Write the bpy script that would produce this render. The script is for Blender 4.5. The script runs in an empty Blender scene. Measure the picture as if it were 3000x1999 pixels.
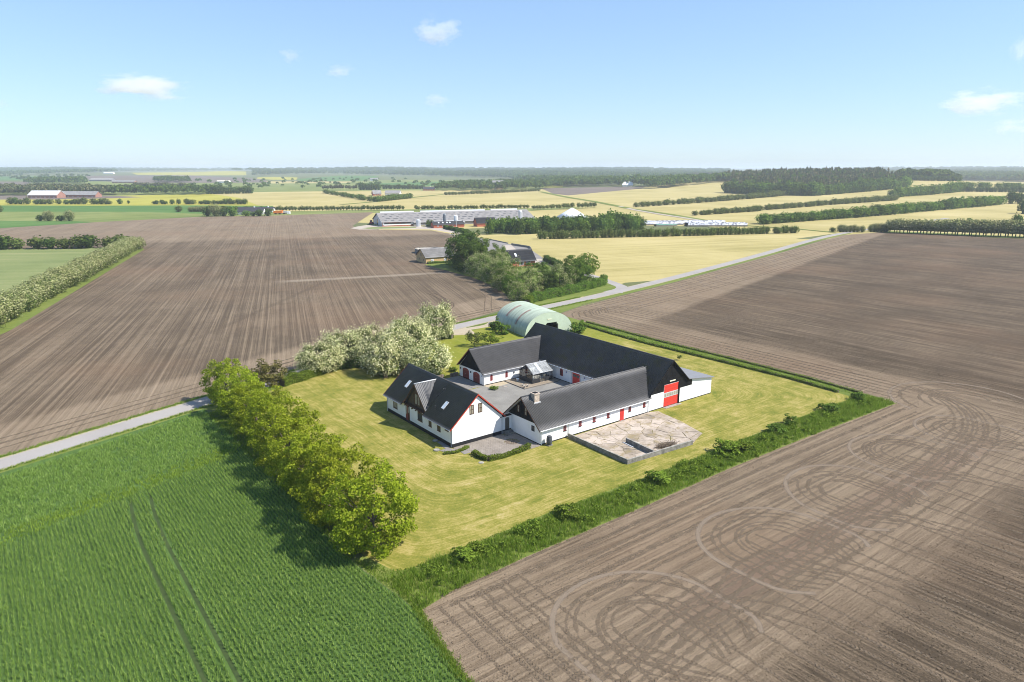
import bpy, bmesh, math, random
import numpy as np
from mathutils import Vector, Matrix
from mathutils.geometry import delaunay_2d_cdt
S = bpy.context.scene
R = math.radians
COL = S.collection
random.seed(7)
RNG = np.random.default_rng(11)

# ------------------------------------------------------------------ camera, sky, sun, exposure
# world axes follow the farm: +x along the short wings, +y along the long barn; the camera hovers over the origin
CAM_Z, FPX, HORIZ = 40.0, 2030.0, 494.0
YAW = R(37.4)
PITCH = math.atan((999.5 - HORIZ) / FPX)
FWD = (math.sin(YAW), math.cos(YAW)); RGT = (math.cos(YAW), -math.sin(YAW))
cam = bpy.data.cameras.new('camera'); camo = bpy.data.objects.new('camera', cam); COL.objects.link(camo)
cam.sensor_width = 36.0; cam.lens = FPX / 3000 * 36; cam.clip_start = 0.5; cam.clip_end = 60000
camo.location = (0, 0, CAM_Z); camo.rotation_euler = (math.pi / 2 - PITCH, 0, -YAW)
S.camera = camo
SUNV = Vector((4.1, -4.7, 7.0)).normalized()
SUN_EL = math.asin(SUNV.z); SUN_AZ = math.atan2(SUNV.x, SUNV.y)
W = bpy.data.worlds.new('World'); S.world = W; W.use_nodes = True
nt = W.node_tree; nt.nodes.clear()
wo = nt.nodes.new('ShaderNodeOutputWorld'); bg = nt.nodes.new('ShaderNodeBackground'); sky = nt.nodes.new('ShaderNodeTexSky')
sky.sky_type = 'NISHITA'; sky.sun_disc = False; sky.sun_elevation = SUN_EL; sky.sun_rotation = SUN_AZ
sky.air_density = 1.0; sky.dust_density = 0.3; sky.ozone_density = 2.5; sky.altitude = 0
bg.inputs['Strength'].default_value = 0.15
gm = nt.nodes.new('ShaderNodeGamma'); gm.inputs[1].default_value = 0.62; nt.links.new(sky.outputs[0], gm.inputs[0])
tn = nt.nodes.new('ShaderNodeMix'); tn.data_type = 'RGBA'; tn.blend_type = 'MULTIPLY'; tn.inputs[0].default_value = 1.0; tn.inputs[7].default_value = (0.77, 0.935, 1.16, 1)
nt.links.new(gm.outputs[0], tn.inputs[6]); nt.links.new(tn.outputs[2], bg.inputs[0]); nt.links.new(bg.outputs[0], wo.inputs[0])
sl = bpy.data.lights.new('sun', 'SUN'); sl.energy = 3.9; sl.angle = R(0.6); sl.color = (1.0, 0.94, 0.84)
slo = bpy.data.objects.new('sun', sl); COL.objects.link(slo); slo.location = (60, -60, 120)
slo.rotation_euler = SUNV.to_track_quat('Z', 'Y').to_euler()
S.view_settings.view_transform = 'Standard'; S.view_settings.look = 'None'
S.view_settings.exposure = 1.06; S.view_settings.gamma = 1.0; S.view_settings.use_curve_mapping = False
S.cycles.max_bounces = 8; S.cycles.transparent_max_bounces = 16; S.cycles.volume_bounces = 5
S.cycles.filter_width = 1.0; S.cycles.volume_step_rate = 1.0; S.cycles.volume_max_steps = 128

# ------------------------------------------------------------------ terrain
def sstep(x, a, b):
    t = np.clip((x - a) / (b - a), 0, 1); return t * t * (3 - 2 * t)
def terrain(x, y):
    x = np.asarray(x, float); y = np.asarray(y, float)
    X = x * RGT[0] + y * RGT[1]; Y = x * FWD[0] + y * FWD[1]
    r = np.hypot(X, Y)
    h = 30 * sstep(r, 1600, 7600)
    h = h + sstep(r, 900, 3000) * (4.0 * np.sin(X / 410 + 1.0) * np.sin(Y / 530) + 2.5 * np.sin(X / 170 + Y / 260))
    h = h + sstep(r, 3500, 6500) * (9 * np.sin(X / 900 + 2) + 6 * np.sin(X / 390 - 1) + 4 * np.sin(X / 150 + Y / 700))
    cx, cy = 690.0, 1420.0
    h = h + 21 * np.exp(-((X - cx) / 420) ** 2 - ((Y - cy) / 270) ** 2)
    return h
def px_ray(px, py):
    u = (px - 1500.0) / FPX; v = -(py - 999.5) / FPX
    c, s = math.cos(PITCH), math.sin(PITCH)
    f = c + v * s; z = -s + v * c
    return (u * RGT[0] + f * FWD[0], u * RGT[1] + f * FWD[1], z)
_T = np.concatenate([np.linspace(45, 1000, 400), np.geomspace(1001, 16000, 1400)])
def at(px, py):
    """ground point seen at a pixel of the photograph (3000 px wide)"""
    d = px_ray(px, py)
    z = CAM_Z + _T * d[2] - terrain(_T * d[0], _T * d[1])
    k = np.argmax(z < 0)
    if z[k] >= 0: k = 0; t = _T[-1]
    elif k > 0:
        a, b = z[k - 1], z[k]; t = _T[k - 1] + (_T[k] - _T[k - 1]) * a / (a - b) if a != b else _T[k]
    else: t = _T[0]
    x, y = t * d[0], t * d[1]
    return Vector((x, y, float(terrain(x, y))))
def hgt(p, hpx):
    return hpx * math.hypot(p.x, p.y) / 2085.0

# ------------------------------------------------------------------ node helper and materials
def nd(t, kind, props=None, **inp):
    n = t.nodes.new(kind)
    for k, v in (props or {}).items(): setattr(n, k, v)
    for k, v in inp.items():
        key = int(k[1:]) if k[0] == 'i' and k[1:].isdigit() else k.replace('_', ' ')
        s = n.inputs[key]
        if isinstance(v, bpy.types.NodeSocket): t.links.new(v, s)
        elif isinstance(v, bpy.types.Node): t.links.new(v.outputs[0], s)
        else:
            if s.type == 'RGBA' and len(v) == 3: v = (*v, 1)
            s.default_value = v
    return n
def new_mat(name):
    m = bpy.data.materials.new(name); m.use_nodes = True; m.node_tree.nodes.clear(); return m, m.node_tree
def mth(t, op, a, b=0.0, clamp=False):
    return nd(t, 'ShaderNodeMath', {'operation': op, 'use_clamp': clamp}, i0=a, i1=b).outputs[0]
def mixc(t, f, a, b, mode='MIX'):
    return nd(t, 'ShaderNodeMix', {'data_type': 'RGBA', 'blend_type': mode}, i0=f, i6=a, i7=b).outputs[2]
def ramp(t, f, stops):
    n = nd(t, 'ShaderNodeValToRGB', i0=f); e = n.color_ramp.elements
    while len(e) < len(stops): e.new(0.5)
    for el, (p, c) in zip(e, stops):
        el.position = p; el.color = (*c, 1) if len(c) == 3 else c
    return n.outputs[0]
def smooth(t, v, a, b):
    return nd(t, 'ShaderNodeMapRange', {'interpolation_type': 'SMOOTHSTEP', 'clamp': True}, i0=v, i1=a, i2=b, i3=0.0, i4=1.0).outputs[0]
def noise(t, vec, scale, detail=2.0, rough=0.55):
    return nd(t, 'ShaderNodeTexNoise', Vector=vec, Scale=scale, Detail=detail, Roughness=rough).outputs[0]
def pos(t): return nd(t, 'ShaderNodeNewGeometry').outputs['Position']
def sepxyz(t, v): return nd(t, 'ShaderNodeSeparateXYZ', i0=v).outputs
def comb(t, x, y, z=0.0): return nd(t, 'ShaderNodeCombineXYZ', i0=x, i1=y, i2=z).outputs[0]
def bump(t, h, dist, strength=1.0):
    return nd(t, 'ShaderNodeBump', Height=h, Distance=dist, Strength=strength).outputs[0]
def bsdf(t, color, rough=0.8, normal=None, spec=0.3, metallic=0.0):
    p = nd(t, 'ShaderNodeBsdfPrincipled', Base_Color=color, Roughness=rough, Metallic=metallic)
    p.inputs['Specular IOR Level'].default_value = spec
    if normal is not None: t.links.new(normal, p.inputs['Normal'])
    o = nd(t, 'ShaderNodeOutputMaterial', i0=p); return p
M = {}
def plain(key, color, rough=0.7, var=0.12, scale=1.5, bmp=0.0, bscale=20.0, spec=0.3, metallic=0.0):
    """painted, plastered or metal surface: a little blotchiness and grain, nothing more"""
    m, t = new_mat(key); p = pos(t)
    n1 = noise(t, p, scale, 4.0)
    c2 = tuple(max(0, c * (1 - var)) for c in color); c1 = tuple(min(1, c * (1 + var * 0.6)) for c in color)
    col = ramp(t, n1, [(0.3, c2), (0.7, c1)])
    nrm = bump(t, noise(t, p, bscale, 3.0), bmp) if bmp else None
    bsdf(t, col, rough, nrm, spec, metallic); M[key] = m; return m
def leafmat(key, cols, trans=0.3, var=0.18, tint=None):
    m, t = new_mat(key)
    rnd = nd(t, 'ShaderNodeNewGeometry').outputs['Random Per Island']
    k = len(cols) - 1
    col = ramp(t, rnd, [(i / k if k else 0, c) for i, c in enumerate(cols)])
    oi = nd(t, 'ShaderNodeObjectInfo').outputs['Random']
    col = nd(t, 'ShaderNodeHueSaturation', i0=mth(t, 'ADD', mth(t, 'MULTIPLY', oi, 0.014), 0.496), i1=1.0,
             i2=mth(t, 'ADD', mth(t, 'MULTIPLY', oi, 2 * var), 1 - var), Color=col).outputs[0]
    d = nd(t, 'ShaderNodeBsdfDiffuse', Color=col); tr = nd(t, 'ShaderNodeBsdfTranslucent', Color=col)
    mx = nd(t, 'ShaderNodeMixShader', i0=trans, i1=d, i2=tr); nd(t, 'ShaderNodeOutputMaterial', i0=mx); M[key] = m; return m

m, t = new_mat('white_plaster'); p = pos(t); x, y, z = sepxyz(t, p)
st = noise(t, comb(t, mth(t, 'MULTIPLY', x, 2.2), mth(t, 'MULTIPLY', y, 2.2), mth(t, 'MULTIPLY', z, 0.35)), 1.0, 4.0, 0.7)
col = ramp(t, noise(t, p, 0.6, 4.0), [(0.3, (0.76, 0.755, 0.735)), (0.7, (0.81, 0.81, 0.80))])
col = mixc(t, mth(t, 'MULTIPLY', mth(t, 'MULTIPLY', smooth(t, st, 0.5, 0.75), mth(t, 'SUBTRACT', 1.0, smooth(t, z, 0.3, 1.6))), 0.4), col, (0.45, 0.43, 0.37))
bsdf(t, col, 0.85, bump(t, noise(t, p, 25.0, 3.0), 0.004), 0.3); M['white_plaster'] = m
plain('black_plinth', (0.016, 0.016, 0.018), 0.7, 0.2, 2)
plain('black_boards', (0.012, 0.012, 0.013), 0.85, 0.3, 3, spec=0.15)
plain('brown_wood', (0.09, 0.042, 0.022), 0.6, 0.3, 4)
plain('grey_brown_boards', (0.10, 0.075, 0.045), 0.75, 0.3, 3)
plain('red_paint', (0.62, 0.045, 0.032), 0.5, 0.08, 1.5)
plain('barge_red', (0.42, 0.05, 0.03), 0.55, 0.12, 3)
plain('dark_red_door', (0.24, 0.05, 0.045), 0.55, 0.15, 2)
plain('dull_red', (0.30, 0.035, 0.035), 0.55, 0.15, 3)
plain('weathered_wood', (0.17, 0.155, 0.14), 0.85, 0.25, 5)
plain('zinc', (0.50, 0.51, 0.53), 0.45, 0.1, 2, spec=0.5)
plain('white_metal', (0.78, 0.79, 0.80), 0.45, 0.04, 2)
plain('black_steel', (0.032, 0.034, 0.038), 0.5, 0.15, 4)
plain('chimney_brick', (0.46, 0.38, 0.31), 0.9, 0.35, 5, 0.02, 14)
plain('concrete', (0.30, 0.285, 0.255), 0.92, 0.45, 1.6, 0.015, 18)
plain('old_concrete', (0.21, 0.20, 0.18), 0.92, 0.5, 1.6, 0.02, 14)
plain('barrel_plastic', (0.07, 0.075, 0.085), 0.6, 0.15, 2)
plain('pot_clay', (0.52, 0.47, 0.40), 0.8, 0.1, 4)
plain('white_pot', (0.75, 0.75, 0.72), 0.6, 0.05, 4)
plain('bark', (0.12, 0.095, 0.07), 0.95, 0.3, 5, 0.02, 12)
plain('yellow_brick', (0.52, 0.36, 0.17), 0.9, 0.15, 2, 0.01, 18)
plain('hazed_brick', (0.33, 0.17, 0.13), 0.9, 0.18, 0.3)  # brick red paled, the distance haze put into its colour
plain('annex_roof', (0.20, 0.20, 0.21), 0.5, 0.08, 1)
plain('red_brick', (0.40, 0.13, 0.075), 0.9, 0.18, 2, 0.01, 18)
plain('far_grey_roof', (0.23, 0.225, 0.225), 0.85, 0.25, 0.4)
plain('far_dark_roof', (0.045, 0.045, 0.052), 0.6, 0.2, 0.5)
plain('silo_steel', (0.55, 0.57, 0.60), 0.4, 0.1, 0.8, spec=0.5)
plain('dark_silo', (0.20, 0.22, 0.24), 0.5, 0.15, 0.8)
plain('orange_paint', (0.75, 0.20, 0.02), 0.5, 0.1, 1)
plain('tractor_red', (0.45, 0.03, 0.025), 0.5, 0.1, 1)
plain('rubber', (0.02, 0.02, 0.02), 0.9, 0.1, 3)
plain('tent_white', (0.72, 0.73, 0.75), 0.6, 0.04, 0.2)
plain('plastic_green', (0.16, 0.42, 0.33), 0.5, 0.3, 0.8)
plain('glass_dark', (0.05, 0.06, 0.065), 0.12, 0.2, 1.2, spec=0.6)
plain('curtain', (0.32, 0.29, 0.22), 0.8, 0.3, 2)
plain('skylight_glass', (0.55, 0.62, 0.68), 0.15, 0.12, 1.5, spec=0.8)
plain('stone', (0.20, 0.16, 0.13), 0.95, 0.4, 3, 0.05, 6)
plain('lamp_cream', (0.72, 0.70, 0.55), 0.5, 0.03, 2)
plain('blue_sign', (0.10, 0.14, 0.35), 0.5, 0.05, 2)
plain('dead_wood', (0.16, 0.12, 0.085), 0.9, 0.4, 6)

def roof_mat(key, c1, c2, moss=0.0, rough=0.6):
    m, t = new_mat(key); p = pos(t)
    n1 = noise(t, p, 0.35, 4.0, 0.65); n2 = noise(t, p, 5.0, 2.0)
    col = ramp(t, n1, [(0.3, c1), (0.72, c2)])
    col = mixc(t, mth(t, 'MULTIPLY', smooth(t, n2, 0.45, 0.75), 0.35), col, tuple(c * 0.6 for c in c1))
    if moss:
        x, y, z = sepxyz(t, p)
        mz = mth(t, 'MULTIPLY', smooth(t, noise(t, p, 0.5, 3.0), 0.5, 0.72), moss)
        col = mixc(t, mz, col, (0.075, 0.07, 0.028))
    bsdf(t, col, rough, bump(t, n2, 0.01), 0.35); M[key] = m
roof_mat('black_tile', (0.066, 0.061, 0.055), (0.104, 0.096, 0.086), 0.35, 0.62)
roof_mat('barn_tile', (0.058, 0.053, 0.048), (0.092, 0.085, 0.076), 0.75, 0.6)
roof_mat('grey_sheet', (0.075, 0.073, 0.075), (0.105, 0.102, 0.104), 0.0, 0.55)
roof_mat('dormer_sheet', (0.075, 0.076, 0.08), (0.11, 0.11, 0.116), 0.0, 0.45)
roof_mat('far_sheet', (0.22, 0.21, 0.21), (0.31, 0.295, 0.29), 0.0, 0.8)
# curved green shed: streaks of algae running down the sheet and a few patches of bare rust
m, t = new_mat('green_sheet'); p = pos(t); x, y, z = sepxyz(t, p)
st = noise(t, comb(t, mth(t, 'MULTIPLY', y, 1.6), mth(t, 'MULTIPLY', z, 0.22), mth(t, 'MULTIPLY', x, 0.05)), 1.0, 4.0, 0.7)
col = ramp(t, st, [(0.38, (0.41, 0.475, 0.385)), (0.58, (0.31, 0.365, 0.285)), (0.74, (0.15, 0.175, 0.125))])
bsdf(t, col, 0.55, None, 0.4); M['green_sheet'] = m
plain('green_end', (0.45, 0.53, 0.42), 0.55, 0.08, 1)
plain('rusty_panel', (0.30, 0.22, 0.18), 0.8, 0.25, 1.5)
# glass
m, t = new_mat('clear_glass')
tr = nd(t, 'ShaderNodeBsdfTransparent', Color=(0.96, 0.975, 0.97)); gl = nd(t, 'ShaderNodeBsdfGlossy', Color=(1, 1, 1), Roughness=0.06)
fr = mth(t, 'ADD', nd(t, 'ShaderNodeFresnel', IOR=1.45).outputs[0], 0.03)
nd(t, 'ShaderNodeOutputMaterial', i0=nd(t, 'ShaderNodeMixShader', i0=fr, i1=tr, i2=gl)); M['clear_glass'] = m
m, t = new_mat('hazy_glass')
tr = nd(t, 'ShaderNodeBsdfTransparent', Color=(0.94, 0.96, 0.96)); df = nd(t, 'ShaderNodeBsdfDiffuse', Color=(0.62, 0.64, 0.66))
nd(t, 'ShaderNodeOutputMaterial', i0=nd(t, 'ShaderNodeMixShader', i0=mth(t, 'ADD', mth(t, 'MULTIPLY', noise(t, pos(t), 1.5, 3.0), 0.42), 0.02), i1=tr, i2=df)); M['hazy_glass'] = m

# leaves
leafmat('lime_leaf', [(0.165, 0.22, 0.013), (0.29, 0.355, 0.024), (0.42, 0.46, 0.05)], 0.5, 0.09)
leafmat('green_leaf', [(0.075, 0.13, 0.022), (0.125, 0.205, 0.033), (0.20, 0.285, 0.055)], 0.42)
leafmat('dark_leaf', [(0.055, 0.10, 0.022), (0.094, 0.152, 0.032), (0.148, 0.21, 0.05)], 0.4)
leafmat('olive_leaf', [(0.09, 0.13, 0.032), (0.145, 0.185, 0.047), (0.205, 0.235, 0.078)], 0.38)
leafmat('brown_leaf', [(0.10, 0.10, 0.03), (0.16, 0.145, 0.045), (0.21, 0.18, 0.065)], 0.35)
leafmat('hedge_leaf', [(0.10, 0.15, 0.018), (0.17, 0.24, 0.03), (0.24, 0.31, 0.05)], 0.4)
leafmat('blossom', [(0.42, 0.45, 0.17), (0.64, 0.63, 0.33), (0.80, 0.76, 0.50)], 0.3, 0.07)
leafmat('pale_blossom', [(0.22, 0.25, 0.09), (0.31, 0.32, 0.14), (0.42, 0.41, 0.22)], 0.3, 0.08)
leafmat('pine_leaf', [(0.06, 0.085, 0.035), (0.105, 0.115, 0.05), (0.17, 0.15, 0.08)], 0.3)
leafmat('grass_blade', [(0.12, 0.21, 0.02), (0.19, 0.29, 0.032), (0.32, 0.36, 0.08)], 0.48)
leafmat('headland_blade', [(0.19, 0.29, 0.035), (0.26, 0.36, 0.05), (0.35, 0.43, 0.08)], 0.5, 0.05)
leafmat('crop_blade', [(0.175, 0.27, 0.050), (0.24, 0.345, 0.075), (0.35, 0.44, 0.13)], 0.52)

# ------------------------------------------------------------------ ground materials
def soil(key, c_dark, c_mid, c_light, kind):
    m, t = new_mat(key); p = pos(t); x, y, z = sepxyz(t, p)
    dist = nd(t, 'ShaderNodeVectorMath', {'operation': 'LENGTH'}, i0=p).outputs['Value']
    warp = mth(t, 'MULTIPLY', mth(t, 'SUBTRACT', noise(t, p, 0.03, 2.0), 0.5), 3.0)
    if kind == 'right':
        xi = mth(t, 'ADD', x, warp); yi = mth(t, 'ADD', y, warp)
        rowA = noise(t, comb(t, mth(t, 'MULTIPLY', x, 2.0), mth(t, 'MULTIPLY', y, 0.035)), 1.0, 3.0, 0.75)
        rowB = noise(t, comb(t, mth(t, 'MULTIPLY', x, 0.05), mth(t, 'MULTIPLY', y, 1.9)), 1.0, 3.0, 0.75)
        band = noise(t, comb(t, mth(t, 'MULTIPLY', x, 0.22), mth(t, 'MULTIPLY', y, 0.004)), 1.0, 2.0)
        yq = mth(t, 'ADD', yi, mth(t, 'MULTIPLY', mth(t, 'SUBTRACT', noise(t, p, 0.14, 2.0), 0.5), 7.0))
        hs = mth(t, 'MULTIPLY', smooth(t, yq, 21.0, 29.0), mth(t, 'SUBTRACT', 1.0, smooth(t, x, 126.0, 130.0)))
        rows = nd(t, 'ShaderNodeMix', {'data_type': 'FLOAT'}, i0=hs, i2=rowA, i3=rowB).outputs[0]
        lineR = mth(t, 'ADD', 124.0, mth(t, 'MULTIPLY', mth(t, 'SUBTRACT', x, 148.0), 0.27))
        hr = smooth(t, mth(t, 'SUBTRACT', yi, lineR), -1.5, 2.5)
        hn = mth(t, 'MULTIPLY', mth(t, 'SUBTRACT', 1.0, smooth(t, xi, 139.0, 144.0)), smooth(t, x, 100.0, 122.0))
        head = mth(t, 'MAXIMUM', mth(t, 'MAXIMUM', hs, hr), mth(t, 'MULTIPLY', hn, 0.8))
    else:
        u = mth(t, 'SUBTRACT', mth(t, 'MULTIPLY', x, 0.943), mth(t, 'MULTIPLY', y, 0.333))
        v = mth(t, 'ADD', mth(t, 'MULTIPLY', x, 0.333), mth(t, 'MULTIPLY', y, 0.943))
        rows = noise(t, comb(t, mth(t, 'MULTIPLY', u, 1.3), mth(t, 'MULTIPLY', v, 0.008)), 1.0, 4.0, 0.75)
        band = noise(t, comb(t, mth(t, 'MULTIPLY', u, 0.17), mth(t, 'MULTIPLY', v, 0.004)), 1.0, 2.0)
        lineS = mth(t, 'ADD', 127.0, mth(t, 'MULTIPLY', mth(t, 'SUBTRACT', x, 10.0), 0.36))
        hd = mth(t, 'SUBTRACT', 1.0, smooth(t, mth(t, 'SUBTRACT', mth(t, 'ADD', y, warp), lineS), 8.0, 12.0))
        far = smooth(t, v, 420.0, 440.0)
        head = mth(t, 'MAXIMUM', mth(t, 'MULTIPLY', hd, 0.75), mth(t, 'MULTIPLY', far, 0.6))
        # the pale dry streak over the middle of the field
        sy = mth(t, 'SUBTRACT', y, mth(t, 'SUBTRACT', 250.4, mth(t, 'MULTIPLY', mth(t, 'SUBTRACT', x, 83.9), 0.291)))
        sw = mth(t, 'SUBTRACT', 1.0, smooth(t, mth(t, 'ABSOLUTE', mth(t, 'ADD', sy, mth(t, 'MULTIPLY', warp, 1.2))), 1.0, 4.0))
        sw = mth(t, 'MULTIPLY', sw, mth(t, 'MULTIPLY', smooth(t, x, 80.0, 92.0), mth(t, 'SUBTRACT', 1.0, smooth(t, x, 132.0, 152.0))))
        dy = mth(t, 'SUBTRACT', y, mth(t, 'ADD', 191.5, mth(t, 'MULTIPLY', mth(t, 'SUBTRACT', x, 52.9), 1.075)))
        dw = mth(t, 'SUBTRACT', 1.0, smooth(t, mth(t, 'ABSOLUTE', dy), 0.6, 2.2))
        dw = mth(t, 'MULTIPLY', dw, mth(t, 'MULTIPLY', smooth(t, x, 20.0, 40.0), mth(t, 'SUBTRACT', 1.0, smooth(t, x, 92.0, 112.0))))
    clod = noise(t, p, 5.0, 5.0, 0.7); big = noise(t, p, 0.05, 4.0, 0.6); mid = noise(t, p, 0.5, 3.0)
    nearf = mth(t, 'SUBTRACT', 1.0, mth(t, 'MULTIPLY', smooth(t, dist, 100.0, 500.0), 0.45))
    v1 = mth(t, 'ADD', mth(t, 'MULTIPLY', mth(t, 'SUBTRACT', rows, 0.5), mth(t, 'MULTIPLY', nearf, 1.7)), 0.5)
    v1 = mth(t, 'ADD', v1, mth(t, 'MULTIPLY', mth(t, 'SUBTRACT', clod, 0.5), 1.25))
    v1 = mth(t, 'ADD', v1, mth(t, 'MULTIPLY', mth(t, 'SUBTRACT', band, 0.5), 0.32))
    v1 = mth(t, 'ADD', v1, mth(t, 'MULTIPLY', mth(t, 'SUBTRACT', big, 0.5), 0.5))
    v1 = mth(t, 'ADD', v1, mth(t, 'MULTIPLY', mth(t, 'SUBTRACT', mid, 0.5), 0.25))
    v1 = mth(t, 'ADD', v1, mth(t, 'MULTIPLY', mth(t, 'SUBTRACT', head, 0.62), 0.40))
    col = ramp(t, v1, [(0.12, c_dark), (0.5, c_mid), (0.9, c_light)])
    col = mixc(t, mth(t, 'MULTIPLY', smooth(t, noise(t, p, 0.018, 3.0), 0.45, 0.7), 0.30), col, (c_mid[0] * 1.12, c_mid[1] * 0.94, c_mid[2] * 0.86))
    if kind == 'right':
        rb = mth(t, 'SUBTRACT', 1.0, smooth(t, mth(t, 'ABSOLUTE', mth(t, 'SUBTRACT', yi, 34.6)), 0.6, 3.2)); rb = mth(t, 'MULTIPLY', rb, mth(t, 'MULTIPLY', smooth(t, x, 40.0, 56.0), mth(t, 'SUBTRACT', 1.0, smooth(t, x, 108.0, 124.0))))
        col = mixc(t, mth(t, 'MULTIPLY', rb, 0.55), col, (0.172, 0.118, 0.086))
    if kind != 'right':
        col = mixc(t, mth(t, 'MULTIPLY', sw, 0.55), col, (0.30, 0.25, 0.19))
        col = mixc(t, mth(t, 'MULTIPLY', dw, 0.4), col, c_dark)
    hgt_ = mth(t, 'ADD', mth(t, 'MULTIPLY', rows, 0.8), mth(t, 'MULTIPLY', clod, 0.55))
    bsdf(t, col, 0.95, bump(t, hgt_, 0.24, 1.0), 0.1); M[key] = m
soil('soil_right', (0.063, 0.047, 0.031), (0.155, 0.116, 0.078), (0.248, 0.190, 0.130), 'right')
soil('soil_left', (0.087, 0.065, 0.044), (0.191, 0.146, 0.100), (0.270, 0.210, 0.147), 'left')

def lawn_mat():
    m, t = new_mat('lawn'); p = pos(t); x, y, z = sepxyz(t, p)
    w = mth(t, 'MULTIPLY', mth(t, 'SUBTRACT', noise(t, p, 0.12, 2.0), 0.5), 1.6)
    def smin(a, b, k=6.0): return nd(t, 'ShaderNodeMath', {'operation': 'SMOOTH_MIN'}, i0=a, i1=b, i2=k).outputs[0]
    dS = mth(t, 'SUBTRACT', y, 56.0); dW = mth(t, 'SUBTRACT', x, 29.0); dE = mth(t, 'SUBTRACT', 122.0, x)
    d = mth(t, 'ADD', smin(smin(dS, dW, 9.0), dE, 9.0), w)
    along = mth(t, 'ADD', x, y)
    st = noise(t, comb(t, mth(t, 'MULTIPLY', d, 1.5), mth(t, 'MULTIPLY', along, 0.03)), 1.0, 3.0, 0.7)
    st2 = noise(t, comb(t, mth(t, 'MULTIPLY', d, 3.8), mth(t, 'MULTIPLY', along, 0.15)), 1.0, 2.0, 0.6)
    pt = noise(t, p, 0.16, 5.0, 0.6); fine = noise(t, p, 3.2, 5.0, 0.75)
    v = mth(t, 'ADD', mth(t, 'MULTIPLY', st, 0.30), mth(t, 'MULTIPLY', pt, 0.62))
    v = mth(t, 'ADD', v, mth(t, 'MULTIPLY', mth(t, 'SUBTRACT', st2, 0.5), 0.42))
    v = mth(t, 'ADD', v, mth(t, 'MULTIPLY', mth(t, 'SUBTRACT', fine, 0.5), 0.6))
    v = mth(t, 'ADD', v, mth(t, 'MULTIPLY', mth(t, 'SUBTRACT', noise(t, p, 0.55, 4.0, 0.65), 0.5), 0.55))
    col = ramp(t, v, [(0.22, (0.105, 0.128, 0.020)), (0.42, (0.188, 0.182, 0.034)), (0.56, (0.285, 0.243, 0.070)), (0.75, (0.390, 0.320, 0.145))])
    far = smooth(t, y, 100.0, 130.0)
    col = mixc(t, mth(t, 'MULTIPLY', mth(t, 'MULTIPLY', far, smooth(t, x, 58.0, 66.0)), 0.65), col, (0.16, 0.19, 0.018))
    bsdf(t, col, 0.95, bump(t, mth(t, 'ADD', fine, mth(t, 'MULTIPLY', st2, 0.5)), 0.06, 0.8), 0.1); M['lawn'] = m
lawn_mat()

def field_mat(key, c1, c2, c3, ang=0.0, fr=0.35, contrast=0.8, tram=0.0, tramper=24.0):
    m, t = new_mat(key); p = pos(t); x, y, z = sepxyz(t, p)
    ca, sa = math.cos(R(ang)), math.sin(R(ang))
    u = mth(t, 'ADD', mth(t, 'MULTIPLY', x, -sa), mth(t, 'MULTIPLY', y, ca))
    v = mth(t, 'ADD', mth(t, 'MULTIPLY', x, ca), mth(t, 'MULTIPLY', y, sa))
    w = mth(t, 'MULTIPLY', mth(t, 'SUBTRACT', noise(t, p, 0.006, 2.0), 0.5), 14.0)
    st = noise(t, comb(t, mth(t, 'MULTIPLY', mth(t, 'ADD', u, w), fr), mth(t, 'MULTIPLY', v, 0.006)), 1.0, 3.0, 0.65)
    pt = noise(t, p, 0.012, 5.0, 0.6); fine = noise(t, p, 0.7, 4.0, 0.7)
    k = mth(t, 'ADD', mth(t, 'MULTIPLY', mth(t, 'SUBTRACT', st, 0.5), contrast), 0.5)
    k = mth(t, 'ADD', k, mth(t, 'MULTIPLY', mth(t, 'SUBTRACT', pt, 0.5), 0.9))
    k = mth(t, 'ADD', k, mth(t, 'MULTIPLY', mth(t, 'SUBTRACT', fine, 0.5), 0.35))
    col = ramp(t, k, [(0.25, c1), (0.5, c2), (0.78, c3)])
    if tram:
        f = mth(t, 'ABSOLUTE', mth(t, 'SUBTRACT', mth(t, 'FRACT', mth(t, 'DIVIDE', u, tramper)), 0.5))
        ln = mth(t, 'SUBTRACT', 1.0, smooth(t, f, 0.012, 0.035))
        col = mixc(t, mth(t, 'MULTIPLY', ln, tram), col, c1)
    bsdf(t, col, 0.95, bump(t, fine, 0.25, 0.5), 0.1); M[key] = m
field_mat('barley', (0.26, 0.225, 0.08), (0.37, 0.312, 0.132), (0.45, 0.378, 0.185), -17, 0.30, 0.8, 0.25, 20)
field_mat('rape', (0.24, 0.22, 0.035), (0.32, 0.30, 0.05), (0.37, 0.335, 0.075), 53, 0.25, 0.6, 0.55, 27)
field_mat('pasture', (0.10, 0.135, 0.035), (0.16, 0.19, 0.055), (0.22, 0.235, 0.085), 20, 0.10, 0.9)
field_mat('crop_far', (0.05, 0.11, 0.024), (0.075, 0.15, 0.034), (0.11, 0.18, 0.05), 10, 0.2, 0.7)
field_mat('crop_pale', (0.12, 0.155, 0.055), (0.17, 0.20, 0.075), (0.24, 0.24, 0.11), -30, 0.12, 0.9)
field_mat('far_soil', (0.11, 0.088, 0.073), (0.145, 0.117, 0.097), (0.18, 0.145, 0.118), 0, 0.2, 0.7)
field_mat('heath', (0.08, 0.10, 0.045), (0.115, 0.13, 0.055), (0.16, 0.165, 0.075), 0, 0.05, 0.5)
field_mat('verge', (0.07, 0.105, 0.02), (0.13, 0.165, 0.035), (0.21, 0.215, 0.065), 0, 0.5, 0.5)
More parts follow.
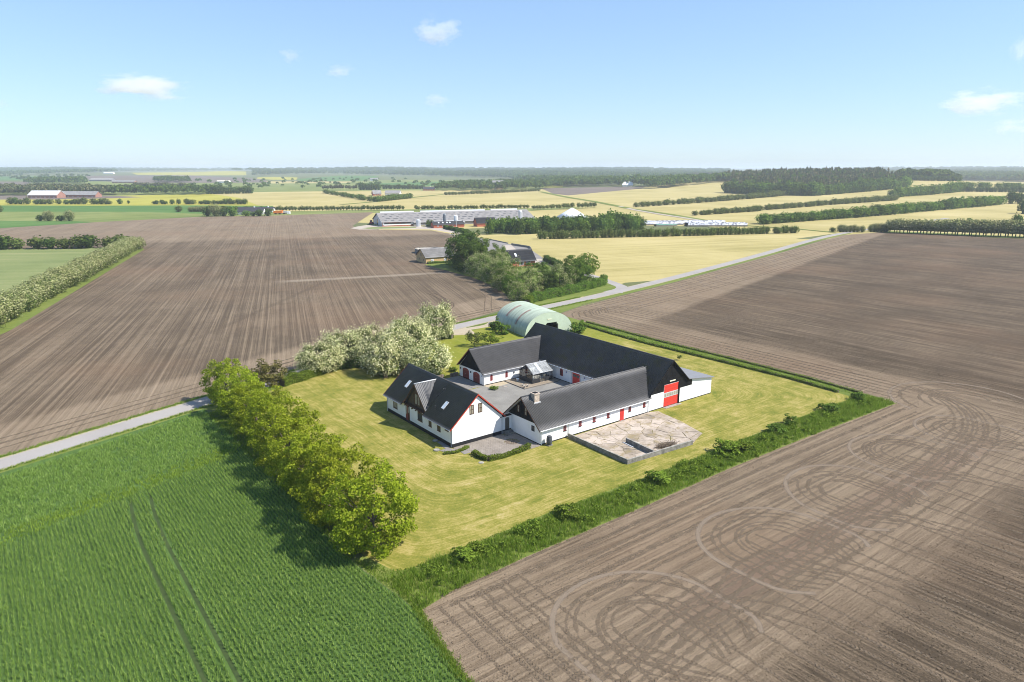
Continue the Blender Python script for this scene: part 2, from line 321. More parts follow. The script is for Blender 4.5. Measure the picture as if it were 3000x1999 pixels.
# cereal crop ground: dark between the drill rows, a paler yellow-green headland
m, t = new_mat('crop_ground'); p = pos(t); x, y, z = sepxyz(t, p)
rw = noise(t, comb(t, mth(t, 'MULTIPLY', x, 2.6), mth(t, 'MULTIPLY', y, 0.05)), 1.0, 2.0); pt = noise(t, p, 0.2, 4.0)
col = ramp(t, mth(t, 'ADD', mth(t, 'MULTIPLY', rw, 0.6), mth(t, 'MULTIPLY', pt, 0.4)), [(0.3, (0.045, 0.085, 0.02)), (0.65, (0.085, 0.145, 0.035))])
bsdf(t, col, 0.95, bump(t, noise(t, p, 4.0, 3.0), 0.1), 0.1); M['crop_ground'] = m
# gravel, asphalt, pavers
def gravel(key, c1, c2, sc=6.0, bmp=0.03, blot=0.4):
    m, t = new_mat(key); p = pos(t)
    f = noise(t, p, sc, 6.0, 0.8); b = noise(t, p, blot, 4.0, 0.6)
    col = ramp(t, mth(t, 'ADD', mth(t, 'MULTIPLY', f, 0.55), mth(t, 'MULTIPLY', b, 0.45)), [(0.33, c1), (0.68, c2)])
    bsdf(t, col, 0.95, bump(t, f, bmp), 0.15); M[key] = m
gravel('gravel', (0.16, 0.152, 0.14), (0.27, 0.26, 0.238), 6, 0.04, 0.35)
gravel('asphalt', (0.25, 0.232, 0.218), (0.345, 0.325, 0.31), 5, 0.01, 0.12)
gravel('shoulder', (0.26, 0.225, 0.15), (0.40, 0.355, 0.27), 3, 0.03, 0.5)
gravel('farm_track', (0.33, 0.28, 0.23), (0.44, 0.39, 0.335), 2, 0.02, 0.1)
gravel('sand', (0.30, 0.25, 0.17), (0.42, 0.36, 0.27), 3, 0.05, 0.6)
gravel('paver', (0.165, 0.145, 0.125), (0.30, 0.265, 0.235), 1.2, 0.01, 0.5)
gravel('terrace_board', (0.20, 0.165, 0.125), (0.30, 0.25, 0.19), 3, 0.01, 0.5)
m, t = new_mat('slab_concrete'); p = pos(t); oi = nd(t, 'ShaderNodeObjectInfo').outputs['Random']
f = noise(t, p, 1.3, 6.0, 0.75); b_ = noise(t, p, 0.22, 4.0, 0.65)
kk = mth(t, 'ADD', mth(t, 'ADD', mth(t, 'MULTIPLY', f, 0.45), mth(t, 'MULTIPLY', b_, 0.55)), mth(t, 'MULTIPLY', mth(t, 'SUBTRACT', oi, 0.5), 0.16))
col = ramp(t, kk, [(0.30, (0.17, 0.145, 0.115)), (0.45, (0.30, 0.25, 0.20)), (0.62, (0.46, 0.39, 0.33))])
col = mixc(t, mth(t, 'MULTIPLY', smooth(t, noise(t, p, 0.55, 6.0, 0.75), 0.50, 0.62), 0.75), col, (0.24, 0.19, 0.095))
bsdf(t, col, 0.95, bump(t, f, 0.02), 0.15); M['slab_concrete'] = m
gravel('weedy_soil', (0.11, 0.10, 0.035), (0.22, 0.185, 0.085), 2.5, 0.05, 0.5)
gravel('wheel_bed', (0.03, 0.05, 0.016), (0.055, 0.08, 0.026), 3, 0.04, 0.5)
gravel('dark_bed', (0.05, 0.045, 0.04), (0.09, 0.08, 0.07), 5, 0.04, 0.5)
gravel('yard_paving', (0.17, 0.16, 0.15), (0.27, 0.25, 0.235), 1.0, 0.02, 0.08)
# tyre tracks: pressed, drier soil with slanting lug marks; the ribbon's own UV runs along the wheel
m, t = new_mat('tyre_track'); uv = nd(t, 'ShaderNodeUVMap').outputs[0]; u, v, _ = sepxyz(t, uv)
un = mth(t, 'ABSOLUTE', mth(t, 'SUBTRACT', u, 0.5))
ph = mth(t, 'FRACT', mth(t, 'ADD', mth(t, 'MULTIPLY', v, 2.7), mth(t, 'MULTIPLY', un, 1.3)))
lug = mth(t, 'MULTIPLY', smooth(t, mth(t, 'ABSOLUTE', mth(t, 'SUBTRACT', ph, 0.5)), 0.1, 0.32), smooth(t, mth(t, 'SUBTRACT', 0.5, un), 0.02, 0.16))
p = pos(t); cl = noise(t, p, 5.0, 5.0, 0.7)
kk = mth(t, 'ADD', mth(t, 'MULTIPLY', lug, 0.36), mth(t, 'MULTIPLY', cl, 0.64))
col = ramp(t, kk, [(0.15, (0.143, 0.107, 0.073)), (0.5, (0.190, 0.144, 0.100)), (0.85, (0.244, 0.187, 0.131))])
b = bump(t, mth(t, 'ADD', lug, mth(t, 'MULTIPLY', cl, 1.0)), 0.085, 1.0)
pb = nd(t, 'ShaderNodeBsdfPrincipled', Base_Color=col, Roughness=0.95, Normal=b); pb.inputs['Specular IOR Level'].default_value = 0.1
edge = smooth(t, mth(t, 'ADD', mth(t, 'SUBTRACT', 0.5, un), mth(t, 'MULTIPLY', mth(t, 'SUBTRACT', noise(t, p, 1.1, 3.0), 0.5), 1.6)), 0.0, 0.3)
nd(t, 'ShaderNodeOutputMaterial', i0=nd(t, 'ShaderNodeMixShader', i0=mth(t, 'MULTIPLY', edge, 0.6), i1=nd(t, 'ShaderNodeBsdfTransparent'), i2=pb)); M['tyre_track'] = m
# the outer edge of a turn: soil smoothed to a pale dry strip
m, t = new_mat('smoothed_soil'); uv = nd(t, 'ShaderNodeUVMap').outputs[0]; u, v, _ = sepxyz(t, uv); p = pos(t)
un = mth(t, 'ABSOLUTE', mth(t, 'SUBTRACT', u, 0.5)); cl = noise(t, p, 5.0, 5.0, 0.7)
pb = nd(t, 'ShaderNodeBsdfPrincipled', Base_Color=ramp(t, cl, [(0.25, (0.205, 0.162, 0.120)), (0.75, (0.30, 0.24, 0.182))]), Roughness=0.95, Normal=bump(t, cl, 0.03)); pb.inputs['Specular IOR Level'].default_value = 0.1
edge = smooth(t, mth(t, 'ADD', mth(t, 'SUBTRACT', 0.5, un), mth(t, 'MULTIPLY', mth(t, 'SUBTRACT', noise(t, p, 1.3, 3.0), 0.5), 0.25)), 0.0, 0.3)
nd(t, 'ShaderNodeOutputMaterial', i0=nd(t, 'ShaderNodeMixShader', i0=mth(t, 'MULTIPLY', edge, 0.66), i1=nd(t, 'ShaderNodeBsdfTransparent'), i2=pb)); M['smoothed_soil'] = m
# silage plastic
m, t = new_mat('silage_plastic'); p = pos(t)
bsdf(t, ramp(t, noise(t, p, 0.55, 4.0, 0.8), [(0.42, (0.12, 0.13, 0.20)), (0.5, (0.70, 0.71, 0.76))]), 0.45, None, 0.4); M['silage_plastic'] = m

# ------------------------------------------------------------------ object helpers
def tag(o, label=None, cat=None, group=None, kind=None):
    if label: o['label'] = label
    if cat: o['category'] = cat
    if group: o['group'] = group
    if kind: o['kind'] = kind
    return o
def thing(name, label, cat, loc=(0, 0, 0), rot=0.0, group=None):
    o = bpy.data.objects.new(name, None); COL.objects.link(o)
    o.location = loc; o.rotation_euler = (0, 0, rot); o.empty_display_size = 0.3
    return tag(o, label, cat, group)
def root_of(o):
    while o.parent: o = o.parent
    return o
def link(name, me, mat, parent=None):
    o = bpy.data.objects.new(name, me); COL.objects.link(o)
    if mat is not None and not me.materials: me.materials.append(M[mat] if isinstance(mat, str) else mat)
    if parent is not None: o.parent = parent
    return o
class MB:
    def __init__(s, off=None): s.v = []; s.f = []; s.off = Vector(off) if off is not None else None
    def add(s, pts, faces):
        k = len(s.v); s.v += [tuple(p) for p in pts]; s.f += [tuple(i + k for i in f) for f in faces]; return s
    def box(s, x0, x1, y0, y1, z0, z1):
        p = [(x, y, z) for z in (z0, z1) for y in (y0, y1) for x in (x0, x1)]
        return s.add(p, [(0, 2, 3, 1), (4, 5, 7, 6), (0, 1, 5, 4), (1, 3, 7, 5), (3, 2, 6, 7), (2, 0, 4, 6)])
    def face(s, *pts): return s.add(pts, [tuple(range(len(pts)))])
    def prism(s, poly, d):
        """poly: 3-D points of one face, d: extrusion vector"""
        n = len(poly); d = Vector(d); a = [Vector(p) for p in poly]; b = [p + d for p in a]
        return s.add(a + b, [tuple(range(n))[::-1], tuple(range(n, 2 * n))] + [(i, (i + 1) % n, n + (i + 1) % n, n + i) for i in range(n)])
    def bar(s, p, q, w, h=None):
        p = Vector(p); q = Vector(q); h = h or w; d = (q - p).normalized()
        up = Vector((0, 0, 1)) if abs(d.z) < 0.95 else Vector((1, 0, 0))
        x = d.cross(up).normalized() * (w / 2); y = x.normalized().cross(d).normalized() * (h / 2)
        c = [p - x - y, p + x - y, p + x + y, p - x + y]
        return s.prism(c, q - p)
    def tube(s, p, q, r0, r1=None, n=8, cap=True):
        p = Vector(p); q = Vector(q); r1 = r0 if r1 is None else r1; d = (q - p).normalized()
        up = Vector((0, 0, 1)) if abs(d.z) < 0.95 else Vector((1, 0, 0))
        x = d.cross(up).normalized(); y = x.cross(d).normalized()
        ring = lambda c, r: [c + (x * math.cos(2 * math.pi * i / n) + y * math.sin(2 * math.pi * i / n)) * r for i in range(n)]
        f = [(i, (i + 1) % n, n + (i + 1) % n, n + i) for i in range(n)]
        if cap: f += [tuple(range(n))[::-1], tuple(range(n, 2 * n))]
        return s.add(ring(p, r0) + ring(q, r1), f)
    def lathe(s, c, prof, n=16):
        """prof: (radius, z) pairs round the vertical through c"""
        c = Vector(c); k = len(prof); pts = []
        for r, z in prof: pts += [c + Vector((r * math.cos(2 * math.pi * i / n), r * math.sin(2 * math.pi * i / n), z)) for i in range(n)]
        f = [(j * n + i, j * n + (i + 1) % n, (j + 1) * n + (i + 1) % n, (j + 1) * n + i) for j in range(k - 1) for i in range(n)]
        f += [tuple(range(n))[::-1], tuple(range((k - 1) * n, k * n))]
        return s.add(pts, f)
    def build(s, name, mat, parent=None, smooth=False):
        off = Vector((0, 0, 0))
        if parent is not None:
            r = root_of(parent)
            if abs(r.rotation_euler.z) < 1e-6: off = Vector(r.location)
        if s.off is not None: off = s.off
        me = bpy.data.meshes.new(name)
        me.from_pydata([(x - off.x, y - off.y, z - off.z) for x, y, z in s.v], [], s.f)
        bm = bmesh.new(); bm.from_mesh(me); bmesh.ops.recalc_face_normals(bm, faces=bm.faces); bm.to_mesh(me); bm.free()
        if smooth: me.polygons.foreach_set('use_smooth', [True] * len(me.polygons))
        me.update(); return link(name, me, mat, parent)
def np_mesh(name, verts, faces, k=4):
    """fast mesh from arrays; faces all have k corners"""
    verts = np.asarray(verts, np.float32); faces = np.asarray(faces, np.int32); me = bpy.data.meshes.new(name)
    me.vertices.add(len(verts)); me.vertices.foreach_set('co', verts.ravel())
    me.loops.add(faces.size); me.loops.foreach_set('vertex_index', faces.ravel())
    me.polygons.add(len(faces)); me.polygons.foreach_set('loop_start', np.arange(0, faces.size, k, dtype=np.int32))
    me.update(calc_edges=True); me.validate(); return me
def in_poly(x, y, poly):
    x = np.asarray(x); y = np.asarray(y); c = np.zeros(x.shape, bool); n = len(poly)
    for i in range(n):
        x0, y0 = poly[i][:2]; x1, y1 = poly[(i + 1) % n][:2]
        if y0 == y1: continue
        c ^= ((y0 > y) != (y1 > y)) & (x < (x1 - x0) * (y - y0) / (y1 - y0) + x0)
    return c

# ------------------------------------------------------------------ the ground, partitioned into fields (painter's order: later ones win)
def road_xy(i): return ROAD[i]
ROAD = [(-130, 66), (-80, 86), (-40, 101), (-2.3, 114.4), (12, 119.8), (27, 125.2), (60, 136.2), (94, 148.1), (120, 153), (150, 157.6), (195, 166.6), (250, 179.6), (308, 194.3), (382, 214), (440, 225.5), (520, 233), (640, 243)]
def road_y(x):
    return float(np.interp(x, [p[0] for p in ROAD], [p[1] for p in ROAD]))
def px(*pts): return [tuple(at(*p)[:2]) for p in pts]
FIELDS = []
def field(name, mat, poly, kind='structure'): FIELDS.append((name, mat, poly))
# far land, from the photograph's strips of colour
field('far_meadow', 'pasture', px((-900, 575), (-900, 536), (0, 536), (800, 534), (1200, 527), (1560, 532), (1700, 560), (1000, 566), (640, 572), (300, 580)))
field('far_field', 'crop_far', px((-600, 518), (135, 517), (128, 529), (-600, 532)))
field('far_field', 'far_soil', px((-600, 533), (98, 533), (72, 543), (-600, 545)))
field('far_field', 'far_soil', px((250, 516), (560, 514), (760, 524), (800, 535), (600, 536), (420, 537), (262, 530)))
field('far_field', 'rape', px((385, 506.5), (560, 504.5), (720, 503), (722, 514), (560, 514.5), (400, 512.5)))
field('far_field', 'rape', px((755, 520), (800, 519), (872, 520), (868, 528), (800, 527), (752, 524)))
field('far_field', 'crop_far', px((870, 525), (1000, 515), (1110, 516.5), (1100, 522), (1060, 530), (880, 531)))
field('far_field', 'barley', px((780, 531.5), (1030, 532), (1024, 536.5), (790, 538)))
field('far_field', 'crop_far', px((1060, 538), (1440, 530), (1500, 534), (1460, 545), (1100, 546)))
field('far_field', 'pasture', px((880, 540), (1060, 537), (1040, 552), (860, 554)))
field('far_field', 'rape', px((1600, 541), (1650, 540), (1648, 550), (1590, 550)))
field('far_field', 'crop_pale', px((1880, 538), (2010, 533), (2000, 540), (1880, 547)))
field('barley_field', 'barley', px((400, 580), (640, 565), (1000, 560), (1300, 558), (1500, 556), (1900, 546), (2150, 527), (2560, 521), (2900, 528), (4200, 520), (4200, 800), (2600, 705), (2330, 700)) + [(440, 228), (382, 216.5), (308, 197), (250, 182), (195, 169), (183, 172), (150, 160), (200, 390), (235, 480), (200, 640)] + px((560, 604)))
field('far_field', 'far_soil', px((1582, 551.5), (1740, 549), (1892, 546.5), (1880, 553), (1760, 564), (1665, 573), (1620, 568)))
field('rape_field', 'rape', px((-500, 606), (-500, 586), (0, 585), (200, 581), (330, 574), (620, 569), (700, 580), (760, 604), (560, 602), (300, 603)))
field('far_field', 'far_soil', px((-500, 586), (-500, 572), (0, 573), (320, 573.5), (425, 578), (330, 581.5), (150, 585)))
field('green_field', 'crop_far', px((-500, 624), (-500, 601), (300, 603), (560, 602), (800, 603.5), (800, 616), (590, 628), (420, 622), (200, 621)))
field('grass_meadow', 'pasture', px((-600, 655), (-600, 622), (200, 620.5), (420, 621.5), (600, 627), (1000, 616), (1600, 609), (1745, 605), (1560, 618), (1160, 622), (900, 633), (700, 640), (560, 640), (270, 655)))
field('green_field', 'crop_far', px((-600, 690), (-600, 646), (0, 647.5), (220, 648), (275, 651.5), (0, 671)))
# the big ploughed field left of the road and its neighbours
field('ploughed_field', 'soil_left', px((-700, 690), (0, 669), (272, 652), (578, 636), (800, 632), (1095, 622)) + [(215, 470), (205, 440), (240, 402), (236, 365), (200, 310), (170, 262), (150, 235), (146, 200), (124, 161)] + [(94, 151.2), (60, 139.4), (27, 128.6), (-2.3, 117.6), (-40, 104.4), (-130, 69.5), (-260, 30), (-500, 100), (-480, 420)])
field('hay_field', 'crop_pale', [(-6, 206), (60, 398), (64, 408), (2, 446), (-260, 560), (-420, 300), (-60, 90)])
field('grass_verge', 'verge', [(-16, 184), (-7.5, 193), (3.2, 215), (66.5, 396), (66, 403), (61, 405), (56, 392), (-8, 212), (-20, 186)])
# the farm's plot and the field right of it
field('cereal_field', 'crop_ground', [(-130, 62), (-40, 97.6), (-2.3, 111), (12, 116.2), (26.5, 121.5), (26.6, 95), (26.0, 62), (27.4, 50.0), (26.4, 45), (25.8, 39.8), (24, 10), (23, -40), (-150, -60)])
field('ploughed_field', 'soil_right', [(27.4, 50.1), (31.6, 50.9), (41, 51.4), (60, 51.5), (77, 51.9), (97, 51.6), (123.6, 50.7), (126.3, 70), (126.2, 100), (126.0, 131), (127, 144.5), (140, 149.2), (199, 161.9), (250, 174.8), (308, 189.0), (382, 208.6), (426, 218.7), (465, 213.5), (478, 175), (490, 143), (500, 60), (520, -80), (400, -220), (60, -160), (23, -40), (25.8, 39.8), (26.5, 45)])
field('grass_verge', 'verge', [(-130, 69.4), (-40, 104.3), (-2.3, 117.5), (27, 128.5), (60, 139.3), (94, 151.1), (124, 158.6), (124, 153.9), (94, 148.1), (27, 125.2), (-2.3, 114.4), (-40, 101), (-130, 66)])
field('grass_verge', 'verge', [(-130, 66), (-40, 101), (-2.3, 114.4), (27, 125.2), (60, 136.2), (94, 148.1), (150, 157.6), (195, 166.6), (250, 179.6), (308, 194.3), (382, 214), (440, 225.5), (441, 221.5), (382, 209.4), (308, 189.6), (250, 175.4), (199, 162.4), (140, 149.8), (127, 145), (94, 142), (27, 119.8), (26.5, 121.6), (12, 116.1), (-2.3, 110.9), (-40, 97.5), (-130, 62)])
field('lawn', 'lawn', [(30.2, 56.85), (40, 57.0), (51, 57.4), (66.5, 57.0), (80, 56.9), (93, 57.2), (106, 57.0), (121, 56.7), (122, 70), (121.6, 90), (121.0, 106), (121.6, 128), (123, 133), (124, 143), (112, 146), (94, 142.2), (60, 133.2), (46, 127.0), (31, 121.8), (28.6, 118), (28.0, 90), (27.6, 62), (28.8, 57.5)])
field('grass_verge', 'verge', [(27.4, 50.1), (31.6, 50.9), (41, 51.4), (60, 51.5), (77, 51.9), (97, 51.6), (123.6, 50.7), (126.4, 70), (126.2, 100), (126, 131), (127, 145), (124, 146), (123, 133), (121.6, 128), (121, 106), (121.6, 90), (122, 70), (121, 56.7), (106, 57), (93, 57.2), (80, 56.9), (66.5, 57), (51, 57.4), (40, 57), (30.2, 56.85), (28.8, 57.5), (27.6, 62), (26.2, 62)])
# neighbour's plot, barley behind it, wood floor, the big farm's yard
field('garden_lawn', 'verge', [(128, 157.5), (150, 160.5), (172, 164.5), (177, 170), (181, 180), (186, 211), (194, 230), (200, 236), (204, 244), (196, 246), (180, 240), (160, 262), (150, 258), (146, 215), (140, 192), (128, 164)])
field('farm_yard', 'yard_paving', [(178, 239), (204, 243), (222.5, 275.4), (226.3, 281), (230, 304.6), (234.7, 329), (240, 362), (234, 372), (222, 330), (205, 300), (186, 280), (172, 262)])
field('farm_yard', 'farm_track', [(204.4, 451), (204.5, 437), (224, 428), (244, 409.5), (239, 363), (243, 360), (252, 400), (262, 404), (262, 424), (250, 437), (232, 447), (229, 462), (226, 470), (215, 462)])
field('farm_yard', 'crop_pale', [(211, 447), (212, 438), (228, 431), (243, 427), (246, 434), (230, 446), (222, 451)])
field('wood_floor', 'heath', [(251, 354), (284, 342), (330, 318), (375, 292), (404, 285), (412, 310), (380, 345), (345, 372), (300, 390), (262, 402), (252, 392)])

def build_ground():
    pts = []; idx = {}; faces = []
    def vid(p):
        k = (round(p[0], 3), round(p[1], 3))
        if k not in idx: idx[k] = len(pts); pts.append(Vector((k[0], k[1])))
        return idx[k]
    for _, _, poly in FIELDS:
        q = [vid(p) for p in poly]; q2 = [a for i, a in enumerate(q) if a != q[i - 1]]
        faces.append(q2)
    for rr in np.geomspace(520, 15000, 62):        # terrain points, fine where the camera looks
        for a in np.arange(-44, 44.1, 1.1):
            th = R(a) + YAW; vid((rr * math.sin(th), rr * math.cos(th)))
    for rr in np.geomspace(60, 30000, 16):
        for a in range(0, 360, 12):
            th = R(a) + YAW; vid((rr * math.sin(th) + 0.37, rr * math.cos(th) + 0.19))
    edges = [(q[i - 1], q[i]) for q in faces for i in range(len(q))]
    vo, _, fo, _, _, _ = delaunay_2d_cdt(pts, edges, [], 0, 1e-4, False)
    v = np.array([(p.x, p.y) for p in vo]); z = terrain(v[:, 0], v[:, 1])
    F = np.array([tuple(f) for f in fo]); C = v[F].mean(1); own = np.full(len(F), -1)
    for k, (_, _, poly) in enumerate(FIELDS): own[in_poly(C[:, 0], C[:, 1], poly)] = k
    groups = {k: F[own == k].tolist() for k in sorted(set(own.tolist()))}
    for k, fs in groups.items():
        name, mat = ('ground', 'heath') if k < 0 else FIELDS[k][:2]
        used = sorted({i for f in fs for i in f}); mp = {i: j for j, i in enumerate(used)}
        me = bpy.data.meshes.new(name)
        me.from_pydata([(v[i, 0], v[i, 1], z[i]) for i in used], [], [[mp[i] for i in f] for f in fs])
        bm = bmesh.new(); bm.from_mesh(me)
        for f in bm.faces:
            if f.normal.z < 0: f.normal_flip()
        bm.to_mesh(me); bm.free()
        tag(link(name, me, mat), kind='structure')
build_ground()

def ribbon(name, mat, path, w, z=0.01, kind='structure', parent=None, uvs=False, on_terrain=False):
    """a flat strip along a path; w is one width or one per point"""
    P = [Vector(p[:2]) for p in path]; n = len(P); vs = []; ln = [0.0]
    ws = w if isinstance(w, (list, tuple)) else [w] * n
    for i in range(n):
        d = (P[min(i + 1, n - 1)] - P[max(i - 1, 0)]).normalized(); s = Vector((-d.y, d.x)) * ws[i] / 2
        for q in (P[i] - s, P[i] + s):
            zz = z + (float(terrain(q.x, q.y)) if on_terrain else 0.0); vs.append((q.x, q.y, zz))
        if i: ln.append(ln[-1] + (P[i] - P[i - 1]).length)
    me = bpy.data.meshes.new(name)
    me.from_pydata(vs, [], [(2 * i, 2 * i + 2, 2 * i + 3, 2 * i + 1)[::-1] if False else (2 * i, 2 * i + 2, 2 * i + 3, 2 * i + 1) for i in range(n - 1)])
    if uvs:
        uv = me.uv_layers.new(name='UVMap')
        for li, l in enumerate(me.loops): uv.data[li].uv = (l.vertex_index % 2, ln[l.vertex_index // 2])
    me.update(); o = link(name, me, mat, parent)
    if parent is None: tag(o, kind=kind)
    return o
def dense(path, step=6.0):
    out = []
    for a, b in zip(path[:-1], path[1:]):
        a = Vector(a[:2]); b = Vector(b[:2]); k = max(1, int((b - a).length / step))
        out += [a.lerp(b, i / k) for i in range(k)]
    return out + [Vector(path[-1][:2])]
def curve(path, n=8):
    """Catmull-Rom through the points"""
    P = [Vector(p[:2]) for p in path]; out = []
    for i in range(len(P) - 1):
        p0 = P[max(i - 1, 0)]; p1 = P[i]; p2 = P[i + 1]; p3 = P[min(i + 2, len(P) - 1)]
        for k in range(n):
            t = k / n
            out.append(0.5 * ((2 * p1) + (p2 - p0) * t + (2 * p0 - 5 * p1 + 4 * p2 - p3) * t * t + (3 * p1 - p0 - 3 * p2 + p3) * t ** 3))
    return out + [P[-1]]
RC = curve(ROAD, 8)
ribbon('road_shoulder', 'shoulder', RC, 4.9, 0.008)
ribbon('road', 'asphalt', RC, 3.75, 0.016)
ribbon('field_entrance', 'asphalt', curve([(165, 160.5), (174, 165), (178, 172), (183, 186), (189, 205), (197, 228), (201, 240)], 6), [7, 6, 5, 4.4] + [4] * 33, 0.012)
for pts, w, mt in (([(94, 148), (93.5, 144), (92, 140)], 6, 'sand'), ([(86, 146), (92, 145.2), (99, 144.6), (104, 145.5), (110, 151)], 2.5, 'sand')):
    ribbon('drive_entrance', mt, curve(pts, 5), w, 0.004 if w == 6 else 0.006)
# farm track and ditch lines through the far barley
def pxline(*pts): return dense([at(*p) for p in pts], 15)
ribbon('grass_baulk', 'verge', pxline((1582, 562), (1660, 578), (1740, 591), (1822, 607), (1840, 611)), 9, 0.25, on_terrain=True)
ribbon('field_track', 'farm_track', pxline((1815, 605), (1860, 616), (1930, 628), (1990, 637), (2060, 648)), 5, 0.25, on_terrain=True)
ribbon('grass_baulk', 'verge', pxline((1838, 611), (1890, 618), (1960, 628), (2040, 642), (2080, 650)), 7, 0.2, on_terrain=True)
ribbon('grass_baulk', 'verge', pxline((2180, 661), (2230, 665), (2330, 671), (2445, 682)), 4, 0.15, on_terrain=True)
ribbon('field_track', 'verge', pxline((1000, 600), (1120, 590), (1220, 578), (1300, 570)), 8, 0.25, on_terrain=True)
ribbon('grass_verge', 'verge', pxline((2590, 680), (2700, 684), (2800, 688), (2900, 693), (3080, 700)), 16, 0.12, on_terrain=True)
ribbon('grass_baulk', 'verge', pxline((1555, 617), (1650, 614), (1745, 609)), 4, 0.2, on_terrain=True)

# tyre tracks on the headland of the right-hand ploughed field
def track(pts, w=0.55, z=0.012, n=6, gauge=None, mat='tyre_track'):
    c = curve(pts, n)
    if gauge is None: ribbon('tyre_track', mat, c, w, z, uvs=True); return
    for sgn in (-1, 1):
        o = []
        for i in range(len(c)):
            d = (c[min(i + 1, len(c) - 1)] - c[max(i - 1, 0)]).normalized(); o.append(c[i] + Vector((-d.y, d.x)) * sgn * gauge / 2)
        ribbon('tyre_track', 'tyre_track', o, w, z, uvs=True)
def uturn(cx, cy, r, top, sweep=(-8, 188)):
    return [(cx + r * math.cos(R(a)), cy + top * math.sin(R(a))) for a in np.linspace(sweep[0], sweep[1], 13)]
zt = [0.006]
def nz(): zt[0] += 0.00006; return zt[0]
for cx, by, r0 in ((43.0, 36.0, 8.6), (65.2, 37.2, 8.3), (83.2, 38.6, 8.2), (102.0, 39.6, 7.8), (119.0, 38.6, 6.8)):
    sk = random.uniform(-.9, .9); tp = random.uniform(.9, 1.04); inner = random.sample([1.25, 1.8, 2.3, 3.1, 3.7, 4.6, 5.4], 5)
    for r, w in [(r0, 0.75)] + [(r0 - d_, 0.6) for d_ in sorted(inner)]:
        p = [(x_ + sk * (y_ - by) / 8, y_) for x_, y_ in uturn(cx + random.uniform(-.3, .3), by + random.uniform(-.4, .4), r, r * tp, (random.uniform(-20, 15), random.uniform(165, 200)))]
        e0, e1 = (cx - r + .1, by - 3 - .25 * r), (cx - r + 2.5, by - 8); s0, s1 = (cx + r - .1, by - 3 - .25 * r), (cx + r - 1.5, by - 7)
        track([s1, s0] + p + [e0, e1], w * (random.uniform(.85, 1.1) if r == r0 else .75), nz() + (.004 if r == r0 else 0), 3, mat='smoothed_soil' if r == r0 else 'tyre_track')
for r in (12, 10.2, 7.0, 5.2):
    track([(134 + r * math.cos(R(a)), 44 + r * 0.95 * math.sin(R(a))) for a in np.linspace(-35, 160, 12)], 0.8, nz(), 3, mat='smoothed_soil' if r > 11 else 'tyre_track')
for y0, g in ((34.6, 1.9), (33.1, 2.0), (35.9, 1.8), (31.6, 1.9)):
    track([(27, y0 - 3), (45, y0 + random.uniform(-.5, .3)), (66, y0), (88, y0 + random.uniform(-.3, .6)), (106, y0 + 1.2), (121, y0 + 3.5), (131, y0 + 9), (136, y0 + 17)], 0.55, nz(), 6, g)
for y0 in (50.0, 47.9, 45.4, 43.2, 40.6):
    track([(29 + (51 - y0) * 1.2, y0), (60, y0 + 0.3), (90, y0 + 0.1), (122, y0 - 0.4)], 0.5, nz(), 6, 1.8)
for x0 in (30.2, 32.6, 35.0, 37.6):
    track([(x0, 49.5), (x0 - 0.3, 40), (x0 - 0.8, 25), (x0 - 1.2, 8)], 0.5, nz(), 5, 1.8)
for x0 in list(np.arange(45, 132, 6.1)):
    x0 += random.uniform(-.6, .6)
    track([(x0, random.uniform(36.5, 40)), (x0 + random.uniform(-.3, .3), 29), (x0 + random.uniform(-.4, .4), 12), (x0, -12)], 0.5, nz(), 5, random.choice((1.8, 2.0)))
for x0 in (127.5, 131.0, 134.8):
    track([(x0, 52), (x0 + .2, 80), (x0 + .5, 110), (x0 + 1, 138)], 0.5, nz(), 5, 1.8)
for k, x0 in enumerate(np.arange(150, 330, 15)):
    yb = road_y(x0) - 9 - 3 * random.random(); r = random.uniform(5.5, 7)
    track([(x0 + r * math.cos(R(a)) , yb - 2 - r * 0.9 + r * 0.9 * math.sin(R(a))) for a in np.linspace(-10, 190, 11)], 0.8, nz(), 3, mat='smoothed_soil')
for dy in (8, 13, 19, 25):
    track([(x, road_y(x) - dy * (0.8 + 0.4 * (x - 140) / 300)) for x in (142, 180, 230, 290, 350, 410)], 0.6, nz(), 5, 1.9)
for k in range(7):
    x0 = random.uniform(128, 142); track([(x0, 138), (x0 + 5, 143), (x0 + 12, 139), (x0 + 13, 128), (x0 + 14, 116)], 0.5, nz(), 4, 1.9)
for cx, dy in ((33, 2.6), (46, 1.2), (58, 3.0), (74, 2.2), (92, 1.5), (110, 2.4)):
    track([(cx - 7, 31 + dy), (cx, 33 + dy), (cx + 6, 31.5 + dy), (cx + 9, 27), (cx + 10, 20)], 0.6, nz(), 6, 1.9)
# tracks in the left field near its corners
for k in range(0, 6, 3):
    x0 = 96 + 6 * k; track([(x0, 156 + 1.5 * k), (x0 + 6, 166 + k), (x0 + 15, 176 + 2 * k), (x0 + 20, 196)], 0.5, nz(), 4, 2.0)
for y_off in (4.5, 7.0):
    track([(x, road_y(x) + 3.4 + y_off) for x in (-30, 0, 30, 60, 90, 120)], 0.5, nz(), 5, 2.0)

TRAM = lambda x0, y: x0 + 1.15 * max(0.0, (y - 75) / 18) ** 2
for x0 in (9.2, 11.45):
    ribbon('wheel_track', 'wheel_bed', [(TRAM(x0, y), y) for y in np.arange(34, 92.1, 2)], .36, .01)

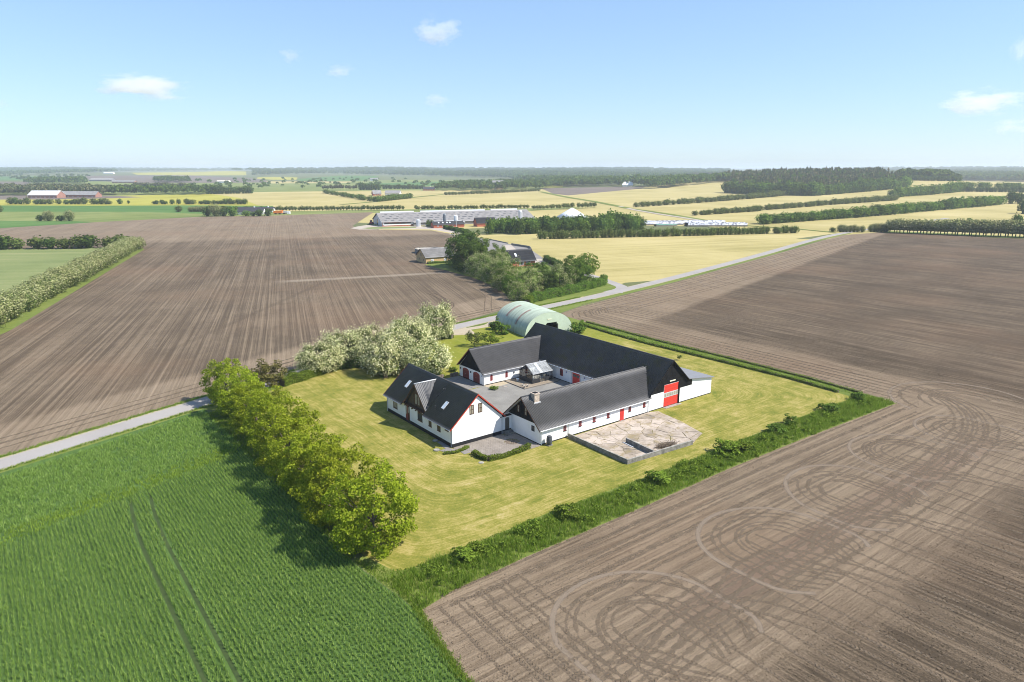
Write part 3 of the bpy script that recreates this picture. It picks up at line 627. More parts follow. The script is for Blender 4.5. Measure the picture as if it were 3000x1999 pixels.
# ------------------------------------------------------------------ building helpers
def roof_sheet(name, mat, e0, e1, r0, r1, parent, wave=0.3, amp=0.02, course=0.42, lip=0.055, clipL=None, clipR=None, thick=0.05):
    """one roof slope from eave e0-e1 up to ridge r0-r1 (same run): corrugated along the eave, stepped in courses up the slope"""
    e0, e1, r0, r1 = map(Vector, (e0, e1, r0, r1)); dirx = (e1 - e0)
    base0 = e0; up = (r0 - e0) - dirx.normalized() * (r0 - e0).dot(dirx.normalized()); L = dirx.normalized()
    t0e, t1e = 0.0, dirx.length; t0r = (r0 - e0).dot(L); t1r = t0r + (r1 - r0).dot(L)
    lo = min(t0e, t0r); hi = max(t1e, t1r); slope = up.length; nrm = L.cross(up.normalized())
    if nrm.z < 0: nrm = -nrm
    nc = max(2, int((hi - lo) / wave * 4)); nr = max(1, int(round(slope / course)))
    ts = np.linspace(lo, hi, nc + 1); rows = []
    for j in range(nr):
        rows.append((j / nr, lip)); rows.append(((j + 1) / nr, 0.0))
    V = []; Fc = []
    wv = amp * np.cos(2 * np.pi * (ts - lo) / wave)
    for s_, dz in rows:
        a = t0e + (t0r - t0e) * s_; b = t1e + (t1r - t1e) * s_
        tt = np.clip(ts, a, b); P = np.array(base0)[None] + tt[:, None] * np.array(L)[None] + np.array(up)[None] * s_
        P = P + (wv + dz + thick)[:, None] * np.array(nrm)[None]
        V.append(P)
    V = np.concatenate(V); w = nc + 1; k = len(rows)
    i = np.arange(nc); Q = []
    for j in range(k - 1):
        q = np.stack([j * w + i, j * w + i + 1, (j + 1) * w + i + 1, (j + 1) * w + i], 1)
        dgn = np.abs(V[q[:, 0]] - V[q[:, 1]]).sum(1) + np.abs(V[q[:, 2]] - V[q[:, 3]]).sum(1) > 1e-5; Q.append(q[dgn])
    Q = np.concatenate(Q)
    off = np.array(root_of(parent).location) if abs(root_of(parent).rotation_euler.z) < 1e-6 else np.zeros(3)
    me = np_mesh(name, V - off, Q); o = link(name, me, mat, parent)
    # underside and verge boards give the sheet its thickness
    return o
def roof_under(name, mat, quads, d, parent):
    mb = MB()
    for q in quads: mb.prism(q, d)
    return mb.build(name, mat, parent)
AX = {'x': 0, 'y': 1}
def wbox(mb, pl, side, u0, u1, z0, z1, d0, d1):
    """box on a wall: pl=('x', value) wall plane, u along the other axis, d0..d1 out from the wall on the given side"""
    c = pl[1]; a, b = sorted((c + side * d0, c + side * d1))
    if pl[0] == 'x': mb.box(a, b, u0, u1, z0, z1)
    else: mb.box(u0, u1, a, b, z0, z1)
def wpt(pl, side, u, z, d): return (pl[1] + side * d, u, z) if pl[0] == 'x' else (u, pl[1] + side * d, z)
def arch_poly(pl, side, u0, u1, z0, z1, d, rise=None, n=8):
    rise = (u1 - u0) / 2 if rise is None else rise; c = (u0 + u1) / 2; r = (u1 - u0) / 2
    pts = [wpt(pl, side, u0, z0, d), wpt(pl, side, u1, z0, d)]
    for i in range(n + 1):
        th = math.pi * i / n; pts.append(wpt(pl, side, c + r * math.cos(th), z1 - rise + rise * math.sin(th), d))
    return pts
def window(parent, pl, side, u0, u1, z0, z1, frame, cols=2, rows=1, glass='glass_dark', bar=0.07, arch=None, sill=None, name='window'):
    nv = Vector((side, 0, 0)) if pl[0] == 'x' else Vector((0, side, 0))
    mb = MB(); b = bar
    if arch is None:
        wbox(mb, pl, side, u0, u0 + b, z0, z1, -0.02, 0.05); wbox(mb, pl, side, u1 - b, u1, z0, z1, -0.02, 0.05)
        wbox(mb, pl, side, u0 + b, u1 - b, z0, z0 + b, -0.02, 0.05); wbox(mb, pl, side, u0 + b, u1 - b, z1 - b, z1, -0.02, 0.05)
    else:
        outer = arch_poly(pl, side, u0, u1, z0, z1, -0.02, arch); inner = arch_poly(pl, side, u0 + b, u1 - b, z0 + b, z1 - b, -0.02, max(0.02, arch - b * 0.3))
        n = len(outer)
        for i in range(n): mb.prism([outer[i], outer[(i + 1) % n], inner[(i + 1) % n], inner[i]], nv * 0.07)
    for i in range(1, cols):
        u = u0 + (u1 - u0) * i / cols; wbox(mb, pl, side, u - b * .4, u + b * .4, z0 + b, z1 - b, -0.02, 0.045)
    for i in range(1, rows):
        z = z0 + (z1 - z0) * i / rows; wbox(mb, pl, side, u0 + b, u1 - b, z - b * .35, z + b * .35, -0.02, 0.04)
    w = mb.build(name, frame, parent)
    g = MB()
    if arch is None: wbox(g, pl, side, u0 + b * .5, u1 - b * .5, z0 + b * .5, z1 - b * .5, -0.03, 0.012)
    else: g.prism(arch_poly(pl, side, u0 + b * .5, u1 - b * .5, z0 + b * .5, z1 - b * .5, -0.03, arch), nv * 0.042)
    g.build('pane', glass, w)
    if sill:
        sb = MB(); wbox(sb, pl, side, u0 - 0.06, u1 + 0.06, z0 - 0.09, z0 - 0.005, -0.02, 0.10); sb.build('sill', sill, w)
    return w
def skylight(parent, o, ax, up, w, l, name='skylight'):
    """o: lower left corner on the roof, ax: unit along the eave, up: unit up the slope"""
    o, ax, up = Vector(o), Vector(ax), Vector(up); n = ax.cross(up)
    if n.z < 0: n = -n
    mb = MB(); b = 0.09; h = n * 0.13
    def quad(x0, x1, y0, y1, hh): return [o + ax * x + up * y + n * hh for x, y in ((x0, y0), (x1, y0), (x1, y1), (x0, y1))]
    for q in ((0, b, 0, l), (w - b, w, 0, l), (b, w - b, 0, b), (b, w - b, l - b, l)): mb.prism(quad(*q, 0.0), h)
    f = mb.build(name, 'zinc', parent)
    MB().prism(quad(b * .8, w - b * .8, b * .8, l - b * .8, 0.02), n * 0.09).build('pane', 'skylight_glass', f); return f
def downpipe(parent, x, y, z0, z1, mat='zinc'):
    return MB().tube((x, y, z0), (x, y, z1), 0.055, n=7).build('downpipe', mat, parent)
def gutter(parent, p, q, mat='zinc'):
    return MB().tube(p, q, 0.07, n=7).build('gutter', mat, parent)
def boards(parent, pl, side, poly, step, mat, name='cladding', d=0.03):
    """vertical cover boards over a gable outline (list of (u, z)), cut to the outline"""
    us = [u for u, _ in poly]; lo, hi = min(us), max(us); mb = MB(); n = len(poly)
    def span(u):
        zs = []
        for i in range(n):
            (u0, z0), (u1, z1) = poly[i], poly[(i + 1) % n]
            if (u0 - u) * (u1 - u) <= 0 and u0 != u1: zs.append(z0 + (z1 - z0) * (u - u0) / (u1 - u0))
        return (min(zs), max(zs)) if len(zs) > 1 else None
    nv = Vector((side, 0, 0)) if pl[0] == 'x' else Vector((0, side, 0))
    mb.prism([wpt(pl, side, u, z, -0.04) for u, z in poly], nv * 0.055)
    k = int((hi - lo) / step)
    for i in range(k):
        a = lo + (hi - lo) * (i + 0.08) / k; b = lo + (hi - lo) * (i + 0.78) / k; sa, sb = span(a), span(b)
        if sa and sb and sa[1] - sa[0] > 0.05 and sb[1] - sb[0] > 0.05:
            e = 0.012
            mb.prism([wpt(pl, side, a, sa[0] + e, 0.016), wpt(pl, side, b, sb[0] + e, 0.016), wpt(pl, side, b, sb[1] - e, 0.016), wpt(pl, side, a, sa[1] - e, 0.016)], nv * d)
    return mb.build(name, mat, parent)

# ------------------------------------------------------------------ farmhouse
fh = thing('farmhouse', 'white farmhouse with black tiled roof and a steep gabled dormer facing the lawn', 'farmhouse', (55.5, 91.3, 0))
X0, X1, Y0, Y1 = 50.95, 60.05, 81.1, 101.5
RZ, RX = 7.42, 55.5
mb = MB(); gz = 3.02
mb.box(X0, X1, Y0 + .3, Y1 - .3, .58, 2.96)
for yy in (Y0, Y1 - .3): mb.prism([(X0, yy, 0.58), (X1, yy, 0.58), (X1, yy, gz), (RX, yy, 7.15), (X0, yy, gz)], (0, .3, 0))
mb.build('wall', 'white_plaster', fh)
MB().box(X0 - 0.03, X1 + 0.03, Y0 - 0.03, Y1 + 0.03, -0.2, 0.579).build('plinth', 'black_plinth', fh)
EV, EZ = 50.45, 2.86
ye0, ye1 = 80.85, 101.8
sl_ = (RZ - EZ) / (RX - EV)
def fz(x): return EZ + (x - EV) * sl_ if x <= RX else RZ - (x - RX) * sl_
EX = 2 * RX - EV
DB0, DB1, DBM, DRZ = 88.62, 95.72, 92.15, 7.02
rf = roof_sheet('roof', 'black_tile', (EV, ye0, EZ), (EV, DB0 + .15, EZ), (RX, ye0, RZ), (RX, DB0 + .15, RZ), fh)
roof_sheet('roof', 'black_tile', (EV, DB1 - .15, EZ), (EV, ye1, EZ), (RX, DB1 - .15, RZ), (RX, ye1, RZ), fh)
xm = 51.6; roof_sheet('roof', 'black_tile', (xm, DB0 + .15, fz(xm)), (xm, DB1 - .15, fz(xm)), (RX, DB0 + .15, RZ), (RX, DB1 - .15, RZ), fh)
roof_sheet('roof', 'black_tile', (EX, ye1, EZ), (EX, ye0, EZ), (RX, ye1, RZ), (RX, ye0, RZ), fh)
MB().tube((RX, ye0, RZ + .03), (RX, ye1, RZ + .03), 0.13, n=8).build('ridge_cap', 'black_tile', fh, True)
roof_under('soffit', 'brown_wood', [[(EV, ye0, EZ - .06), (EV, DB0 + .1, EZ - .06), (RX, DB0 + .1, RZ - .06), (RX, ye0, RZ - .06)], [(EV, DB1 - .1, EZ - .06), (EV, ye1, EZ - .06), (RX, ye1, RZ - .06), (RX, DB1 - .1, RZ - .06)],
    [(EX, ye0, EZ - .06), (EX, ye1, EZ - .06), (RX, ye1, RZ - .06), (RX, ye0, RZ - .06)]], (0, 0, 0.07), fh)
for yy in (ye0 - .06, ye1 + .02):
    mb = MB()
    for xx in (EV, EX): mb.prism([(xx, yy, EZ - .12), (RX, yy, RZ - .12), (RX, yy, RZ + .10), (xx, yy, EZ + .10)], (0, 0.045, 0))
    mb.build('barge_board', 'barge_red', fh)
P, s = ('x', X0), -1
for u0, u1, z0, z1, c, r in ((97.88, 99.22, 1.34, 2.74, 1, 1), (89.72, 91.11, 1.49, 2.93, 2, 1), (86.95, 87.75, 1.50, 2.84, 2, 2), (84.34, 85.22, 1.55, 2.84, 2, 3), (82.1, 83.0, 2.30, 2.80, 2, 1)):
    window(fh, P, s, u0, u1, z0, z1, 'brown_wood', c, r, 'curtain' if u0 > 97 else 'glass_dark', 0.10, sill='brown_wood')
d = MB(); wbox(d, P, s, 93.75, 95.02, 0.60, 2.92, -0.02, 0.03); dr = d.build('door', 'brown_wood', fh)
g = MB(); wbox(g, P, s, 94.55, 94.95, 1.35, 2.75, 0.031, 0.05); wbox(g, P, s, 93.9, 94.32, 1.75, 2.7, 0.031, 0.05); g.build('pane', 'curtain', dr)
d = MB(); wbox(d, P, s, 94.28, 94.48, 0.62, 2.9, 0.031, 0.07); d.build('rail', 'dark_red_door', dr)
d = MB(); wbox(d, P, s, 94.15, 94.75, 0.45, 1.45, 0.032, 0.09); o = d.build('kick_board', 'dark_red_door', dr)
P = ('y', Y0)
for u0 in (54.08, 55.62): window(fh, P, -1, u0, u0 + 0.74, 4.48, 5.93, 'brown_wood', 2, 2, 'curtain', 0.09)
# dormer
DX = 51.50
dm = MB(); dm.prism([(DX, DB0 + .12, 3.0), (DX, DB1 - .12, 3.0), (DX, DBM, DRZ - .12)], (3.0, 0, 0)); dorm = dm.build('dormer', 'grey_brown_boards', fh)
dsl = (DRZ - 3.0) / (DBM - DB0); OV = 51.02
roof_sheet('dormer_roof', 'dormer_sheet', (OV, DB0, 3.0), (52.2, DB0, 3.0), (OV, DBM, DRZ), (55.2, DBM, DRZ), dorm, 0.30, 0.055, 8.0, 0.0)
roof_sheet('dormer_roof', 'dormer_sheet', (OV, DB1, 3.0), (52.2, DB1, 3.0), (OV, DBM, DRZ), (55.2, DBM, DRZ), dorm, 0.30, 0.055, 8.0, 0.0)
MB().tube((OV, DBM, DRZ + .08), (55.2, DBM, DRZ + .08), 0.10, n=8).build('ridge_cap', 'zinc', dorm, True)
mb = MB()
for yy in (DB0, DB1): mb.prism([(OV - .05, yy, 2.84), (OV - .05, DBM, DRZ - .16), (OV - .05, DBM, DRZ + .04), (OV - .05, yy, 3.04)], (0.05, 0, 0))
mb.build('barge_board', 'brown_wood', dorm)
boards(dorm, ('x', DX), -1, [(DB0 + .25, 3.1), (DB1 - .25, 3.1), (DBM, DRZ - .35)], 0.22, 'grey_brown_boards')
w = MB()
P = ('x', DX)
for u0, u1 in ((91.10, 91.24), (91.90, 92.03), (92.70, 92.84)): wbox(w, P, -1, u0, u1, 3.45, 5.40, 0.03, 0.12)
wbox(w, P, -1, 91.24, 91.90, 3.45, 3.60, 0.03, 0.11); wbox(w, P, -1, 92.03, 92.70, 3.45, 3.60, 0.03, 0.11); wbox(w, P, -1, 91.24, 91.90, 5.26, 5.40, 0.03, 0.11); wbox(w, P, -1, 92.03, 92.70, 5.26, 5.40, 0.03, 0.11)
w.build('window_frame', 'brown_wood', dorm); g = MB(); wbox(g, P, -1, 91.2, 92.75, 3.5, 5.35, 0.03, 0.06); g.build('pane', 'curtain', dorm)
mb = MB(); mb.box(50.88, DX - .02, DB0 + .2, DB1 - .2, 2.97, 3.08)
for yy in np.arange(89.2, 95.6, 1.15): mb.box(50.70, 50.949, yy, yy + .12, 2.80, 2.96)
mb.build('beam', 'brown_wood', dorm)
axu = Vector((RX - EV, 0, RZ - EZ)).normalized()
for bx, yy in ((52.55, 97.35), (52.2, 85.3)): skylight(fh, (bx, yy, fz(bx) + .08), (0, 1, 0), axu, 0.72, 1.35)
for bx, yy in ((54.2, 88.1), (51.9, 87.25)):
    MB().tube((bx, yy, fz(bx)), (bx, yy, fz(bx) + .42), 0.07, n=8).tube((bx, yy, fz(bx) + .40), (bx, yy, fz(bx) + .52), 0.13, 0.10, n=8).build('roof_vent', 'black_steel', fh)
gutter(fh, (EV - .05, ye0, EZ - .03), (EV - .05, DB0, EZ - .03)); gutter(fh, (EV - .05, DB1, EZ - .03), (EV - .05, ye1, EZ - .03))
downpipe(fh, X0 - .09, Y0 + .18, 0.05, EZ); downpipe(fh, X0 - .09, Y1 - .2, 0.05, EZ); downpipe(fh, X1 - .05, Y0 - .09, 0.0, 3.0)

# ------------------------------------------------------------------ gate wall between farmhouse and stable wing
gw = thing('yard_wall', 'white wall with black coping and an arched grey door between farmhouse and stable wing', 'wall', (61, 81.4, 0))
MB().box(60.06, 62.6, 81.2, 81.5, 0.55, 2.72).build('wall', 'white_plaster', gw); MB().box(60.06, 62.6, 81.17, 81.53, -.1, 0.549).build('plinth', 'black_plinth', gw)
MB().box(59.7, 62.62, 81.08, 81.62, 2.725, 2.86).build('coping', 'black_boards', gw)
d = MB().prism(arch_poly(('y', 81.2), -1, 60.72, 61.52, 0.45, 2.5, -.02, 0.22), (0, -0.05, 0)).build('door', 'weathered_wood', gw)
mb = MB()
for i in range(1, 6): mb.box(60.72 + .8 * i / 6 - .012, 60.72 + .8 * i / 6 + .012, 81.13, 81.149, .5, 2.28)
mb.build('batten', 'black_boards', d)
st = thing('door_steps', 'grey concrete steps below the arched door in the white gate wall', 'steps', (61, 80.6, 0))
MB().box(60.25, 61.85, 80.55, 81.16, -.05, 0.40).build('step', 'old_concrete', st); MB().box(60.15, 61.85, 79.95, 80.549, -.05, 0.2).build('step', 'old_concrete', st)

# ------------------------------------------------------------------ stable wing (short wing toward the camera)
sw = thing('stable_wing', 'long white stable wing with grey corrugated roof, brick chimney and small red windows', 'farm building', (74, 78.25, 0))
SX0, SX1, SY0, SY1, SRY, SRZ = 61.9, 86.0, 74.0, 82.5, 78.25, 6.42
sg = 2.42
mb = MB(); mb.prism([(SX0, SY0, 0.16), (SX0, SY1, 0.16), (SX0, SY1, sg), (SX0, SRY, 6.15), (SX0, SY0, sg)], (SX1 - SX0, 0, 0)); mb.build('wall', 'white_plaster', sw)
MB().box(SX0 - .03, 85.75, SY0 - .03, SY1 + .03, -.2, 0.159).build('plinth', 'black_plinth', sw)
se, sez = 73.62, 2.36; sx = 61.45
roof_sheet('roof', 'grey_sheet', (sx, se, sez), (85.72, se, sez), (sx, SRY, SRZ), (89.6, SRY, SRZ), sw, 0.27, 0.045, 1.15, 0.03)
roof_sheet('roof', 'grey_sheet', (sx, 2 * SRY - se, sez), (85.72, 2 * SRY - se, sez), (sx, SRY, SRZ), (89.6, SRY, SRZ), sw, 0.27, 0.045, 1.15, 0.03)
MB().tube((sx, SRY, SRZ + .05), (88.6, SRY, SRZ + .05), 0.12, n=8).build('ridge_cap', 'grey_sheet', sw, True)
roof_under('soffit', 'white_metal', [[(sx, se, sez - .06), (85.7, se, sez - .06), (85.7, SRY, SRZ - .06), (sx, SRY, SRZ - .06)], [(sx, 2 * SRY - se, sez - .06), (85.7, 2 * SRY - se, sez - .06), (85.7, SRY, SRZ - .06), (sx, SRY, SRZ - .06)]], (0, 0, 0.06), sw)
mb = MB()
for yy in (se, 2 * SRY - se): mb.prism([(sx - .05, yy, sez - .12), (sx - .05, SRY, SRZ - .12), (sx - .05, SRY, SRZ + .07), (sx - .05, yy, sez + .07)], (0.05, 0, 0))
mb.build('barge_board', 'brown_wood', sw)
boards(sw, ('x', SX0), -1, [(74.85, 3.05), (81.9, 3.0), (78.25, 6.15)], 0.28, 'black_boards')
for u0 in (79.0, 77.2): window(sw, ('x', SX0 - .045), -1, u0, u0 + .5, 3.75, 4.95, 'brown_wood', 1, 2, 'curtain', 0.07)
window(sw, ('x', SX0), -1, 75.42, 76.1, 1.72, 2.55, 'black_boards', 2, 1, 'glass_dark', 0.07)
for u0 in (66.45, 69.6, 72.6, 75.7, 80.68, 84.18): window(sw, ('y', SY0), -1, u0, u0 + .56, 1.22, 2.02, 'dull_red', 2, 2, 'glass_dark', 0.07, arch=0.10, sill='black_boards')
d = MB().box(78.68, 79.6, SY0 - .035, SY0 + .02, 0.05, 1.98).build('door', 'red_paint', sw); mb = MB()
for i in range(1, 6): mb.box(78.68 + .92 * i / 6 - .012, 78.68 + .92 * i / 6 + .012, SY0 - .045, SY0 - .0355, .08, 1.95)
mb.build('batten', 'dull_red', d); MB().box(78.55, 79.7, SY0 - .5, SY0 - .031, -.05, .06).build('threshold', 'concrete', sw)
ch = MB().box(63.25, 64.2, 77.1, 78.05, 4.6, 6.72).build('chimney', 'chimney_brick', sw)
MB().box(63.17, 64.28, 77.02, 78.13, 6.721, 6.92).build('cap', 'chimney_brick', ch); MB().box(63.4, 64.05, 77.25, 77.9, 6.921, 6.98).build('flue', 'black_boards', ch)
MB().box(63.1, 64.35, 76.98, 77.099, 5.2, 5.55).build('flashing', 'zinc', ch)
gutter(sw, (sx + .2, se - .06, sez - .02), (85.6, se - .06, sez - .02), 'white_metal')
for xx in (62.05, 67.42, 85.45): downpipe(sw, xx, SY0 - .09, 0.0, 2.25, 'white_metal')
mb = MB()
for xx in np.arange(65, 85.5, 3.05): mb.box(xx, xx + .12, SY0 - .02, SY0 + .01, 2.12, 2.2)
mb.build('vent', 'zinc', sw)['kind'] = 'stuff'

# ------------------------------------------------------------------ big barn
bn = thing('barn', 'large black roofed barn with black boarded gable and tall red door', 'barn', (91.2, 92, 0))
BX0, BX1, BY0, BY1, BRX, BRZ = 86.05, 96.9, 74.1, 110.8, 91.2, 8.15
be, bez = 85.42, 2.76; bsl = (BRZ - bez) / (BRX - be); bsl_z = lambda x: BRZ - abs(x - BRX) * bsl
mb = MB(); mb.prism([(BX0, BY0, .13), (BX1, BY0, .13), (BX1, BY0, 2.72), (BRX, BY0, 7.85), (BX0, BY0, 3.05)], (0, BY1 - BY0, 0)); mb.build('wall', 'white_plaster', bn)
MB().box(BX0 - .03, BX1 + .03, BY0 - .03, BY1 + .03, -.2, .129).build('plinth', 'black_plinth', bn)
roof_sheet('roof', 'barn_tile', (be, 73.75, bez), (be, 111.1, bez), (BRX, 73.75, BRZ), (BRX, 111.1, BRZ), bn, 0.42, 0.03, 0.46, 0.06)
xe = 95.75; roof_sheet('roof', 'barn_tile', (xe, 111.1, bsl_z(xe)), (xe, 73.75, bsl_z(xe)), (BRX, 111.1, BRZ), (BRX, 73.75, BRZ), bn, 0.3, 0.022, 0.36, 0.025)
xe2 = 97.3; roof_sheet('roof', 'barn_tile', (xe2, 111.1, bsl_z(xe2)), (xe2, 85.0, bsl_z(xe2)), (xe, 111.1, bsl_z(xe)), (xe, 85.0, bsl_z(xe)), bn, 0.3, 0.022, 0.36, 0.025)
MB().tube((BRX, 73.75, BRZ + .04), (BRX, 111.1, BRZ + .04), 0.14, n=8).build('ridge_cap', 'barn_tile', bn, True)
roof_under('soffit', 'black_boards', [[(be, 73.75, bez - .07), (be, 111.1, bez - .07), (BRX, 111.1, BRZ - .07), (BRX, 73.75, BRZ - .07)], [(xe, 73.75, bsl_z(xe) - .07), (xe, 111.1, bsl_z(xe) - .07), (BRX, 111.1, BRZ - .07), (BRX, 73.75, BRZ - .07)]], (0, 0, .07), bn)
mb = MB(); mb.prism([(be, 73.70, bez - .12), (BRX, 73.70, BRZ - .12), (BRX, 73.70, BRZ + .1), (be, 73.70, bez + .1)], (0, .045, 0)); mb.prism([(xe, 73.70, bsl_z(xe) - .12), (BRX, 73.70, BRZ - .12), (BRX, 73.70, BRZ + .1), (xe, 73.70, bsl_z(xe) + .1)], (0, .045, 0)); mb.build('barge_board', 'black_boards', bn)
boards(bn, ('y', BY0), -1, [(86.15, 2.88), (89.42, 2.88), (89.42, 4.02), (93.42, 4.02), (93.42, 2.74), (96.9, 2.74), (96.9, 3.82), (95.7, 3.9), (91.2, 7.95)], 0.3, 'black_boards', d=0.028)
dd = MB().box(89.5, 93.22, BY0 - .03, BY0 + .02, 0.06, 3.95).build('door', 'red_paint', bn)
mb = MB()
for z in (0.7, 1.3, 3.05, 3.5): mb.box(89.5, 93.22, BY0 - .04, BY0 - .0305, z - .012, z + .012)
mb.build('panel_joint', 'dull_red', dd)
MB().box(89.5, 93.22, BY0 - .05, BY0 - .0305, 1.72, 2.58).build('window_band', 'zinc', dd); mb = MB()
for i in range(6): mb.box(89.62 + i * .6, 90.1 + i * .6, BY0 - .062, BY0 - .0505, 1.86, 2.44)
mb.build('pane', 'curtain', dd)
MB().box(93.222, 93.42, BY0 - .20, BY0 - .0505, .06, 4.0).build('door_jamb', 'black_boards', bn)
MB().box(89.3, 93.5, BY0 - .75, BY0 - .035, -.05, .05).build('ramp', 'concrete', bn)
MB().box(90.75, 92.2, BY0 - .14, BY0 - .062, 4.42, 4.60).build('lamp', 'lamp_cream', bn)
# lean-to on the far side
MB().prism([(96.905, BY0 - .02, .13), (102.5, BY0 - .02, .13), (102.5, BY0 - .02, 3.0), (96.905, BY0 - .02, 3.72)], (0, 10.5, 0)).build('lean_to_wall', 'white_plaster', bn)
MB().box(96.95, 102.53, BY0 - .05, BY0 + 10.5, -.2, .129).build('lean_to_plinth', 'black_plinth', bn)
MB().prism([(95.7, 73.72, 4.02), (102.85, 73.72, 3.06), (102.85, 73.72, 3.18), (95.7, 73.72, 4.14)], (0, 11.2, 0)).build('lean_to_roof', 'annex_roof', bn)
# courtyard side
P = ('x', BX0)
window(bn, P, -1, 96.3, 97.15, 0.92, 2.36, 'dull_red', 2, 3, 'glass_dark', 0.09, arch=0.42)
window(bn, P, -1, 87.9, 88.75, 0.92, 2.36, 'dull_red', 2, 3, 'glass_dark', 0.09, arch=0.42)
d = MB().box(BX0 - .05, BX0 + .02, 91.45, 93.5, .05, 2.62).build('door', 'dark_red_door', bn); d.data.materials[0] = M['red_paint']
MB().box(BX0 - .065, BX0 - .0505, 91.6, 92.42, 1.6, 2.1).box(BX0 - .065, BX0 - .0505, 92.52, 93.36, 1.6, 2.1).build('pane', 'glass_dark', d)
MB().box(BX0 - .08, BX0 - .051, 91.3, 91.449, .05, 2.7).build('door_jamb', 'white_metal', bn); MB().box(BX0 - .08, BX0 - .051, 93.501, 93.65, .05, 2.7).build('door_jamb', 'white_metal', bn)
for yy in (95.25, 90.2): MB().box(BX0 - .12, BX0 + .01, yy - .1, yy + .1, 1.9, 2.1).build('lamp', 'blue_sign', bn)
gutter(bn, (be - .05, 82.6, bez - .02), (be - .05, 102.6, bez - .02), 'white_metal'); downpipe(bn, BX0 - .1, 93.9, 0, 2.7, 'white_metal')

# ------------------------------------------------------------------ garage wing
gg = thing('garage_wing', 'white garage wing with two arched brown garage doors and grey roof', 'garage', (79, 107, 0))
GX0, GX1, GY0, GY1, GRY, GRZ = 71.85, 86.0, 102.93, 111.1, 107.0, 6.42
MB().prism([(GX0, GY0, .18), (GX0, GY1, .18), (GX0, GY1, 2.35), (GX0, GRY, 6.1), (GX0, GY0, 2.35)], (GX1 - GX0, 0, 0)).build('wall', 'white_plaster', gg)
MB().box(GX0 - .03, GX1, GY0 - .03, GY1 + .03, -.2, .179).build('plinth', 'black_plinth', gg)
ge, gez, gx = 102.55, 2.32, 71.45
roof_sheet('roof', 'grey_sheet', (gx, ge, gez), (85.75, ge, gez), (gx, GRY, GRZ), (89.7, GRY, GRZ), gg, 0.27, 0.035, 0.42, 0.04)
roof_sheet('roof', 'grey_sheet', (gx, 2 * GRY - ge, gez), (85.75, 2 * GRY - ge, gez), (gx, GRY, GRZ), (89.7, GRY, GRZ), gg, 0.27, 0.035, 0.42, 0.04)
MB().tube((gx, GRY, GRZ + .05), (89.3, GRY, GRZ + .05), .12, n=8).build('ridge_cap', 'grey_sheet', gg, True)
roof_under('soffit', 'black_boards', [[(gx, ge, gez - .06), (85.7, ge, gez - .06), (85.7, GRY, GRZ - .06), (gx, GRY, GRZ - .06)], [(gx, 2 * GRY - ge, gez - .06), (85.7, 2 * GRY - ge, gez - .06), (85.7, GRY, GRZ - .06), (gx, GRY, GRZ - .06)]], (0, 0, .06), gg)
mb = MB(); mb.prism([(gx - .05, 2 * GRY - ge, gez - .12), (gx - .05, GRY, GRZ - .12), (gx - .05, GRY, GRZ + .07), (gx - .05, 2 * GRY - ge, gez + .07)], (.05, 0, 0)); mb.build('barge_board', 'dark_red_door', gg)
mb = MB(); mb.prism([(gx - .05, ge, gez - .12), (gx - .05, GRY, GRZ - .12), (gx - .05, GRY, GRZ + .07), (gx - .05, ge, gez + .07)], (.05, 0, 0)); mb.build('barge_board', 'grey_sheet', gg)
boards(gg, ('x', GX0), -1, [(103.1, 2.42), (110.9, 2.42), (107.0, 6.1)], .3, 'black_boards')
for u0, u1 in ((107.75, 109.9), (104.1, 106.25)):
    d = MB().prism(arch_poly(('x', GX0), -1, u0, u1, .06, 2.18, -.02, .45, 10), (-.05, 0, 0)).build('garage_door', 'dark_red_door', gg); mb = MB()
    for i in range(1, 9): mb.box(GX0 - .052, GX0 - .0305, u0 + (u1 - u0) * i / 9 - .015, u0 + (u1 - u0) * i / 9 + .015, .08, 1.7)
    MB().box(GX0 - .06, GX0 - .0305, (u0 + u1) / 2 + .08, (u0 + u1) / 2 + .2, 1.05, 1.1).build('handle', 'zinc', d); mb.build('batten', 'black_boards', d)
for yy in (110.6, 107.05): MB().box(GX0 - .16, GX0 + .01, yy - .1, yy + .1, 1.65, 1.95).build('lamp', 'black_steel', gg)
MB().box(GX0 - .04, GX0 + .01, 103.25, 103.45, 1.7, 1.95).build('house_sign', 'blue_sign', gg)
for u0 in (73.5, 77.1): window(gg, ('y', GY0), -1, u0, u0 + .52, .70, 1.9, 'dull_red', 2, 3, 'glass_dark', .08, arch=.26)
MB().box(79.05, 79.25, GY0 - .14, GY0 + .01, 1.3, 1.55).build('lamp', 'black_steel', gg)
gutter(gg, (gx + .2, ge - .05, gez - .02), (85.5, ge - .05, gez - .02)); downpipe(gg, GX0 + .1, GY0 - .09, 0, 2.25, 'white_metal')

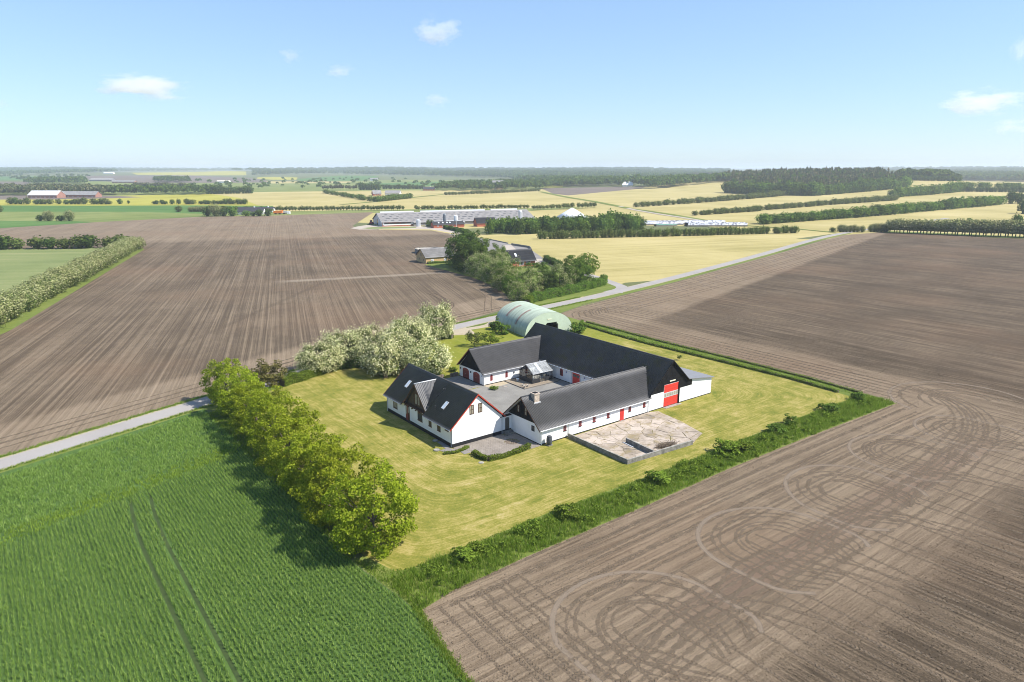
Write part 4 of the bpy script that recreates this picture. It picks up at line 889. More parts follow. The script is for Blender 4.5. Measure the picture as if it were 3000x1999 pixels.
# ------------------------------------------------------------------ greenhouse
gh = thing('greenhouse', 'black framed glass greenhouse with a ridge roof standing in the courtyard', 'greenhouse', (82.2, 100, 0.12))
hx0, hx1, hy0, hy1, hb, he, hr, hm = 79.78, 84.75, 97.95, 101.95, .92, 2.08, 3.42, 99.95
def pan(name, mat, x0, x1, y0, y1, z0, z1): return MB().box(x0, x1, y0, y1, z0, z1).build(name, mat, gh)
for q in ((hx0, hx0 + .06, hy0, hy1), (hx1 - .06, hx1, hy0, hy1), (hx0 + .06, 81.5, hy0, hy0 + .06), (83.0, hx1 - .06, hy0, hy0 + .06)): pan('base_panel', 'black_steel', *q, .1, hb)
fb = MB()
for x in (hx0 + .04, hx1 - .04):
    for y in (hy0 + .04, hy1 - .04): fb.bar((x, y, .1), (x, y, he), .09)
    fb.bar((x, hm, hb), (x, hm, hr), .09)
    for y in (hy0, hy1): fb.bar((x, y - (.12 if y < hm else -.12), he - .06), (x, hm, hr), .09, .12)
    for k in range(1, 6):
        y = hy0 + (hy1 - hy0) * k / 6; fb.bar((x, y, hb), (x, y, he if k != 3 else hr), .035)
    for z in (hb, he): fb.bar((x, hy0, z), (x, hy1, z), .055)
for y in (hy0 + .04, hy1 - .04):
    for z in (hb, he): fb.bar((hx0, y, z), (hx1, y, z), .07)
    for k in range(1, 8): fb.bar((hx0 + (hx1 - hx0) * k / 8, y, .1 if 2 < k < 6 and y < hm else hb), (hx0 + (hx1 - hx0) * k / 8, y, he), .06 if k in (3, 5) else .032)
fb.build('frame', 'black_steel', gh)
rb = MB()
for sy in (hy0 - .15, hy1 + .15):
    for k in range(9):
        x = hx0 + (hx1 - hx0) * k / 8; rb.bar((x, sy, he - .03), (x, hm, hr + .03), .035)
    rb.bar((hx0 - .05, sy, he - .05), (hx1 + .05, sy, he - .05), .09)
rb.bar((hx0 - .05, hm, hr + .05), (hx1 + .05, hm, hr + .05), .13); rb.build('glazing_bar', 'zinc', gh)
for y, sgn in ((hy0, 1), (hy1, -1)):
    for k in range(8):
        a = hx0 + (hx1 - hx0) * k / 8 + .03; b = hx0 + (hx1 - hx0) * (k + 1) / 8 - .03; e = y - sgn * .13
        mt = 'skylight_glass' if (k == 3 and sgn > 0) else ('hazy_glass' if sgn > 0 else 'clear_glass')
        MB().prism([(a, e, he), (b, e, he), (b, hm, hr), (a, hm, hr)], (0, 0, .012)).build('pane', mt, gh)
        yy = y + sgn * .04; MB().box(a, b, yy - .006, yy + .006, hb + .04 if not (3 <= k < 5 and sgn > 0) else .2, he - .04).build('pane', 'clear_glass', gh)
for x in (hx0 + .04, hx1 - .04):
    for k in range(6):
        a = hy0 + (hy1 - hy0) * k / 6 + .03; b = hy0 + (hy1 - hy0) * (k + 1) / 6 - .03
        MB().box(x - .006, x + .006, a, b, hb + .04, he - .04).build('pane', 'clear_glass', gh)
    for sgn in (0, 1):
        y0, y1 = (hy0 + .15, hm - .05) if sgn == 0 else (hy1 - .15, hm + .05)
        MB().prism([(x - .006, y0, he + .05), (x - .006, y1, he + .05), (x - .006, y1, hr - .12)], (.012, 0, 0)).build('pane', 'clear_glass', gh)
MB().box(79.86, 84.67, 98.03, 101.87, .05, .128).build('floor', 'farm_track', gh)  # pale floor added to lighten the shaded interior
# inside: table, chairs (paler and more, added to brighten the interior), pots
tb = thing('garden_table', 'pale wooden table inside the greenhouse', 'table', (82.0, 99.6, .12))
MB().box(81.3, 82.9, 99.2, 100.0, .78, .84).build('table_top', 'pot_clay', tb)
for x in (81.36, 82.8):
    for y in (99.26, 99.9): MB().box(x, x + .06, y, y + .06, .12, .779).build('leg', 'pot_clay', tb)
for i, (x, y, mt, lb) in enumerate(((82.1, 101.0, 'white_pot', 'white chair in the middle behind the table inside the greenhouse'), (80.6, 98.6, 'white_pot', 'pale garden chair behind the greenhouse corner nearest the house'), (80.5, 101.2, 'pot_clay', 'beige chair at the back left corner inside the greenhouse'), (83.7, 98.8, 'pot_clay', 'beige chair at the right side inside the greenhouse'))):
    c = thing('garden_chair', lb, 'chair', (x, y, .12), group='chairs inside the greenhouse')
    MB().box(x - .25, x + .25, y - .25, y + .25, .52, .6).build('seat', mt, c); MB().box(x - .25, x + .25, y + .2, y + .26, .601, 1.1).build('backrest', mt, c)
    for sx_ in (-.23, .18):
        for sy_ in (-.23, .18): MB().box(x + sx_, x + sx_ + .05, y + sy_, y + sy_ + .05, .12, .519).build('leg', 'weathered_wood', c)

# ------------------------------------------------------------------ curved green shed
hg = thing('arched_shed', 'pale green corrugated arched shed with an open doorway and rusty patches', 'shed', (112, 136, 0))
ax0 = Vector((102.4, 128.6, 0)); ax1 = Vector((105.3, 145.5, 0)); hd = (ax1 - ax0).normalized(); hs = Vector((hd.y, -hd.x, 0)); HW, HH = 13.6, 5.6
L_ = 16.6; o0 = ax0 + hs * (HW / 2)
def hp(t, s_, dz=0.0, grow=0.0):
    th = math.pi * s_; return o0 + hd * t - hs * (HW / 2 + grow) * math.cos(th) + Vector((0, 0, (HH + grow) * math.sin(th) ** 0.86 + dz))
n1, n2 = 190, 26; V = []; Q = []
for i in range(n1 + 1):
    t = L_ * i / n1
    for j in range(n2 + 1): V.append(hp(t, j / n2, 0, .03 * math.cos(2 * math.pi * t / .35)))
for i in range(n1):
    for j in range(n2): a = i * (n2 + 1) + j; Q.append((a, a + 1, a + n2 + 2, a + n2 + 1))
off = np.array(hg.location); link('shell', np_mesh('shell', np.array([tuple(v) for v in V]) - off, Q), 'green_sheet', hg)
def endwall(t, door, nm):
    mb = MB(); ps = [hp(t, j / 24) for j in range(25)]
    if not door: mb.prism(ps, hd * .06); mb.build(nm, 'green_end', hg); return
    dl, dr_, dh = -1.35, 2.25, 2.95; c = o0 + hd * t
    def q(u, z): return c + hs * u + Vector((0, 0, z))
    lft = [p for p in ps if (p - c).dot(hs) < dl]; rgt = [p for p in ps if (p - c).dot(hs) > dr_]; mid = [p for p in ps if dl <= (p - c).dot(hs) <= dr_]
    def arcz(u): return HH * max(0, 1 - (u / (HW / 2)) ** 2) ** .43
    mb.prism(lft + [q(dl, arcz(dl)), q(dl, 0)], hd * .06); mb.prism([q(dr_, 0), q(dr_, arcz(dr_))] + rgt, hd * .06)
    mb.prism([q(dl, 2.1), q(dl, arcz(dl))] + mid + [q(dr_, arcz(dr_)), q(dr_, 2.3), q(dr_ - .45, dh), q(dl + .7, dh)], hd * .06); mb.build(nm, 'green_end', hg)
    MB().prism([q(dr_ + .02, 0), q(dr_ + .25, 0), q(dr_ + .25, 2.35), q(dr_ - .3, dh + .1), q(dr_ - .42, dh), q(dr_ + .02, 2.3)], hd * -.08).build('door_frame', 'black_steel', hg)
    MB().prism([q(-.55, 3.75), q(.55, 3.75), q(.55, 3.92), q(-.55, 3.92)], hd * -.1).build('lamp', 'lamp_cream', hg)
endwall(0.02, True, 'end_wall'); endwall(L_ - .08, False, 'end_wall')
for t0, t1, s0, s1 in ((11.2, 12.1, .16, .42), (5.4, 6.1, .10, .40)):
    mb = MB(); k = 8
    for j in range(k):
        a, b = s0 + (s1 - s0) * j / k, s0 + (s1 - s0) * (j + 1) / k; mb.face(hp(t0, a, 0, .06), hp(t1, a, 0, .06), hp(t1, b, 0, .06), hp(t0, b, 0, .06))
    mb.build('roof_panel', 'rusty_panel', hg)

# ------------------------------------------------------------------ yard surfaces
def sheet(name, mat, pts, z, kind='structure'):
    me = bpy.data.meshes.new(name); me.from_pydata([(x, y, z) for x, y in pts], [], [tuple(range(len(pts)))])
    bm = bmesh.new(); bm.from_mesh(me)
    for f in bm.faces:
        if f.normal.z < 0: f.normal_flip()
    bmesh.ops.triangulate(bm, faces=bm.faces); bm.to_mesh(me); bm.free(); return tag(link(name, me, mat), kind=kind)
sheet('courtyard_gravel', 'gravel', [(60.0, 81.55), (86.0, 81.8), (86.02, 110.6), (71.9, 102.9), (69.2, 102.4), (66.5, 103.3), (60.05, 101.5)], .012)
sheet('courtyard_sand', 'sand', [(71.9, 102.9), (77.2, 102.9), (77.1, 101.3), (74.6, 100.9), (72.0, 101.6)], .02)
def pieces(name, mat, quads, z0, z1, parent_name, kind_label, cap=300):
    """paving built piece by piece: every piece an object under its surface"""
    xs = [p[0] for q in quads for p in q]; ys = [p[1] for q in quads for p in q]
    base = bpy.data.objects.new(parent_name, None); COL.objects.link(base); base.location = (sum(xs) / len(xs), sum(ys) / len(ys), 0); base['kind'] = 'structure'
    for q in quads[:cap]:
        dz = random.uniform(-.012, .012); MB().prism([(x, y, z0) for x, y in q], (0, 0, z1 - z0 + dz)).build(name, mat, base)
    return base
# concrete apron before the garages: cast slabs with joints
qs = []
for i in range(3):
    for j in range(4):
        x0, y0 = 64.6 + i * 2.42, 102.8 + j * 2.12
        qs.append([(x0 + .03, y0 + .03), (x0 + 2.39, y0 + .03), (x0 + 2.39, y0 + 2.09), (x0 + .03, y0 + 2.09)])
pieces('slab', 'yard_paving', qs, 0.0, .03, 'garage_apron', '')
# terrace under the greenhouse: raised boards behind a kerb
qs = []
for j in range(11):
    y0 = 96.55 + j * .57
    for x0, x1 in ((76.85, 79.9), (79.92, 82.9), (82.92, 85.5)): qs.append([(x0, y0), (x1, y0), (x1, y0 + .55), (x0, y0 + .55)])
pieces('plank', 'terrace_board', qs, 0.0, .11, 'greenhouse_terrace', '')
mb = MB().box(76.7, 85.5, 96.42, 96.53, 0, .16).box(76.7, 76.83, 96.531, 102.85, 0, .16); tag(mb.build('terrace_kerb', 'weathered_wood'), kind='structure')
# patio between farmhouse and stable wing: pavers in courses, joined because each is only a pixel or two
mb = MB(); pp = [(52.3, 77.6), (52.6, 74.4), (55.1, 74.1), (61.85, 73.8), (61.85, 79.9), (60.1, 79.9), (60.0, 81.02), (51.0, 81.02), (50.9, 80.2)]
for iy in range(26):
    for ix in range(26):
        x0 = 50.9 + ix * .42 + (iy % 2) * .21; y0 = 73.8 + iy * .28
        if in_poly(x0 + .2, y0 + .13, pp) and math.hypot(x0 - 59.2, y0 - 77.6) > 1.05: mb.box(x0, x0 + .405, y0, y0 + .265, 0, .035 + random.uniform(-.008, .008))
tag(mb.build('paver', 'paver'), kind='stuff'); bpy.data.objects['paver'].name = 'patio_pavers'
sheet('patio_bed', 'weedy_soil', pp, .01)
cobs = []
for rr, k in ((.25, 6), (.55, 12), (.85, 18)):
    for i in range(k):
        a0, a1 = 2 * math.pi * i / k + .05, 2 * math.pi * (i + .86) / k; c = (59.2, 77.6)
        cobs.append([(c[0] + r * math.cos(a), c[1] + r * math.sin(a)) for r, a in ((rr - .12, a0), (rr + .13, a0), (rr + .13, a1), (rr - .12, a1))])
pieces('cobble', 'stone', cobs, 0, .06, 'fire_ring', '')
# path round the house corner, edged
qs = [[(48.9, 81.3), (50.5, 81.5), (51.0, 79.9), (49.4, 79.7)], [(50.0, 82.6), (50.85, 82.6), (50.85, 81.6), (50.0, 81.5)], [(51.1, 79.6), (52.2, 79.4), (52.0, 78.0), (51.0, 78.1)], [(50.3, 84.4), (50.88, 84.4), (50.88, 82.65), (50.2, 82.65)]]
pieces('slab', 'yard_paving', qs, 0, .05, 'garden_path', '')

# cracked concrete yard: irregular slabs with weeds in the joints
YP = [(67.4, 73.65), (67.35, 61.9), (68.6, 61.35), (80.3, 60.6), (84.9, 62.3), (86.5, 68.0), (87.2, 73.3), (85.6, 73.95)]
sheet('yard_soil', 'weedy_soil', YP, .01)
def clip(poly, n, c):
    out = []
    for i in range(len(poly)):
        p, q = poly[i], poly[(i + 1) % len(poly)]; a = p[0] * n[0] + p[1] * n[1] - c; b = q[0] * n[0] + q[1] * n[1] - c
        if a <= 0: out.append(p)
        if a * b < 0: t = a / (a - b); out.append((p[0] + (q[0] - p[0]) * t, p[1] + (q[1] - p[1]) * t))
    return out
rs = random.Random(5); seeds = []
for i in range(9):
    for j in range(6):
        p = (67.5 + (i + .5) * 2.2 + rs.uniform(-1.15, 1.15), 61 + (j + .5) * 2.2 + rs.uniform(-1.15, 1.15))
        if in_poly(p[0], p[1], YP): seeds.append(p)
quads = []
for i, p in enumerate(seeds):
    cell = list(YP); gap = rs.choice((.012, .015, .02, .035, .06))
    for j, q in enumerate(seeds):
        if i == j: continue
        n = (q[0] - p[0], q[1] - p[1]); L = math.hypot(*n); n = (n[0] / L, n[1] / L); c = n[0] * (p[0] + q[0]) / 2 + n[1] * (p[1] + q[1]) / 2 - gap
        cell = clip(cell, n, c)
        if len(cell) < 3: break
    if len(cell) >= 3:
        if rs.random() < .3 or True:
            c2 = []                                     # ragged edges
            for k in range(len(cell)):
                a, b = cell[k], cell[(k + 1) % len(cell)]; c2.append(a); L = math.hypot(b[0] - a[0], b[1] - a[1])
                if L > .9:
                    for tt in (.33, .66):
                        w_ = rs.uniform(-.07, .012); nx, ny = (b[1] - a[1]) / L, -(b[0] - a[0]) / L
                        c2.append((a[0] + (b[0] - a[0]) * tt + nx * w_, a[1] + (b[1] - a[1]) * tt + ny * w_))
            cell = c2
        quads.append(cell)
pieces('slab', 'slab_concrete', quads, 0, .055, 'concrete_yard', '')
def lowwall(label, p, q, w, h, mat='old_concrete'):
    c = thing('concrete_wall', label, 'wall', ((p[0] + q[0]) / 2, (p[1] + q[1]) / 2, 0), group='low concrete walls of the yard')
    a = Vector((*p, h / 2)); b = Vector((*q, h / 2)); MB().bar(a, b, w, h).build('wall_body', mat, c)
    MB().bar((p[0], p[1], h + .02), (q[0], q[1], h + .02), w + .03, .04).build('wall_top', 'concrete', c); return c
lowwall('long low concrete wall running from the stable wing out into the lawn', (67.25, 73.75), (67.2, 61.3), .2, .68)
lowwall('low concrete wall along the front edge of the cracked yard', (67.1, 61.4), (80.1, 60.45), .2, .66)
lowwall('short concrete wall standing alone inside the cracked yard', (72.85, 67.0), (72.4, 61.2), .2, .72)
pp_ = thing('steel_pipe', 'pale pipe lying beside the short inner concrete wall', 'pipe', (72.2, 66, 0)); MB().tube((72.35, 67.1, .1), (72.15, 64.9, .1), .07, n=8).build('tube', 'white_metal', pp_)
pp_ = thing('wooden_plank', 'pale plank on the ground right of the short inner concrete wall', 'plank', (74.2, 66, 0)); MB().bar((73.9, 67.0, .09), (74.1, 65.4, .09), .16, .05).build('board', 'pot_clay', pp_)
# brush pile
br = MB(); rs = random.Random(3)
for i in range(150):
    c = Vector((76.3 + rs.gauss(0, .9), 62.35 + rs.gauss(0, .35), .08 + abs(rs.gauss(0, .22)))); d = Vector((rs.gauss(0, 1), rs.gauss(0, .6), rs.gauss(0, .35))).normalized() * rs.uniform(.3, .8)
    br.tube(c - d, c + d, .028, .012, n=4, cap=False)
bp = thing('brush_pile', 'heap of cut twigs and dead branches on the cracked concrete yard', 'brush pile', (76.3, 62.3, .05)); o = br.build('branch', 'dead_wood', bp); o['kind'] = 'stuff'
# water butt and small things
wb = thing('water_barrel', 'dark plastic water barrel at the corner of the stable wing', 'barrel', (62.95, 73.2, 0))
MB().box(62.55, 63.35, 72.85, 73.6, 0, .16).build('base', 'old_concrete', wb); MB().lathe((62.95, 73.2, .161), [(.36, 0), (.42, .3), (.44, .62), (.42, .95), (.36, 1.18), (.38, 1.2), (.38, 1.26)], 18).build('barrel_body', 'barrel_plastic', wb, False)
MB().lathe((62.95, 73.2, 1.425), [(.33, 0), (.30, .06), (.1, .07)], 18).build('lid', 'barrel_plastic', wb)
def lid(x, y, r, lb, mat='old_concrete', h=.1):
    t = thing('well_cover', lb, 'well cover', (x, y, 0)); MB().lathe((x, y, 0), [(r, 0), (r, h)], 20).build('rim', mat, t); MB().lathe((x, y, h + .002), [(r * .8, 0), (r * .78, .035)], 20).build('lid', 'concrete', t)
lid(48.65, 81.75, .48, 'round concrete well cover on the lawn by the farmhouse corner'); lid(50.35, 85.0, .42, 'round cover against the shaded farmhouse wall'); lid(51.3, 74.2, .38, 'flat pale round cover alone on the lawn below the patio', 'concrete', .04)
lid(74.8, 100.1, .42, 'rusty manhole cover in the courtyard gravel', 'rusty_panel', .05)
for i, (x, y, lb) in enumerate(((77.55, 98.0, 'clay pot on the terrace edge, nearest the garage wing'), (77.2, 97.05, 'clay pot at the very corner of the terrace'), (78.0, 97.1, 'clay pot on the terrace edge, nearest the greenhouse'))):
    t = thing('flower_pot', lb, 'pot', (x, y, .12), group='clay pots on the terrace edge'); MB().lathe((x, y, .12), [(.13, 0), (.22, .3), (.25, .32), (.25, .38), (.2, .38), (.18, .3)], 12).build('pot_body', 'pot_clay', t); MB().lathe((x, y, .41), [(.19, 0), (.1, .03)], 10).build('soil', 'dark_bed', t)
t = thing('flower_pot', 'white pot with a small plant beside the greenhouse', 'pot', (78.9, 101.4, .12)); MB().lathe((78.9, 101.4, .12), [(.2, 0), (.33, .42), (.28, .42)], 14).build('pot_body', 'white_pot', t)

# ------------------------------------------------------------------ foliage builders
def quads_at(C, size, rng, up=0.35, aspect=0.75, nrm=None):
    """leaf-sized quads at the points C with random facing (leaning to +z or to given normals)"""
    n = len(C); N = rng.normal(size=(n, 3)); N[:, 2] += up
    if nrm is not None: N = N * 0.75 + nrm * 1.0
    N /= np.linalg.norm(N, axis=1)[:, None] + 1e-9
    T = np.cross(N, rng.normal(size=(n, 3))); T /= np.linalg.norm(T, axis=1)[:, None] + 1e-9
    B = np.cross(N, T); s = (size * rng.uniform(0.6, 1.35, n))[:, None] / 2
    bend = N * s * 0.25
    V = np.stack([C - T * s - bend, C - B * s * aspect + bend, C + T * s - bend, C + B * s * aspect + bend], 1).reshape(-1, 3)
    return V, np.arange(4 * n).reshape(-1, 4)
def clump_points(rng, nclump, per, rad, hgt, z0, cl, flat=0.75, hollow=0.45, shape=1.0):
    """clump centres through the outer part of an uneven crown, leaves round each centre"""
    d = rng.normal(size=(nclump, 3)); d /= np.linalg.norm(d, axis=1)[:, None]
    r = rng.uniform(hollow, 1.0, nclump) ** 0.6
    lob = 1 + 0.16 * np.sin(3 * np.arctan2(d[:, 1], d[:, 0]) + rng.uniform(0, 6)) + 0.10 * np.sin(5 * np.arctan2(d[:, 1], d[:, 0]) + rng.uniform(0, 6)) + rng.normal(0, .06, nclump)
    c = d * (r * lob)[:, None]
    c[:, 2] = np.where(c[:, 2] < -0.55, -0.55 + (c[:, 2] + .55) * .3, c[:, 2])
    c[:, 2] *= shape
    zc = z0 + hgt * 0.40
    C = np.stack([c[:, 0] * rad, c[:, 1] * rad, zc + c[:, 2] * hgt * .58], 1)
    k = np.repeat(C, per, 0); g = rng.normal(size=(len(k), 3)); g *= (rng.uniform(0.3, 1, len(k)) ** .5 / (np.linalg.norm(g, axis=1) + 1e-9))[:, None]
    k = k + g * cl * np.array([1, 1, flat]); k[:, 2] = np.maximum(k[:, 2], 0.05)
    out = np.repeat(C - np.array([0, 0, zc - hgt * .2]), per, 0); out /= np.linalg.norm(out, axis=1)[:, None] + 1e-9
    return k, out, C
def trunk_mesh(name, rng, h, rad, z0, crown_r, nlimb=6):
    mb = MB(); top = Vector((rng.normal(0, .15), rng.normal(0, .15), z0 + (h - z0) * .55)); mid = Vector((top.x * .4, top.y * .4, z0))
    mb.tube((0, 0, -.15), mid, rad, rad * .8, 7, False); mb.tube(mid, top, rad * .8, rad * .3, 6, False)
    for i in range(nlimb):
        a = 2 * math.pi * i / nlimb + rng.normal(0, .3); s = mid.lerp(top, rng.uniform(0, .6)); L = crown_r * rng.uniform(.6, .9)
        e = s + Vector((math.cos(a) * L, math.sin(a) * L, (h - z0) * rng.uniform(.2, .45))); m_ = s.lerp(e, .5) + Vector((0, 0, -.15))
        mb.tube(s, m_, rad * .42, rad * .28, 5, False); mb.tube(m_, e, rad * .28, rad * .08, 5, False)
    me = bpy.data.meshes.new(name); me.from_pydata(mb.v, [], mb.f); me.materials.append(M['bark']); return me
def leaf_mesh(name, V, Q, mat):
    me = np_mesh(name, V, Q); me.materials.append(M[mat]); return me
def tree_kind(seed, rad, h, z0, leaf, nclump, per, cl, size, trunk_r, mat, bl=None, nblossom=0, bsize=.3, hollow=.45, shape=1.0):
    rng = np.random.default_rng(seed); k, out, C = clump_points(rng, nclump, per, rad, h - z0, z0, cl, hollow=hollow, shape=shape)
    V, Q = quads_at(k, size, rng, .5, .7, out); d = {'crown': leaf_mesh('crown', V, Q, mat), 'trunk': trunk_mesh('trunk', rng, h, trunk_r, max(z0 + .3, .5), rad), 'h': h, 'r': rad}
    if bl:
        ci = rng.choice(len(C), nblossom); b = C[ci] + rng.normal(0, cl * .55, (nblossom, 3)); oc = b - np.array([0, 0, z0 + (h - z0) * .25]); oc /= np.linalg.norm(oc, axis=1)[:, None]
        b = b + oc * cl * rng.uniform(.25, .8, nblossom)[:, None]; keep = b[:, 2] > .4
        V, Q = quads_at(b[keep], bsize, rng, 1.0, .85, oc[keep]); d['blossom'] = leaf_mesh('blossom', V, Q, bl)
    return d
def plant(kind, name, label, cat, p, rot=None, sx=1.0, sz=1.0, group=None, trunk=True):
    o = thing(name, label, cat, p, random.uniform(0, 6.28) if rot is None else rot, group); o.scale = (sx, sx, sz)
    for part in ('trunk', 'crown', 'blossom'):
        if part in kind and (trunk or part != 'trunk'): link(part, kind[part], None, o)
    return o
def leafy_box(name, label, cat, path, w, h, n, size, mat, blossom=None, nb=0, group=None, wob=.15, seed=1, base=0.0):
    """hedge along a path: leaves through its volume, denser on its faces"""
    rng = np.random.default_rng(seed); P = np.array([tuple(p[:2]) for p in path]); seg = np.linalg.norm(np.diff(P, axis=0), axis=1); cum = np.concatenate([[0], np.cumsum(seg)])
    def pts(n):
        t = rng.uniform(0, cum[-1], n); i = np.clip(np.searchsorted(cum, t) - 1, 0, len(seg) - 1); f = (t - cum[i]) / seg[i]; c = P[i] + (P[i + 1] - P[i]) * f[:, None]
        d = (P[i + 1] - P[i]) / seg[i][:, None]; nn = np.stack([-d[:, 1], d[:, 0]], 1)
        hh = h * (1 + wob * np.sin(t * 1.9 + seed) * .5 + wob * np.sin(t * .71) + rng.normal(0, wob * .35, n)); ww = w * (1 + wob * np.sin(t * 1.3 + 2))
        ang = rng.uniform(0, math.pi, n); rr = rng.uniform(.6, 1.0, n) ** .5
        s = np.clip(np.cos(ang) * 1.25, -1, 1) * rr; z = np.clip(np.sin(ang) * 1.2, 0, 1) * rr
        side = rng.random(n) < .35; z = np.where(side, rng.uniform(0, 1, n), z); s = np.where(side, np.sign(s) * rng.uniform(.8, 1, n), s)
        xy = c + nn * (s * ww / 2)[:, None]; out = np.stack([nn[:, 0] * s, nn[:, 1] * s, z * 1.2], 1)
        return np.column_stack([xy, base + .03 + z * hh]), out / (np.linalg.norm(out, axis=1)[:, None] + 1e-6)
    o = thing(name, label, cat, (*P.mean(0), 0), 0, group); off = np.array([*P.mean(0), 0])
    k, out = pts(n); V, Q = quads_at(k, size, rng, .4, .7, out); link('foliage', leaf_mesh('foliage', V - off, Q, mat), None, o)
    if blossom:
        k, out = pts(nb); k = k + out * .12; V, Q = quads_at(k, size * .9, rng, .8, .85, out); link('blossom', leaf_mesh('blossom', V - off, Q, blossom), None, o)
    core = MB()
    for a, b in zip(P[:-1], P[1:]): core.bar((a[0], a[1], base + h * .36), (b[0], b[1], base + h * .36), w * .5, h * .7)
    core.build('stems', 'bark', o); return o

# ------------------------------------------------------------------ row of yellow-green trees beside the crop
LIME = [tree_kind(100 + i, 4.9, 9.6, .9, None, 150, 88, .8, .29, .24, 'lime_leaf', hollow=.6) for i in range(3)]
rowl = ['lime green tree at the near end of the row, by the lawn corner', 'second lime green tree of the row, counted from the lawn corner', 'third lime green tree of the row, counted from the lawn corner', 'fourth lime green tree of the row, counted from the lawn corner',
        'fourth lime green tree of the row, counted from the road', 'third lime green tree of the row, counted from the road', 'second lime green tree of the row, counted from the road', 'rounded lime green tree at the road end of the row']
for i, ((x, y), lb) in enumerate(zip(((29.0, 62.4), (28.9, 71.0), (29.0, 79.6), (29.3, 88.2), (30.0, 96.8), (30.2, 105.3), (30.6, 114.4), (30.6, 122.4)), rowl)):
    plant(LIME[i % 3], 'deciduous_tree', lb, 'tree', (x, y, 0), sx=(.96, .93, .90, .89, .87, .85, .80, .78)[i], sz=(1.0, .98, .90, .90, .90, .86, .82, .82)[i], group='yellow-green trees in a row beside the crop field')
# blossoming trees behind the farmhouse
BLO = [tree_kind(200 + i, 5.0, 6.9, .9, None, 130, 52, .85, .32, .22, 'olive_leaf', 'blossom', 6800, .27, hollow=.62) for i in range(3)]
for i, (x, y, sx, sz, lb) in enumerate(((50.6, 131.0, .80, .80, 'white blossoming tree farthest left in the clump behind the farmhouse'), (57.0, 133.6, .86, .95, 'white blossoming tree arching over the road, second from the left of the clump'), (63.0, 134.6, .9, 1.0, 'tall white blossoming tree in the middle of the clump, at the roadside'),
        (61.8, 122.6, 1.04, 1.08, 'large white blossoming tree hanging low beside the farmhouse lawn'), (69.3, 128.6, 1.08, 1.1, 'white blossoming tree in the centre of the clump behind the farmhouse'), (67.8, 117.0, .92, .92, 'white blossoming tree closest to the garage wing'),
        (76.4, 138.2, .84, .98, 'white blossoming tree by the road, second from the right of the clump'), (85.2, 141.6, .80, 1.12, 'tall pale blossoming tree at the right end of the clump by the drive'))):
    plant(BLO[i % 3], 'blossoming_tree', lb, 'tree', (x, y, 0), sx=sx, sz=sz, group='white blossoming trees behind the farmhouse')
BUSH = [tree_kind(300 + i, 1.0, 1.6, .05, None, 26, 30, .34, .24, .05, 'hedge_leaf', hollow=.3) for i in range(2)]
DBUSH = [tree_kind(310 + i, 1.0, 1.6, .05, None, 26, 30, .34, .24, .05, 'green_leaf', hollow=.3) for i in range(2)]
BRBUSH = tree_kind(320, 3.3, 4.6, .3, None, 60, 46, .8, .34, .09, 'brown_leaf', hollow=.35)
plant(BRBUSH, 'brown_shrub', 'brownish purple shrub beside the road at the hedge end', 'shrub', (40.4, 129.0, 0), sx=1.05, sz=1.0)
leafy_box('low_hedge', 'low green hedge between lawn and road, left of the blossoming trees', 'hedge', [(41.5, 126.0), (46, 127.5), (50, 129.0)], 1.7, 1.6, 5200, .26, 'hedge_leaf', seed=3)
leafy_box('low_hedge', 'dark shaded hedge under the white blossoming trees', 'hedge', [(50, 129.0), (54.5, 130.4), (59, 129), (60.8, 124.2), (59.6, 118.8)], 1.5, 1.9, 7000, .27, 'dark_leaf', seed=4)
leafy_box('low_hedge', 'clipped green hedge at the drive under the last blossoming tree', 'hedge', [(82.5, 143.2), (86.0, 140.8), (87.6, 138.4)], 1.8, 1.7, 4000, .26, 'green_leaf', seed=5)
leafy_box('patio_hedge', 'low yellow-green hedge bordering the paved patio', 'hedge', [(52.2, 77.4), (52.0, 75.6), (52.5, 74.1), (55.1, 73.75), (57.5, 73.9), (60.0, 74.2)], .75, .62, 3600, .16, 'hedge_leaf', seed=6)
leafy_box('patio_hedge', 'thin strip of low plants by the farmhouse corner path', 'hedge', [(48.7, 79.9), (50.2, 79.2), (51.8, 79.4), (52.9, 79.9)], .55, .32, 1200, .14, 'hedge_leaf', seed=7)
leafy_box('low_hedge', 'narrow trimmed hedge edging the lawn on the ploughed field side', 'hedge', [(122.9, 131), (121.6, 118), (121.1, 105.5), (121.6, 93), (122.0, 82), (122.2, 70), (121.4, 60)], .7, .55, 6500, .22, 'hedge_leaf', seed=8)
leafy_box('low_hedge', 'line of tall weeds along the very edge of the ploughed field', 'hedge', [(126.0, 132), (125.6, 118), (125.2, 105), (125.4, 92), (125.4, 80), (125.2, 68), (124.2, 57)], .6, .4, 4200, .2, 'hedge_leaf', seed=9)
for x, y, k, s_, z_, lb in ((100.2, 135.2, DBUSH[0], 1.9, 1.5, 'dark bush against the left end of the arched green shed'), (101.6, 139.8, DBUSH[1], 1.6, 1.7, 'dark bush at the far left corner of the arched green shed'), (115.6, 124.6, DBUSH[1], 2.2, 1.6, 'leafy bush in front of the arched shed doorway, right side'), (119.4, 127.2, DBUSH[0], 1.7, 1.3, 'low bush at the right foot of the arched shed'),
        (72.1, 99.95, BUSH[0], .75, .55, 'small round shrub in the courtyard by the garage corner'), (72.3, 114.3, BUSH[1], .9, .7, 'small shrub on the grass beside the garage gable'), (68.3, 112.6, DBUSH[1], .8, .6, 'small shrub left of the dry stone edging')):
    plant(k, 'shrub', lb, 'shrub', (x, y, 0), sx=s_, sz=z_)
ORCH = [tree_kind(330 + i, 2.0, 3.4, 1.0, None, 34, 34, .5, .26, .08, m_, hollow=.3) for i, m_ in enumerate(('olive_leaf', 'hedge_leaf'))]
